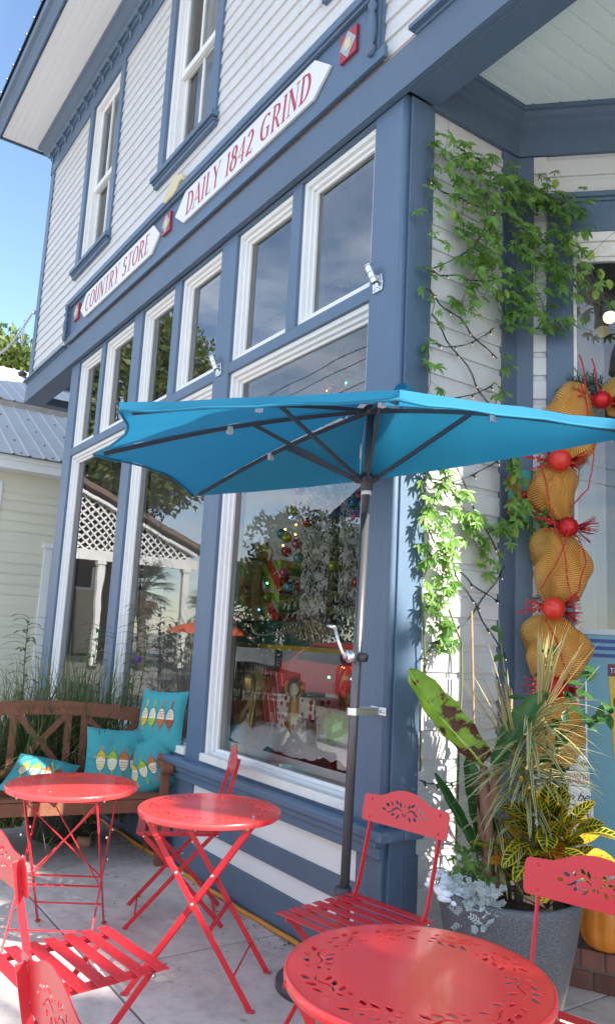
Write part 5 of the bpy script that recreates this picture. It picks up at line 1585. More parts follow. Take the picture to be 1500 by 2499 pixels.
# wall bracket
br = thing('pole_bracket', 'silver strap bracket holding the umbrella pole to the corner post', 'bracket', (-2.73, -.006, 1.15))
w = MB(); pc = Vector((.013, -.150, 0))
ring = []
for i in range(13):
    a = radians(-150 - 240 * i / 12 + 150 - 30); ring.append(pc + Vector((.0245 * cos(a), .0245 * sin(a), 0)))
def strip(mb, pts, h, tk=.003):
    for a, b in zip(pts[:-1], pts[1:]): mb.bar(a, b, tk, h, VZ)
strip(w, [pc + Vector((.026 * cos(radians(a)), .026 * sin(radians(a)), 0)) for a in range(150, 391, 20)], .030)
strip(w, [pc + Vector((-.0225, .013, 0)), Vector((-.022, -.06, 0)), Vector((-.022, -.004, 0))], .030)
strip(w, [pc + Vector((.0225, .013, 0)), Vector((.035, -.05, 0)), Vector((.035, -.004, 0))], .030)
w.build('strap', 'silver', br)
w = MB(); w.box(-.045, .060, -.006, -.001, -.018, .018); w.ball((.048, -.007, 0), .007, 8, 5); w.ball((-.035, -.007, 0), .007, 8, 5); w.build('plate', 'silver', br, bevel=.002)
# ================================================================ VINE AND STRING LIGHTS ON THE RECESS WALL
def WT(t, z, o=0.03):
    """point on the recess wall: t runs from the post along the side wall, then along the splayed door wall"""
    if t < 0: return Vector((XA + .012 + o, .19 + t, z))
    if t <= .60: return Vector((XA + .012 + o, .19 + t, z))
    c = Vector((XA + .012 + o, .79, z)); return c + U45 * (t - .60)
M['vine'] = leafmat('vine_leaves', (.12, .26, .05), (.25, .43, .10), .48, .38)
M['vine_y'] = leafmat('yellow_vine_leaves', (.38, .50, .10), (.28, .42, .07), .4, .45)
M['vine_stem'] = paint('vine_stem', (.11, .13, .045), .6)
STR = [
 [(-.06, 3.96), (-.07, 3.75), (-.08, 3.47), (-.04, 3.18), (-.06, 2.9), (-.06, 2.65), (-.04, 2.37), (-.04, 2.16), (-.04, 1.91), (0, 1.68), (.07, 1.41)],
 [(-.06, 3.95), (.08, 3.93), (.23, 3.93), (.39, 3.92), (.52, 3.9), (.63, 3.85), (.74, 3.8), (.82, 3.7), (.86, 3.51), (.88, 3.32)],
 [(.05, 3.87), (.09, 3.73), (.15, 3.55), (.21, 3.39), (.16, 3.17), (.1, 3.05)],
 [(.32, 3.92), (.33, 3.71), (.36, 3.53), (.4, 3.31), (.46, 3.17), (.45, 2.97), (.42, 2.74), (.38, 2.62)],
 [(.52, 3.88), (.55, 3.7), (.61, 3.52), (.65, 3.33), (.74, 3.16), (.78, 3.12)],
 [(-.04, 2.35), (.07, 2.21), (.16, 2.13), (.27, 2.04), (.45, 2.02), (.57, 2.16)],
 [(0, 2.12), (.06, 1.92), (.09, 1.75), (.04, 1.59), (.08, 1.41)],
 [(.41, 2.46), (.47, 2.34), (.51, 2.2), (.64, 2.1), (.74, 2.02), (.76, 2.06)],
 [(.58, 3.97), (.69, 3.9), (.78, 3.84), (.86, 3.77)],
 [(.24, 2.04), (.33, 1.93), (.42, 1.86)],
 [(.67, 3.61), (.76, 3.51), (.86, 3.27), (.96, 3.22)],
 [(.25, 3.9), (.27, 3.65), (.30, 3.4), (.27, 3.2)], [(.44, 3.9), (.47, 3.7), (.5, 3.45), (.52, 3.25), (.55, 3.1)],
 [(.60, 3.9), (.66, 3.75), (.72, 3.5), (.70, 3.3)]]
DEN = [1.0, 1.1, 1.3, .75, 1.1, 1.2, 1.2, 1.2, .9, .8, .35, 1.6, 1.6, 1.5]
OFF = [.035, .06, .07, .06, .09, .05, .04, .10, .10, .04, .13, .08, .10, .12]
vine = thing('climbing_vine', 'green passion vine with five-fingered leaves climbing the white wall beside the door', 'vine', tuple(WT(.1, 0, .05)))
VO = Vector(vine.location)
rg = random.Random(12)
vs_, vl, vy = MB(), MB(), MB()
def leafcluster(p, out, s, mb, n=5):
    """one palmate leaf: n leaflets fanned from a petiole tip"""
    down = (Vector((rg.uniform(-.6, .6), rg.uniform(-.6, .6), -.8)) + out * .5).normalized()
    side = down.cross(out)
    if side.length < .1: side = Vector((0, 1, 0))
    side.normalize(); nrm = (out + rnd_unit(rg) * .5 + VZ * .25).normalized()
    for q in range(n):
        a = radians(-78 + 156 * q / (n - 1) + rg.uniform(-8, 8))
        d = (down * cos(a) + side * sin(a)).normalized()
        L = s * (1.0 - .28 * abs(q - (n - 1) / 2) / ((n - 1) / 2)) * rg.uniform(.85, 1.1)
        mb.leaf(p, d, nrm, L, L * .29, 3, droop=rg.uniform(.1, .6), fold=.25)
for pts, den, off in zip(STR, DEN, OFF):
    P3 = []
    for i in range(len(pts) - 1):
        for j in range(6):
            f = j / 6; t = pts[i][0] + (pts[i + 1][0] - pts[i][0]) * f; z = pts[i][1] + (pts[i + 1][1] - pts[i][1]) * f
            P3.append((t + .008 * sin(z * 31), z, off + .02 * sin(z * 17 + t * 9)))
    vs_.tube([WT(*q) - VO for q in P3], .0022, 5)
    out0 = Vector((1, -.15, 0))
    k = 0
    for i, (t, z, o) in enumerate(P3):
        reps = den * (1.75 if z > 3.05 and t > .02 else 1.0 if z > 2.5 else 1.55)
        reps = int(reps) + (1 if rg.random() < reps % 1 else 0)
        for _ in range(reps):
            tt = t + rg.uniform(-.055, .055) * (1.3 if z > 3.1 else .8); zz = z + rg.uniform(-.06, .05)
            oo = max(.02, o + rg.uniform(-.02, .06) * (1.6 if z > 3.1 else 1))
            p = WT(tt, zz, oo) - VO
            out = (Vector((1, -.2, 0)) + rnd_unit(rg) * .35).normalized()
            vs_.tube([WT(t, z, o) - VO, p], .0011, 3, cap=False)
            leafcluster(p, out, rg.uniform(.048, .078), vl)
            if rg.random() < .035: vy.leaf(p + rnd_unit(rg) * .03, (rg.uniform(-.4, .4), rg.uniform(-.4, .4), -1), out, .06, .035, 4, droop=.3, fold=.3)
for (t, z) in ((.80, 3.62), (.86, 3.66), (.90, 3.55), (.84, 3.42), (.94, 3.44), (.98, 3.38), (.92, 3.33), (.62, 3.92), (.12, 3.9), (.72, 3.97)):
    vy.leaf(WT(t, z, .12) - VO, (rg.uniform(-.3, .3), rg.uniform(-.3, .3), -1), (1, -.6, .1), .065, .042, 4, droop=.3, fold=.3)
# loose tendrils
for (a, b, c) in (((.86, 3.5, .12), (.95, 3.62, .2), (1.05, 3.72, .22)), ((.86, 3.3, .12), (.98, 3.36, .2), (1.12, 3.34, .22)), ((.3, 3.0, .08), (.2, 2.98, .16), (.12, 2.92, .1)), ((.02, 3.95, .04), (.03, 4.02, .05), (.02, 4.1, .06)), ((.88, 3.32, .1), (1.0, 3.24, .16), (1.16, 3.26, .2))):
    vs_.tube([WT(*a) - VO, WT(*b) - VO, WT(*c) - VO], .0013, 4)
# woody stems rising from the planter
vs_.tube([WT(*q) - VO for q in ((.18, .55, .05), (.19, 1.0, .045), (.21, 1.3, .04), (.20, 1.47, .04), (.12, 1.62, .035))], .006, 6)
vs_.tube([WT(*q) - VO for q in ((-.03, .9, .03), (-.04, 1.15, .03), (-.02, 1.4, .03), (-.05, 1.7, .03))], .005, 6)
vs_.build('stems', 'vine_stem', vine); vl.build('leaves', 'vine', vine); vy.build('yellow_leaves', 'vine_y', vine)

M['cable'] = paint('dark_green_cable', (.012, .035, .025), .5)
def bulbmat():
    m, nt, b = _nodes('warm_bulb'); b.inputs['Base Color'].default_value = (.9, .7, .5, 1)
    b.inputs['Emission Color'].default_value = (1, .55, .25, 1); b.inputs['Emission Strength'].default_value = 0.35; return m
M['bulb'] = bulbmat()
SL = [[(-.09, 3.75), (.14, 3.73), (.42, 3.78)], [(.42, 3.78), (.24, 3.49), (-.06, 3.27)], [(-.06, 3.27), (.12, 3.30), (.40, 3.36)],
      [(-.07, 3.17), (.16, 3.08), (.44, 2.94)], [(-.02, 2.90), (.2, 2.95), (.41, 3.10)], [(-.07, 2.62), (.2, 2.68), (.42, 2.80)], [(-.03, 3.05), (.22, 2.84), (.45, 2.62)],
      [(-.02, 2.54), (.18, 2.28), (.48, 1.90)], [(-.02, 2.21), (.2, 2.26), (.48, 2.42)], [(-.05, 1.89), (.2, 1.80), (.48, 1.68)], [(-.05, 2.02), (.12, 1.86), (.30, 1.66), (.52, 1.42)],
      [(.02, 1.46), (.25, 1.58), (.51, 1.86)], [(-.03, 1.39), (.03, 1.46), (.2, 1.54)], [(-.03, 1.39), (.03, 1.25), (.10, 1.12)], [(-.03, .86), (.12, .84), (.30, .86)]]
sl = thing('string_lights', 'dark green cable of small warm fairy lights zigzagging over the white wall', 'string lights', tuple(WT(.2, 0, .03)))
SO = Vector(sl.location)
for pts in SL:
    w = MB(); P3 = []
    for i in range(len(pts) - 1):
        for j in range(7):
            f = j / 7; P3.append(WT(pts[i][0] + (pts[i + 1][0] - pts[i][0]) * f, pts[i][1] + (pts[i + 1][1] - pts[i][1]) * f - .012 * sin(pi * f), .022 + .008 * sin(i + j * 1.3)) - SO)
    P3.append(WT(pts[-1][0], pts[-1][1], .02) - SO)
    w.tube(P3, .0024, 6); w.tube([p + Vector((.004, .003, .004 * sin(i * 1.9))) for i, p in enumerate(P3)], .0016, 5)
    w.build('cable', 'cable', sl)
    for i in range(1, len(P3), 4):
        d = (Vector((.5, rg.uniform(-.5, .5), -.8))).normalized(); p = P3[i]
        ws = MB(); ws.tube([p, p + d * .022], .0048, 6); q = ws.build('bulb_socket', 'cable', sl); wb = MB(); wb.tube([p + d * .022, p + d * .030], [.0030, .0012], 6); wb.build('bulb', 'bulb', q)

# ================================================================ PLANTER
PC = Vector((-2.225, .285, 0))
pl = thing('planter', 'large round dark grey speckled planter overflowing with plants beside the door', 'planter', tuple(PC))
def speckle():
    m, nt, b = _nodes('speckled_stone'); N, L = nt.nodes, nt.links
    tc = N.new('ShaderNodeTexCoord'); vo = N.new('ShaderNodeTexNoise'); vo.inputs['Scale'].default_value = 330; vo.inputs['Detail'].default_value = 3
    L.new(tc.outputs['Object'], vo.inputs['Vector'])
    cr = N.new('ShaderNodeValToRGB'); e = cr.color_ramp.elements; e[0].position = .42; e[0].color = (.07, .068, .076, 1); e[1].position = .60; e[1].color = (.14, .14, .15, 1)
    q = e.new(.68); q.color = (.30, .30, .31, 1)
    L.new(vo.outputs['Fac'], cr.inputs[0]); L.new(cr.outputs[0], b.inputs['Base Color']); b.inputs['Roughness'].default_value = .6
    bp = N.new('ShaderNodeBump'); bp.inputs['Strength'].default_value = .3; bp.inputs['Distance'].default_value = .003
    L.new(vo.outputs['Fac'], bp.inputs['Height']); L.new(bp.outputs[0], b.inputs['Normal']); return m
M['speckle'] = speckle()
w = MB(); w.lathe([(.165, 0), (.185, .02), (.225, .18), (.262, .36), (.279, .47), (.282, .492), (.277, .503), (.262, .505), (.252, .495), (.248, .45)], 64, cap=False)
w.build('pot', 'speckle', pl)
w = MB(); w.lathe([(0, .445), (.249, .440)], 32, cap=False); w.build('soil', paint('soil', (.05, .035, .025), .95, .3, 30, .8, 40), pl)
PL = PC + Vector((0, 0, .45))
def plant(name, label, cat, off, group=None):
    t = thing(name, label, cat, tuple(PL + Vector(off)), group=group); return t
# banana
M['banana'] = leafmat('banana_leaf', (.16, .32, .025), (.30, .48, .05), .45, .38, ((.10, .035, .02), 'blotch'))
M['banana_g'] = leafmat('banana_leaf_green', (.035, .12, .03), (.06, .17, .04), .3, .35)
M['husk'] = paint('brown_husk', (.26, .13, .08), .75, .2, 14, .5, 60, stretch=(1, 1, .2))
bn = plant('banana_plant', 'young banana plant with one big sunlit leaf blotched with maroon', 'plant', (-.06, -.05, 0))
w = MB(); w.tube([(0, 0, -.02), (.005, -.01, .2), (.0, -.03, .42), (-.01, -.03, .52)], [.030, .026, .024, .015], 12)
for k in range(7):
    a = k * 2.4; w.leaf((.03 * cos(a), .03 * sin(a), .05 + k * .06), (cos(a) * .25, sin(a) * .25, 1), (cos(a), sin(a), 0), .20, .05, 4, shape=lambda t: 1 - .9 * t)
w.build('stem', 'husk', bn)
def bigleaf(mb, p0, p1, bowdir, bow, W, up, n=14, fold=.5, wav=.01, ends=(.06, .93)):
    p0, p1, up = Vector(p0), Vector(p1), Vector(up); vs, uv = [], []
    m = 6
    for i in range(n + 1):
        t = i / n; c = p0.lerp(p1, t) + Vector(bowdir) * (bow * sin(pi * t)); d = (p1 - p0).normalized(); s = d.cross(up).normalized(); u = s.cross(d)
        ww = W * (sin(pi * min(1, max(0, t * .86 + .10))) ** .55) if t < 1 else W * .12
        for j in range(-m, m + 1):
            f = j / m; vs.append(c + s * (f * ww / 2 * (1 - .12 * f * f)) + u * (abs(f) ** 1.3 * ww * fold + wav * sin(t * 26 + j * 1.1) * abs(f))); uv.append(((f + 1) / 2, t))
    k = 2 * m + 1
    mb.add(vs, [(i * k + j, i * k + j + 1, (i + 1) * k + j + 1, (i + 1) * k + j) for i in range(n) for j in range(k - 1)], True, uv)
O_ = Vector(bn.location)
w = MB(); bigleaf(w, Vector((-2.30, .215, .985)) - O_, Vector((-2.46, -.075, 1.345)) - O_, (-.3, -.4, -.2), .03, .165, (.75, -.45, .5), fold=.25)
w.build('blotched_leaf', 'banana', bn, uv=True)
w = MB(); w.tube([Vector((-2.285, .235, .93)) - O_, Vector((-2.32, .17, 1.02)) - O_, Vector((-2.41, .02, 1.19)) - O_, Vector((-2.46, -.075, 1.345)) - O_], [.010, .006, .004, .002], 6); w.build('midrib', paint('midrib', (.45, .52, .12), .5), bn)
w = MB(); bigleaf(w, Vector((-2.27, .25, .97)) - O_, Vector((-2.10, .36, 1.29)) - O_, (.1, -.2, .5), .05, .10, (.4, -.8, .35), fold=.25)
bigleaf(w, Vector((-2.31, .20, .62)) - O_, Vector((-2.42, .05, .93)) - O_, (-.1, 0, 0), .02, .05, (.8, -.5, .2), fold=.9)
bigleaf(w, Vector((-2.29, .24, .60)) - O_, Vector((-2.44, .26, .98)) - O_, (-.1, 0, 0), .02, .11, (.8, -.5, .2), fold=.4)
w.build('green_leaf', 'banana_g', bn, uv=True)
# variegated spiky plant(s)
M['dracaena'] = leafmat('variegated_leaf', (.15, .21, .05), (.24, .30, .09), .35, .4, ((.62, .56, .33), 'edge'))
M['dracaena_p'] = leafmat('variegated_pink_leaf', (.30, .33, .08), (.40, .36, .12), .4, .4, ((.62, .42, .26), 'edge'))
M['stemb'] = paint('cane', (.24, .17, .10), .8, .2, 20, .5, 50)
def rosette(mb, c, n, L, W, el0, el1, rg, droop, az0=0, az1=360, up=0):
    for k in range(n):
        az = radians(rg.uniform(az0, az1)); el = radians(rg.uniform(el0, el1)); l = L * rg.uniform(.75, 1.15)
        d = Vector((cos(az) * cos(el), sin(az) * cos(el), sin(el)))
        side = d.cross(VZ); nrm = side.cross(d) if side.length > .05 else Vector((1, 0, 0))
        mb.leaf(Vector(c) + VZ * rg.uniform(-.02, .05) * (l / .3), d, nrm, l, W * rg.uniform(.8, 1.2), 7, droop=droop * rg.uniform(.5, 1.4), fold=.35, shape=lambda t: max(.02, min(1, t * 6 + .45) * (1 - t) ** .55))
rg = random.Random(5)
dr = plant('spiky_plant', 'tall variegated plant with long cream-edged strap leaves in the planter', 'plant', (.0, .06, 0))
w = MB(); w.tube([(0, 0, -.02), (.0, .0, .35), (.03, .03, .62)], [.018, .014, .010], 8); w.tube([(-.05, .0, -.02), (-.07, -.02, .2), (-.06, -.03, .3)], [.016, .013, .01], 8); w.build('cane', 'stemb', dr)
w = MB()
for z, n in ((.30, 12), (.38, 16), (.46, 20), (.54, 22), (.62, 20), (.68, 16)):
    rosette(w, (.015 + .03 * (z - .3), .02 + .02 * (z - .3), z), int(n * 1.3), .34, .022, -15, 50, rg, 1.0, -140, 90)
for z, n in ((.12, 10), (.20, 14), (.28, 16)): rosette(w, (-.08, -.05, z), int(n * 1.3), .24, .020, -25, 55, rg, 1.5)
w.build('leaves', 'dracaena', dr, uv=True)
w = MB(); rosette(w, (.05, .06, .66), 38, .40, .025, 56, 88, rg, .15, -60, 130); rosette(w, (-.03, .02, .50), 16, .42, .018, 48, 82, rg, .25, 130, 300)
w.build('upright_leaves', 'dracaena_p', dr, uv=True)
# croton
M['croton'] = leafmat('croton_leaf', (.022, .055, .012), (.05, .09, .015), .2, .3, ((.66, .50, .03), 'veins'))
M['croton_y'] = leafmat('croton_yellow_leaf', (.62, .38, .02), (.70, .50, .03), .25, .3, ((.10, .07, .02), 'patch'))
M['croton_o'] = leafmat('croton_orange_leaf', (.50, .16, .02), (.58, .28, .03), .25, .3, ((.08, .03, .02), 'patch'))
ct = plant('croton_plant', 'croton with broad yellow-veined and orange leaves at the front of the planter', 'plant', (.11, .10, 0))
cw, cy, co = MB(), MB(), MB(); cst = MB()
LS = lambda t: max(.03, sin(pi * min(1, t * .9 + .06)) ** .75)
for k in range(72):
    az = radians(rg.uniform(-170, 80)); el = radians(rg.uniform(-20, 78)); r = rg.uniform(.02, .17)
    d = Vector((cos(az) * cos(el), sin(az) * cos(el), sin(el))); c = Vector((d.x * r * 1.0, d.y * r, .10 + rg.uniform(0, .20) + d.z * .05))
    side = d.cross(VZ).normalized(); nrm = (side.cross(d) + Vector((.3, -.5, 0)) + rnd_unit(rg) * .4).normalized(); L = rg.uniform(.12, .19)
    q = rg.random(); mb = cw if q < .70 else (cy if q < .86 else co)
    mb.leaf(c, d, nrm, L, L * .50, 6, droop=rg.uniform(.2, 1.1), fold=.18, shape=LS)
    if k % 4 == 0: cst.tube([(0, 0, 0), c * .6, c], [.007, .004, .002], 5)
cst.build('stems', 'stemb', ct); cw.build('veined_leaves', 'croton', ct, uv=True); cy.build('yellow_leaves', 'croton_y', ct, uv=True); co.build('orange_leaves', 'croton_o', ct, uv=True)
# dusty miller
M['miller'] = leafmat('silver_leaf', (.33, .37, .35), (.45, .49, .47), .1, .8)
ml = plant('dusty_miller', 'silvery white lacy foliage spilling over the planter rim', 'plant', (.045, -.225, .0))
w = MB()
for k in range(120):
    az = radians(rg.uniform(-170, 20)); c = Vector((rg.uniform(-.085, .085), rg.uniform(-.05, .05), rg.uniform(-.03, .12)))
    d = Vector((cos(az) * .8, sin(az) * .8, rg.uniform(-.9, .8))).normalized(); nrm = (Vector((.4, -.7, .4)) + rnd_unit(rg) * .5).normalized()
    side = d.cross(nrm).normalized(); L = rg.uniform(.036, .060)
    w.leaf(c, d, nrm, L, .0045, 3, droop=.3, shape=lambda t: 1 - .6 * t)
    for j in range(4):
        q = c + d * L * (.30 + .2 * j)
        for s in (-1, 1):
            dd = (d * .7 + side * s).normalized(); l = L * (.40 - .05 * j); w.leaf(q, dd, nrm, l, .0052, 3, shape=lambda t: .55 + .75 * sin(pi * min(1, t * .9 + .05)) - .45 * t)
            for s2 in (1,): w.leaf(q + dd * l * .55, (dd + d * s2 * .9).normalized(), nrm, l * .4, .0035, 3, shape=lambda t: .5 + .75 * sin(pi * min(1, t * .9 + .05)) - .4 * t)
w.build('leaves', 'miller', ml)
# ivy and small stems at the rim
iv = plant('ivy_plant', 'low green ivy at the left rim of the planter', 'plant', (-.13, -.13, .03))
w = MB()
for k in range(150):
    p = Vector((rg.uniform(-.08, .14), rg.uniform(-.03, .12), rg.uniform(.02, .14))); w.leaf(p, rnd_unit(rg), (Vector((.3, -.6, .6)) + rnd_unit(rg) * .6).normalized(), rg.uniform(.02, .038), .024, 3, fold=.2)
w.build('leaves', 'vine', iv)
# citrus sprigs
M['citrus'] = leafmat('glossy_dark_leaf', (.02, .07, .018), (.045, .13, .03), .2, .25)
cs = plant('citrus_sapling', 'thin glossy-leaved sapling leaning out to the right above the planter', 'plant', (.08, .12, 0))
O2 = Vector(cs.location); w = MB(); wl_ = MB()
for pts, nlf in (([(-2.15, .40, .55), (-2.13, .42, .95), (-2.12, .46, 1.15), (-2.08, .52, 1.28), (-2.02, .60, 1.40)], 22), ([(-2.12, .46, 1.10), (-2.05, .52, 1.16), (-1.99, .60, 1.20), (-1.95, .66, 1.24)], 16), ([(-2.13, .42, 1.0), (-2.16, .40, 1.25), (-2.15, .42, 1.40), (-2.10, .46, 1.50)], 7), ([(-2.17, .36, .8), (-2.24, .30, 1.2), (-2.27, .28, 1.45), (-2.28, .27, 1.58)], 5)):
    P_ = [Vector(p) - O2 for p in pts]; w.tube(P_, [.005, .004, .003, .002, .0015][:len(P_)], 6)
    for k in range(nlf):
        s = 1.2 + (len(P_) - 2.25) * k / nlf; i = min(int(s), len(P_) - 2); p = P_[i].lerp(P_[i + 1], s - i)
        d = (rnd_unit(rg) + Vector((.3, 0, .2))).normalized(); wl_.leaf(p, d, (Vector((.3, -.6, .7)) + rnd_unit(rg) * .4).normalized(), rg.uniform(.05, .075), .032, 5, droop=.4, fold=.25)
w.build('stems', 'vine_stem', cs); wl_.build('leaves', 'citrus', cs)
# cotton snow on the soil
M['fluff'] = paint('cotton_snow', (.80, .82, .86), .95, .03, 8, .5, 60, sss=.25)
def fluff(mb, c, r, seed, n=9, flat=.6):
    g2 = random.Random(seed)
    for k in range(n):
        q = Vector(c) + Vector((g2.uniform(-1, 1) * r, g2.uniform(-1, 1) * r, g2.uniform(-.2, .3) * r)); rr = r * g2.uniform(.35, .65)
        b0 = len(mb.v); mb.ball(q, rr, 14, 10, flat)
        for i in range(b0, len(mb.v)):
            v = Vector(mb.v[i]); nn = (v - q).normalized() if (v - q).length > 1e-6 else VZ
            v += nn * rr * .35 * mnoise.fractal(v * 22, 1.0, 2.0, 3); mb.v[i] = tuple(v)
sn = plant('cotton_snow', 'tuft of white cotton snow on the left rim of the planter', 'decoration', (-.07, -.19, .035))
w = MB(); fluff(w, (-.12, .05, .02), .05, 1); fluff(w, (-.07, .0, .01), .055, 2); fluff(w, (-.01, -.045, .01), .05, 3); fluff(w, (.03, -.05, .0), .035, 5); fluff(w, (-.10, .16, .10), .04, 4); w.build('fluff', 'fluff', sn)
# bamboo cane
tag(MB().tube([(-2.50, .38, .45), (-2.53, .40, 1.0), (-2.56, .40, 1.62)], .006, 6).build('garden_cane', 'stemb'), 'thin brown garden cane leaning on the white wall behind the banana leaf', 'cane')

# ================================================================ PUMPKIN, PLANK SIGN
pk = thing('pumpkin', 'orange pumpkin sitting on the brick step behind the planter', 'pumpkin', (-2.20, .90, .166))
w = MB(); n, m_ = 60, 18; vs = []
for j in range(m_ + 1):
    a = -pi / 2 + pi * j / m_
    for i in range(n):
        th = 2 * pi * i / n; rr = .125 * (1 - .07 * abs(cos(th * 5)) ** .5 * -1 - .07) * (cos(a) ** .75 if cos(a) > 0 else 0)
        rr = .128 * (.93 + .07 * abs(sin(th * 5)) ** .6) * max(0.0001, cos(a)) ** .72
        vs.append((rr * cos(th), rr * sin(th), .135 + .132 * sin(a) - .02 * (abs(sin(a)) ** 8) * (1 if a > 0 else -1)))
w.add(vs, [(j * n + i, j * n + (i + 1) % n, (j + 1) * n + (i + 1) % n, (j + 1) * n + i) for j in range(m_) for i in range(n)], True)
w.build('body', paint('pumpkin_orange', (.62, .20, .02), .45, .08, 5, .15, 30), pk)
w = MB(); w.tube([(0, 0, .24), (.005, .0, .27), (.02, .01, .30)], [.016, .011, .013], 8); w.build('stalk', 'stemb', pk)

sg = thing('plank_sign', 'small whitewashed plank sign with black and red christmas lettering hanging by the door', 'sign', d45(.28, .13, .80))
M['plank'] = paint('whitewashed_plank', (.66, .66, .64), .7, .08, 10, .3, 60, dirt=.5, dirtcol=(.25, .24, .22))
f45 = (Vector((0, 0, 0)), U45, VZ, N45)
rows = [(-.035, .050, .105, .180), (-.055, .056, .036, .100), (-.075, .060, -.048, .031), (-.075, .072, -.160, -.053)]
mt = Matrix((U45, VZ, N45)).transposed().to_4x4()
for (a, b, z0, z1) in rows:
    w = MB(); w.prism([(a, z0), (b, z0), (b, z1), (a, z1)], -.006, .006, f45); w.build('plank', 'plank', sg, bevel=.002)
w = MB(); w.prism([(-.01, -.17), (.02, -.17), (.02, .19), (-.01, .19)], -.016, -.0065, f45); w.build('batten', 'plank', sg)
M['ink'] = paint('black_script', (.015, .015, .015), .6); M['redink'] = paint('red_script', (.42, .02, .02), .6)
def put(me, mat, x, z, nm='lettering'):
    o = link_mesh(nm, me, mat, sg); q = mt.copy(); q.translation = U45 * x + VZ * z + N45 * .0068; o.matrix_local = q
put(fontmesh("'tis the", .036, .001, .45, .85), 'ink', -.030, .128)
put(fontmesh('to be', .060, .001, .5, .9), 'ink', -.066, -.032)
for txt, x, z, h, wd in (('SEASON', -.050, .044, .046, .098), ('JOLLY', -.070, -.150, .082, .135)):
    _, W0 = lettering(txt, h, 1, .008, 0, .10, .06, serif=False); mb, _ = lettering(txt, h, wd / W0, .008, 0, .12, .07, serif=False)
    m2 = MB(); m2.add([U45 * (x + a) + VZ * (z + b) + N45 * (.0062 + c * .5) for a, b, c in mb.v], mb.f); m2.build('lettering', 'redink', sg)
w = MB(); w.tube([U45 * -.02 + VZ * .17 + N45 * .008, VZ * .30 - U45 * .005, U45 * .035 + VZ * .17 + N45 * .008], .002, 5)
for k in range(9): w.leaf(VZ * .19 + N45 * .01, rnd_unit(rg), N45, .05, .006, 2)
w.build('twine', 'silver', sg)

# ================================================================ GRASS BEHIND THE BENCH
M['grass'] = leafmat('grass_blades', (.065, .115, .03), (.15, .21, .07), .3, .5)
M['grass_dry'] = leafmat('dry_grass', (.20, .17, .09), (.28, .24, .14), .2, .7)
GP = Vector((-5.62, -.42, 0))
gt = thing('ornamental_grass', 'big clump of long arching grass in a dark pot behind the bench', 'plant', tuple(GP))
w = MB(); w.lathe([(.20, 0), (.24, .05), (.30, .40), (.31, .43), (.28, .43)], 28, cap=False); w.lathe([(0, .36), (.28, .36)], 20, cap=False); w.build('pot', paint('black_pot', (.03, .032, .035), .6), gt)
w, wd_ = MB(), MB()
for k in range(2500):
    az = rg.uniform(0, 2 * pi); el = radians(rg.uniform(35, 88)); L = rg.uniform(.55, 1.15); y = rg.uniform(-.75, .40); x = rg.uniform(-.18, .15)
    d = Vector((cos(az) * cos(el), sin(az) * cos(el), sin(el))); side = d.cross(VZ).normalized()
    (w if rg.random() < .78 else wd_).leaf((x, y, .30 if abs(y) < .3 else .12), d, side.cross(d), L, rg.uniform(.008, .015), 6, droop=rg.uniform(.4, 1.8), fold=.3, shape=lambda t: max(.03, (1 - t) ** .6))
for k in range(160):    # skirts hanging low between the bench legs
    d = Vector((rg.uniform(.0, .8), rg.uniform(-.6, .6), rg.uniform(-.1, .6))).normalized(); wd_.leaf((rg.uniform(0, .25), rg.uniform(-.5, .5), rg.uniform(.2, .42)), d, VZ, rg.uniform(.25, .45), .006, 5, droop=3.2, shape=lambda t: max(.03, 1 - t))
w.build('green_blades', 'grass', gt); wd_.build('dry_blades', 'grass_dry', gt)
for i, (x, y, h, lb) in enumerate(((-5.62, -.80, 1.50, 'leafy upright stem rising at the left above the bench back'), (-5.55, -.05, 1.62, 'tall leafy stem with a violet bud rising in front of the middle window'), (-5.45, .06 - .12, 1.50, 'leafy stem arching right beside the window post'), (-5.70, -.40, 1.46, 'short leafy stem in the middle of the grass clump'))):
    t = thing('leafy_stem', lb, 'plant', (x, y, 0), group='leafy stems in the grass'); w = MB(); wl_ = MB()
    P_ = [Vector((0, 0, .1)), Vector((.02, .02, h * .5)), Vector((.0, .04 * i, h * .8)), Vector((-.02, .05 * i, h))]
    w.tube(P_, [.007, .006, .004, .002], 6)
    for k in range(34):
        s = .35 + .65 * (k / 33) ** .8; q = s * 3; j = min(int(q), 2); p = P_[j].lerp(P_[j + 1], q - j); a = k * 2.4
        d = Vector((cos(a), sin(a), .45)).normalized(); wl_.leaf(p, d, (d.cross(VZ).normalized()).cross(d), rg.uniform(.13, .20), .026, 5, droop=1.2, fold=.2)
    w.build('stem', 'vine_stem', t); wl_.build('leaves', 'grass', t)
    if i == 1: f = MB(); f.ball(P_[2] + Vector((.05, .0, -.06)), .022, 8, 6); f.build('violet_flower', paint('violet', (.14, .03, .42), .6), t)
lw = thing('ground_weed', 'low bushy weed growing under the bench beside the pot', 'plant', (-5.38, -.42, 0)); w = MB()
for k in range(130): w.leaf((rg.uniform(-.12, .12), rg.uniform(-.16, .16), rg.uniform(0, .26)), rnd_unit(rg), (rnd_unit(rg) + VZ).normalized(), rg.uniform(.05, .10), .014, 4, droop=.8)
w.build('leaves', 'grass', lw)
cn = thing('tin_can', 'small rusty tin can lying on the ground under the bench', 'can', (-5.30, -.37, .034), rot=(0, pi / 2, radians(60))); w = MB(); w.lathe([(.033, -.045), (.035, -.043), (.035, .043), (.033, .045), (.030, .045), (.030, -.03)], 24, cap=False); w.build('side', paint('kraft_can', (.36, .20, .11), .6, .2, 20), cn, smooth_all=True)
w = MB(); w.lathe([(0, .040), (.031, .041)], 20, cap=False); w.build('end', 'silver', cn)
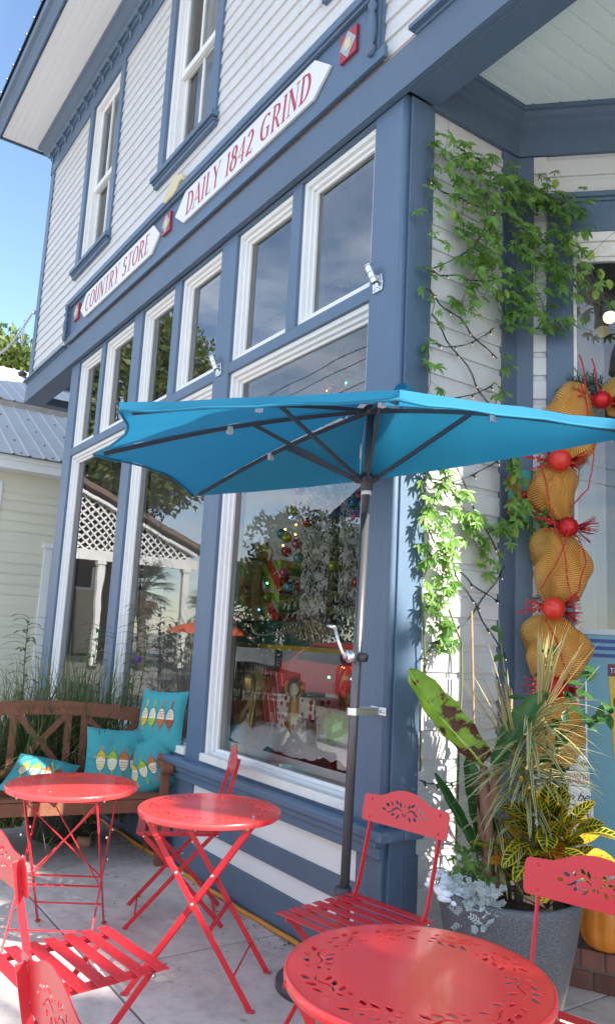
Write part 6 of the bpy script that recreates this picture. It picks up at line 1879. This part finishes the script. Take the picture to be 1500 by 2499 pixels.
# dropped leaves and litter on the paving
rg = random.Random(77)
for i, (x, y, L, c) in enumerate(((-2.62, -.82, .09, 'vine'), (-3.9, -.55, .03, 'grass_dry'), (-4.6, -.75, .04, 'grass_dry'), (-3.2, -.35, .03, 'grass_dry'), (-2.75, -.62, .035, 'stemb'), (-4.2, -.42, .045, 'grass_dry'), (-3.55, -1.0, .03, 'stemb'))):
    w = MB(); a = rg.uniform(0, 6.3); w.leaf((0, 0, .004), (cos(a), sin(a), .03), VZ, L, L * .25, 4, fold=.3)
    o = w.build('fallen_leaf', c); o.location = (x, y, .001); tag(o, ['long green fallen leaf on the paving by the umbrella base', 'dry curled leaf fallen on the paving between the bench and the middle table', 'tiny dry leaf on the paving under the bench end', 'brown leaf scrap on the paving by the blue wall', 'brown twig scrap on the paving between the tables', 'dry leaf fallen on the paving under the far chair', 'brown scrap on the paving by the middle table'][i], 'leaf', 'fallen leaves on the paving')
# ================================================================ CHRISTMAS GARLAND ROUND THE DOOR
M['pine'] = leafmat('pine_needles', (.012, .045, .022), (.03, .075, .035), .05, .6)
def goldmesh():
    m, nt, b = _nodes('gold_mesh_ribbon'); N, L = nt.nodes, nt.links
    uv = N.new('ShaderNodeUVMap'); sp = N.new('ShaderNodeSeparateXYZ'); L.new(uv.outputs[0], sp.inputs[0])
    q = N.new('ShaderNodeMath'); q.operation = 'MULTIPLY'; q.inputs[1].default_value = 270; L.new(sp.outputs['Y'], q.inputs[0])
    s = N.new('ShaderNodeMath'); s.operation = 'SINE'; L.new(q.outputs[0], s.inputs[0])
    r = N.new('ShaderNodeMapRange'); r.inputs['From Min'].default_value = -.35; r.inputs['From Max'].default_value = .1; L.new(s.outputs[0], r.inputs['Value'])
    b.inputs['Base Color'].default_value = (.98, .60, .17, 1); b.inputs['Metallic'].default_value = .35; b.inputs['Roughness'].default_value = .38
    r2 = N.new('ShaderNodeMapRange'); r2.inputs['To Min'].default_value = .10; r2.inputs['To Max'].default_value = 1; L.new(r.outputs[0], r2.inputs['Value'])
    L.new(r2.outputs[0], b.inputs['Alpha'])
    bp = N.new('ShaderNodeBump'); bp.inputs['Strength'].default_value = .6; bp.inputs['Distance'].default_value = .003; L.new(s.outputs[0], bp.inputs['Height']); L.new(bp.outputs[0], b.inputs['Normal'])
    tr = N.new('ShaderNodeBsdfTranslucent'); tr.inputs[0].default_value = (.95, .62, .22, 1); ms = N.new('ShaderNodeMixShader'); ms.inputs[0].default_value = .38
    L.new(b.outputs[0], ms.inputs[1]); L.new(tr.outputs[0], ms.inputs[2]); L.new(ms.outputs[0], nt.nodes['Material Output'].inputs['Surface']); return m
M['goldmesh'] = goldmesh()
M['berry'] = paint('red_bead', (.45, .008, .012), .2, coat=.5); M['redball'] = paint('satin_red_ball', (.62, .025, .012), .38, coat=.2); M['redfoil'] = paint('red_foil', (.50, .01, .015), .3, metal=.4)
gl_ = thing('christmas_garland', 'pine garland with puffed gold mesh, red balls and bead strings down the door frame', 'garland', d45(.20, .1, 0))
GO = Vector(gl_.location)
def G(t, z, o=.12): return Vector(d45(t, o, z)) - GO
rg = random.Random(40)
w = MB(); path = [(.20, .95), (.19, 1.4), (.21, 1.8), (.19, 2.2), (.22, 2.6), (.30, 2.80), (.5, 2.80), (.8, 2.78), (1.1, 2.8), (1.5, 2.78)]
for i in range(len(path) - 1):
    for j in range(9):
        f = j / 9; c = G(path[i][0] + (path[i + 1][0] - path[i][0]) * f, path[i][1] + (path[i + 1][1] - path[i][1]) * f, .05)
        for k in range(4):
            d = rnd_unit(rg); d = (d - N45 * d.dot(N45) * .5).normalized(); e = c + d * rg.uniform(.05, .12); w.tube([c, e], .002, 4)
            for q in range(26):
                s = rg.uniform(.2, 1); dd = (d + rnd_unit(rg) * 1.1).normalized(); w.leaf(c.lerp(e, s), dd, N45, rg.uniform(.03, .055), .0016, 1, shape=lambda t: 1)
w.build('pine_rope', 'pine', gl_)
def puff(name, c0, c1, R, seed, twist=2.2):
    off = (c1 - c0).normalized().cross(N45) * R * .45
    puff1(name, c0 + off * .3, c1 + off * .3 + N45 * .01, R * .78, seed + 30, 3.4); puff1(name, c0.lerp(c1, .12) - off * .5, c1 - off * .3, R * .66, seed + 60, 1.2)
    return puff1(name, c0, c1, R * .92, seed, twist)
def puff1(name, c0, c1, R, seed, twist=2.2):
    """gathered at both ends, swollen between, with deep folds"""
    g2 = random.Random(seed); ph = g2.uniform(0, 6); n, m = 54, 30; vs, uv = [], []
    ax = (c1 - c0); up = ax.normalized(); s = up.cross(N45).normalized(); f_ = s.cross(up)
    for i in range(m + 1):
        t = i / m; c = c0.lerp(c1, t) + s * (.035 * sin(t * 4 + ph)) + f_ * .01 * sin(t * 7 + ph)
        env = sin(pi * min(1, max(0, .05 + .9 * t))) ** .62
        for j in range(n + 1):
            a = 2 * pi * j / n; fold = 1 + .24 * sin(a * 2 + t * twist * 2 + ph) + .30 * (abs(sin(a * 1.5 + t * 3.2 + ph)) ** .6 - .7) + .07 * sin(a * 5 - t * 5 + ph)
            r = R * env * fold
            vs.append(c + s * (r * cos(a)) + f_ * (r * .75 * sin(a))); uv.append((j / n, t * .9 + .10 * sin(a * 2 + ph) + .05 * sin(a * 3 + t * 4)))
    w = MB(); k = n + 1; w.add(vs, [(i * k + j, i * k + j + 1, (i + 1) * k + j + 1, (i + 1) * k + j) for i in range(m) for j in range(n)], True, uv)
    return w.build(name, 'goldmesh', gl_, uv=True)
puff('gold_puff', G(.19, 2.40), G(.31, 2.80), .125, 1); puff('gold_puff', G(.21, 2.40), G(.20, 2.10), .10, 2)
puff('gold_puff', G(.20, 2.06), G(.22, 1.69), .130, 3); puff('gold_puff', G(.18, 1.63), G(.20, 1.30), .150, 4)
puff('gold_puff', G(.19, 1.27), G(.17, .88), .120, 5); puff('gold_puff', G(.42, 2.72), G(.70, 2.80), .10, 6); puff('gold_puff', G(.74, 2.78), G(1.05, 2.76), .10, 7)
for (t, z, r, rib) in ((.195, 2.385, .056, 0), (.235, 2.055, .050, 1), (.165, 1.655, .055, 0), (.185, 1.285, .050, 1), (.40, 2.70, .045, 1)):
    w = MB(); c = G(t, z, .22 if not rib else .20)
    w.ball(c, r, 28, 18)
    if rib:
        for i in range(len(w.v)):
            v = Vector(w.v[i]) - c; a = atan2(v.z, v.dot(U45)); w.v[i] = tuple(c + v * (1 + .05 * sin(a * 12)))
    bb = w.build('bauble', 'redfoil' if rib else 'redball', gl_)
    # berry spray and tinsel brush each side
    w = MB(); tq = MB()
    for sgn in (-1, 1):
        for k in range(5):
            d = (U45 * sgn * 1.0 + VZ * rg.uniform(-.5, .5) + N45 * rg.uniform(-.2, .3)).normalized(); L = rg.uniform(.07, .15)
            if sgn < 0:
                for q in range(int(L / .011)): w.ball(c - N45 * .03 + d * (.045 + q * .011) + rnd_unit(rg) * .004, .0062, 6, 5)
            else:
                for q in range(9): dd = (d + rnd_unit(rg) * .28).normalized(); tq.tube([c - N45 * .03 + d * .05, c - N45 * .03 + dd * (.05 + L * .7)], .0014, 3)
    w.build('berry_spray', 'berry', gl_); tq.build('tinsel_brush', 'redfoil', gl_)
BS = [[(.12, 2.62, .2), (.10, 2.45, .2), (.13, 2.2, .25), (.20, 1.95, .25), (.24, 1.75, .24), (.26, 1.60, .22)], [(.30, 2.78, .2), (.36, 2.5, .2), (.34, 2.25, .18), (.24, 2.15, .2)],
      [(.27, 2.02, .22), (.31, 1.88, .24), (.28, 1.74, .24), (.20, 1.68, .22)], [(.235, 2.05, .24), (.17, 1.85, .25), (.10, 1.74, .2)], [(.13, 1.6, .2), (.19, 1.45, .26), (.25, 1.30, .24)],
      [(.30, 2.95, .16), (.31, 2.85, .2), (.33, 2.72, .22)], [(.36, 2.93, .16), (.37, 2.8, .2), (.40, 2.7, .22)]]
for pts in BS:
    w = MB(); P_ = [G(*p) for p in pts]; tot = sum((P_[i + 1] - P_[i]).length for i in range(len(P_) - 1)); s = 0
    while s < tot:
        q = s
        for i in range(len(P_) - 1):
            l = (P_[i + 1] - P_[i]).length
            if q <= l: w.ball(P_[i].lerp(P_[i + 1], q / l) + U45 * .006 * sin(s * 20), .0052, 6, 5); break
            q -= l
        s += .0115
    w.build('bead_string', 'berry', gl_)
# tin flower pinwheel behind the vine
pw = thing('pinwheel', 'orange and teal tin flower pinwheel half hidden by the vine', 'decoration', d45(.04, .05, 2.24)); c = Vector((0, 0, 0))
for k in range(8):
    a = k * pi / 4; w = MB(); d = U45 * cos(a) + VZ * sin(a); s = U45 * -sin(a) + VZ * cos(a)
    for (r0, r1, wd) in ((.02, .13, .035),):
        w.prism([(r0, -.010), (r1 * .6, -wd), (r1, -wd * .7), (r1, wd * .7), (r1 * .6, wd), (r0, .010)], -.001, .001, (N45 * .004 * (k % 2), d, s, N45))
    w.build('petal', paint('tin_%d' % k, (.45, .06, .02) if k % 2 else (.02, .30, .26), .5), pw)
w = MB(); w.ball(c, .018, 10, 6); w.build('hub', 'redball', pw)

# ================================================================ CHRISTMAS DISPLAY INSIDE THE NEAREST WINDOW
M['snow'] = paint('cotton_batting', (.92, .94, .97), .95, .04, 5, .6, 30)
n, m = 90, 40; w = MB(); vs = []
for j in range(m + 1):
    for i in range(n + 1):
        x = -4.72 + 1.80 * i / n; y = .152 + .95 * j / m
        z = .80 + .12 * min(1, j / 5) ** .6 + .045 * mnoise.fractal(Vector((x * 3, y * 3, 0)), 1, 2, 5) + .02 * mnoise.fractal(Vector((x * 13, y * 13, 5)), 1, 2, 4)
        z += .05 * max(0, (x + 3.9)) if x > -3.9 else .03 * max(0, -3.9 - x)
        vs.append((x, y, max(.69, z)))
w.add(vs, [(j * (n + 1) + i, j * (n + 1) + i + 1, (j + 1) * (n + 1) + i + 1, (j + 1) * (n + 1) + i) for j in range(m) for i in range(n)], True)
w.add([(-4.72, .152, .67), (-2.92, .152, .67), (-2.92, .153, .80), (-4.72, .153, .80)], [(0, 1, 2, 3)])
tag(w.build('cotton_snow', 'snow'), 'white cotton batting snow spread along the bottom of the nearest shop window', 'decoration')
def stripe(name, c1, c2, c3, sc, ang=.7, rough=.35):
    m, nt, b = _nodes(name); N, L = nt.nodes, nt.links
    tc = N.new('ShaderNodeTexCoord'); mp = N.new('ShaderNodeMapping'); mp.inputs['Rotation'].default_value = (0, ang, 0); L.new(tc.outputs['Object'], mp.inputs[0])
    sp = N.new('ShaderNodeSeparateXYZ'); L.new(mp.outputs[0], sp.inputs[0])
    q = N.new('ShaderNodeMath'); q.operation = 'MULTIPLY'; q.inputs[1].default_value = sc; L.new(sp.outputs['X'], q.inputs[0])
    f = N.new('ShaderNodeMath'); f.operation = 'FRACT'; L.new(q.outputs[0], f.inputs[0])
    cr = N.new('ShaderNodeValToRGB'); cr.color_ramp.interpolation = 'CONSTANT'; e = cr.color_ramp.elements; e[0].position = 0; e[0].color = c1 + (1,); e[1].position = .45; e[1].color = (.7, .68, .6, 1)
    for p, c in ((.5, c2), (.72, c3), (.95, (.7, .68, .6))): x = e.new(p); x.color = c + (1,)
    L.new(f.outputs[0], cr.inputs[0]); L.new(cr.outputs[0], b.inputs['Base Color']); b.inputs['Roughness'].default_value = rough; return m
def dots(name):
    m, nt, b = _nodes(name); N, L = nt.nodes, nt.links
    tc = N.new('ShaderNodeTexCoord'); vo = N.new('ShaderNodeTexVoronoi'); vo.inputs['Scale'].default_value = 22; vo.inputs['Randomness'].default_value = .55; L.new(tc.outputs['Object'], vo.inputs['Vector'])
    r = N.new('ShaderNodeMapRange'); r.inputs['From Min'].default_value = .40; r.inputs['From Max'].default_value = .44; L.new(vo.outputs['Distance'], r.inputs['Value'])
    cr = N.new('ShaderNodeValToRGB'); cr.color_ramp.interpolation = 'CONSTANT'; e = cr.color_ramp.elements; e[0].color = (.42, .012, .015, 1); e[1].position = .55; e[1].color = (.30, .35, .08, 1); x = e.new(.75); x.color = (.28, .10, .06, 1)
    sp = N.new('ShaderNodeSeparateColor'); L.new(vo.outputs['Color'], sp.inputs[0]); L.new(sp.outputs[0], cr.inputs[0])
    mx = N.new('ShaderNodeMix'); mx.data_type = 'RGBA'; mx.inputs['B'].default_value = (.75, .72, .66, 1); L.new(r.outputs[0], mx.inputs['Factor']); L.new(cr.outputs[0], mx.inputs['A'])
    L.new(mx.outputs['Result'], b.inputs['Base Color']); b.inputs['Roughness'].default_value = .35; return m
M['giftA'] = stripe('gift_red_green_stripes', (.75, .05, .03), (.16, .45, .06), (.75, .72, .08), 6.5); M['giftB'] = stripe('gift_maroon_stripes', (.40, .015, .022), (.42, .018, .025), (.38, .014, .02), 10, .35); M['dots'] = dots('gift_dots')
M['gold'] = paint('gold_foil', (.85, .58, .22), .30, .15, 20, .6, 40, metal=.7); M['greenfoil'] = paint('green_foil', (.20, .50, .07), .3, .2, 10, .5, 30, metal=.3)
def bow(mb, c, r, nl=7, seed=0):
    g2 = random.Random(seed); c = Vector(c)
    for k in range(nl):
        a = 2 * pi * k / nl + g2.uniform(-.2, .2); d = Vector((cos(a), sin(a) * .6, .55 + g2.uniform(-.2, .4))).normalized(); s = d.cross(VZ).normalized(); vs = []
        for i in range(9):
            t = i / 8; p = c + d * r * sin(pi * t) + VZ * r * .45 * sin(2 * pi * t); vs += [p - s * r * .22, p + s * r * .22]
        mb.add(vs, [(2 * i, 2 * i + 1, 2 * i + 3, 2 * i + 2) for i in range(8)], True)
    for k in range(3):
        a = g2.uniform(-2.6, -.4); p = c; vs = []
        for i in range(8): q = c + Vector((cos(a) * r * .25 * i * .5, -.01 * i - .02, -r * .32 * i + .01 * sin(i * 2))); vs += [q - Vector((r * .16, 0, 0)), q + Vector((r * .16, 0, 0))]
        mb.add(vs, [(2 * i, 2 * i + 1, 2 * i + 3, 2 * i + 2) for i in range(7)], True)
def gift(label, c, size, mat, rz, rib='gold', bowr=.07, rx=0, bowat=None):
    t = thing('gift_box', label, 'gift', c, rz, 'gifts in the shop window'); t.rotation_euler = (0, rx, rz); a, b, h = size
    w = MB(); w.box(-a / 2, a / 2, -b / 2, b / 2, 0, h); w.build('box', mat, t, bevel=.004)
    w = MB(); q = a * .10
    w.box(-q, q, -b / 2 - .003, -b / 2 - .0005, -.0, h + .003); w.box(-q, q, -b / 2 - .003, b / 2 + .003, h + .0008, h + .003); w.build('ribbon', rib, t)
    if bowr: w = MB(); bow(w, bowat or (0, -b / 2 - .01, h + .01), bowr, 8, int(abs(c[0]) * 100)); w.build('bow', rib, t)
    return t
gift('big gift wrapped in red, green and yellow diagonal stripes with a tall gold bow', (-4.52, .47, 1.555), (.50, .18, .40), 'giftA', .10, 'gold', .12)
gift('dark red striped gift leaning in the cotton snow at the left', (-4.35, .38, .86), (.50, .14, .40), 'giftB', .12, 'gold', .12, .10, (.05, -.10, .26))
gift('polka dot gift box on top of the small stack', (-3.80, .36, 1.005), (.34, .20, .115), 'dots', .1, 'gold', .08)
gift('polka dot gift box at the bottom of the small stack', (-3.84, .36, .80), (.28, .20, .205), 'dots', -.05, 'gold', 0)
gift('flat polka dot box half sunk in the cotton snow', (-4.02, .30, .80), (.22, .12, .08), 'dots', -.3, 'gold', 0)
gift('tall narrow polka dot gift at the right edge of the display', (-3.16, .32, .80), (.16, .16, .46), 'dots', .2, 'redfoil', .07)
gift('red and white striped gift behind the small stack', (-3.50, .50, .95), (.36, .14, .36), stripe('gift_red_white', (.5, .02, .02), (.5, .02, .02), (.45, .02, .02), 9, -.6), -.2, 'redfoil', .06)
gb = thing('gift_bag', 'crumpled green foil gift in the cotton snow', 'gift', (-3.42, .40, .84)); w = MB(); w.ball((0, 0, .12), .16, 18, 12, .8)
for i in range(len(w.v)): v = Vector(w.v[i]); w.v[i] = tuple(v + v.normalized() * .03 * mnoise.noise(v * 14))
w.build('wrap', 'greenfoil', gb, smooth_all=False)
w = MB(); bow(w, (.02, -.05, .26), .09, 7, 9); w.build('bow', 'gold', gb)
sf = thing('display_shelf', 'green draped shelf with gold edge across the shop window display', 'shelf', (-4.3, .68, 0)); w = MB(); w.box(-.78, .92, -.32, .35, 1.405, 1.552); w.build('drape', paint('dark_green_drape', (.012, .075, .06), .7, .15, 6), sf, bevel=.006)
w = MB(); w.box(-.78, .92, -.326, -.321, 1.375, 1.405); w.build('gold_edge', paint('gold_edge', (.50, .33, .02), .4), sf)
w = MB()
for x in (-.7, .8): w.box(x - .02, x + .02, .2, .24, .68, 1.4)
w.build('supports', 'dark', sf)
# flocked tree
xt = thing('christmas_tree', 'flocked christmas tree with coloured baubles and bead strings behind the window glass', 'christmas tree', (-4.02, .66, 0)); rg = random.Random(9)
w, wf = MB(), MB(); H0, H1 = 1.58, 3.40
for k in range(620):
    f = rg.random() ** .75; z = H1 - (H1 - H0) * f; R = .04 + .42 * f; a = rg.uniform(0, 2 * pi); d = Vector((cos(a), sin(a), -.25)).normalized(); c = Vector((0, 0, z)); r = R * rg.uniform(.45, 1.0)
    e = c + d * r
    for q in range(10):
        s = rg.uniform(.5, 1.05); dd = (d * .8 + rnd_unit(rg)).normalized(); (wf if rg.random() < .5 else w).leaf(c.lerp(e, s), dd, VZ, rg.uniform(.035, .06), .009, 1, shape=lambda t: 1)
w.build('branches', 'pine', xt); wf.build('flocking', paint('flocking', (.80, .84, .86), .9), xt)
w = MB(); w.tube([(0, 0, 1.5), (0, 0, 3.3)], [.04, .01], 8); w.build('trunk', 'bark', xt)
cols = [((.50, .01, .02), 'red'), ((.02, .22, .32), 'blue'), ((.38, .45, .05), 'lime'), ((.55, .05, .20), 'pink')]
for ci, (c, nm) in enumerate(cols):
    mt_ = paint('bauble_' + nm, c, .2, metal=.3, coat=.5)
    for k in range(9):
        f = .08 + .9 * (k + ci * .25) / 9; z = H1 - (H1 - H0) * f; a = rg.uniform(-2.9, -.1); R = (.05 + .42 * f); w = MB(); w.ball((R * cos(a), R * sin(a), z), .034, 12, 8); w.build('bauble', mt_, xt)
for k in range(7):
    w = MB(); z = H1 - .25 - k * .27; R = .06 + .42 * (H1 - z) / (H1 - H0)
    for i in range(80):
        a = pi + pi * i / 79; w.ball(((R + .02) * cos(a), (R + .02) * sin(a), z - .07 * abs(sin(i / 79 * pi * 3))), .0055, 5, 4)
    w.build('bead_string', paint('pearl', (.7, .68, .6), .3), xt)
w = MB()
def lamp(name, col, st):
    m, nt, b = _nodes(name); b.inputs['Emission Color'].default_value = col + (1,); b.inputs['Emission Strength'].default_value = st; b.inputs['Base Color'].default_value = col + (1,); return m
for nm, col in (('amber', (1, .35, .06)), ('green', (.05, .9, .35)), ('blue', (.05, .15, 1))):
    w = MB()
    for k in range(16 if nm == 'amber' else 6):
        f = rg.uniform(.1, 1); z = H1 - (H1 - H0) * f; a = rg.uniform(-2.9, -.1); R = .05 + .43 * f; w.ball((R * cos(a), R * sin(a), z), .0065, 6, 4)
    for k in range(3): w.ball((rg.uniform(-.5, .7), -.30 + rg.uniform(-.02, .05), rg.uniform(1.0, 1.36)), .0075, 6, 4)
    w.build('fairy_bulbs', lamp('bulb_' + nm, col, 5.0), xt)
# angel and paper snowflakes
an = thing('paper_angel', 'pale paper angel standing behind the glass at the upper left of the nearest window', 'decoration', (-5.28, .85, 2.95)); w = MB()
w.lathe([(.20, 0), (.13, .18), (.06, .36), (.05, .40)], 18, cap=False); w.build('robe', paint('peach_paper', (.55, .36, .26), .8), an)
w = MB(); w.ball((0, 0, .46), .06, 12, 8); w.build('head', 'white', an)
w = MB()
for s in (-1, 1): w.leaf((s * .03, .02, .30), (s * .8, 0, .7), (0, -1, 0), .34, .20, 5)
w.build('wings', 'curtain', an)
M['pinkpaper'] = paint('pink_snowflake', (.50, .05, .12), .6)
for i, (x, y, z, lb) in enumerate(((-3.70, .42, 3.67, 'pink paper snowflake hanging highest behind the nearest window'), (-3.88, .42, 3.62, 'pink paper snowflake hanging near the transom left of the highest one'), (-3.69, .42, 3.36, 'pink paper snowflake hanging just under the transom bar'), (-3.50, .42, 3.14, 'pink paper snowflake hanging lowest beside the corner post'))):
    w = MB()
    for k in range(12): a = k * pi / 6; w.bar((0, 0, 0), (.055 * cos(a), 0, .055 * sin(a)), .003, .012, (0, 1, 0))
    w.tube([(0, 0, .05), (0, 0, 4.43 - z)], .0012, 3)
    o = w.build('paper_snowflake', 'pinkpaper'); o.location = (x, y, z); tag(o, lb, 'decoration', 'pink paper snowflakes in the window')
# white flocked branches and curtain in the middle bays
cu = thing('sheer_curtain', 'sheer white curtain hanging inside the middle window', 'curtain', (-5.05, .30, .70)); w = MB(); vs = []
for i in range(41):
    x = -.0 + .30 * i / 40; vs += [(x, .02 * sin(i * .9), 0), (x, .02 * sin(i * .9 + .3), 3.5)]
w.add(vs, [(2 * i, 2 * i + 2, 2 * i + 3, 2 * i + 1) for i in range(40)], True); w.build('cloth', 'curtain', cu)
ft = thing('flocked_twig_tree', 'narrow white flocked tree with tiny lights inside the farthest window', 'christmas tree', (-6.62, .55, .68)); w = MB()
for k in range(260):
    z = rg.uniform(.1, 1.9); a = rg.uniform(0, 6.3); r = .28 * (1 - z / 2.2); d = Vector((cos(a), sin(a), .2)); c = Vector((0, 0, z)); e = c + d * r * rg.uniform(.5, 1)
    for q in range(5): w.leaf(c.lerp(e, rg.uniform(.4, 1)), (d + rnd_unit(rg)).normalized(), VZ, .07, .012, 1, shape=lambda t: 1)
w.build('branches', paint('white_branches', (.62, .63, .66), .9), ft)
# faint room beams with track lamps seen through the top panes
for (x0, x1, y, z, wh) in ((-4.4, -2.95, 1.1, 4.30, 'nearest'), (-6.0, -4.5, 1.1, 4.30, 'middle')):
    tl_ = thing('track_light', 'black ceiling track with small spot lamps seen through the top panes of the %s bay' % wh, 'lamp', ((x0 + x1) / 2, y, z), group='ceiling track lights'); w = MB(); w.box(x0 - (x0 + x1) / 2, x1 - (x0 + x1) / 2, -.02, .02, -.02, .02)
    w.build('rail', 'black_metal', tl_)
    for k in (-.4, .1, .5): w = MB(); w.tube([(k, 0, -.03), (k, -.04, -.13)], .035, 10); w.build('spot', 'black_metal', tl_)

# ================================================================ SMALL THINGS
gp = thing('globe_lamp', 'lit yellow globe bulb on a dark holder standing in for a lamp mirrored in the door glass', 'lamp', d45(.47, .05, 3.20))  # lamp reflection modelled as a solid bulb before the glass
w = MB(); w.ball((0, 0, 0), .034, 18, 12)
def gm():
    m, nt, b = _nodes('lit_globe'); b.inputs['Base Color'].default_value = (.9, .85, .6, 1); b.inputs['Emission Color'].default_value = (1, .86, .5, 1); b.inputs['Emission Strength'].default_value = .45; return m
w.build('bulb', gm(), gp)
w = MB(); w.tube([-N45 * .01 - U45 * .01 + VZ * .02, -N45 * .02 - U45 * .02 + VZ * .10], [.040, .022], 14); w.tube([-N45 * .02 - U45 * .02 + VZ * .09, -N45 * .04 - U45 * .10 + VZ * .30], .009, 8); w.build('holder', 'black_metal', gp)
w = MB(); w.lathe([(.02, .02), (.06, -.03), (.10, -.13), (.115, -.24)], 20, tuple(U45 * .14 + N45 * .0), cap=False); w.build('shade', 'white', gp)
rg = random.Random(99); w = MB()
for k in range(900):
    if k % 3 == 0: x, y = rg.uniform(-8, -2.7), -abs(rg.gauss(0, .05)) - .03
    elif k % 3 == 1: x, y = rg.uniform(-6.2, -4.6), rg.uniform(-1.4, .0)
    else: x, y = rg.uniform(-6, -1.2), rg.uniform(-2.2, -.05)
    a = rg.uniform(0, 6.3); s = rg.uniform(.003, .011); d = Vector((cos(a), sin(a), .1)); q = Vector((-sin(a), cos(a), 0)); p = Vector((x, y, .003))
    w.add([p - d * s, p + q * s * .4 + VZ * .002, p + d * s, p - q * s * .4], [(0, 1, 2, 3)])
tag(w.build('ground_litter', paint('litter', (.07, .05, .035), .9, .3, 30)), 'tiny dry leaf bits and grit scattered over the paving', 'litter', kind='stuff')
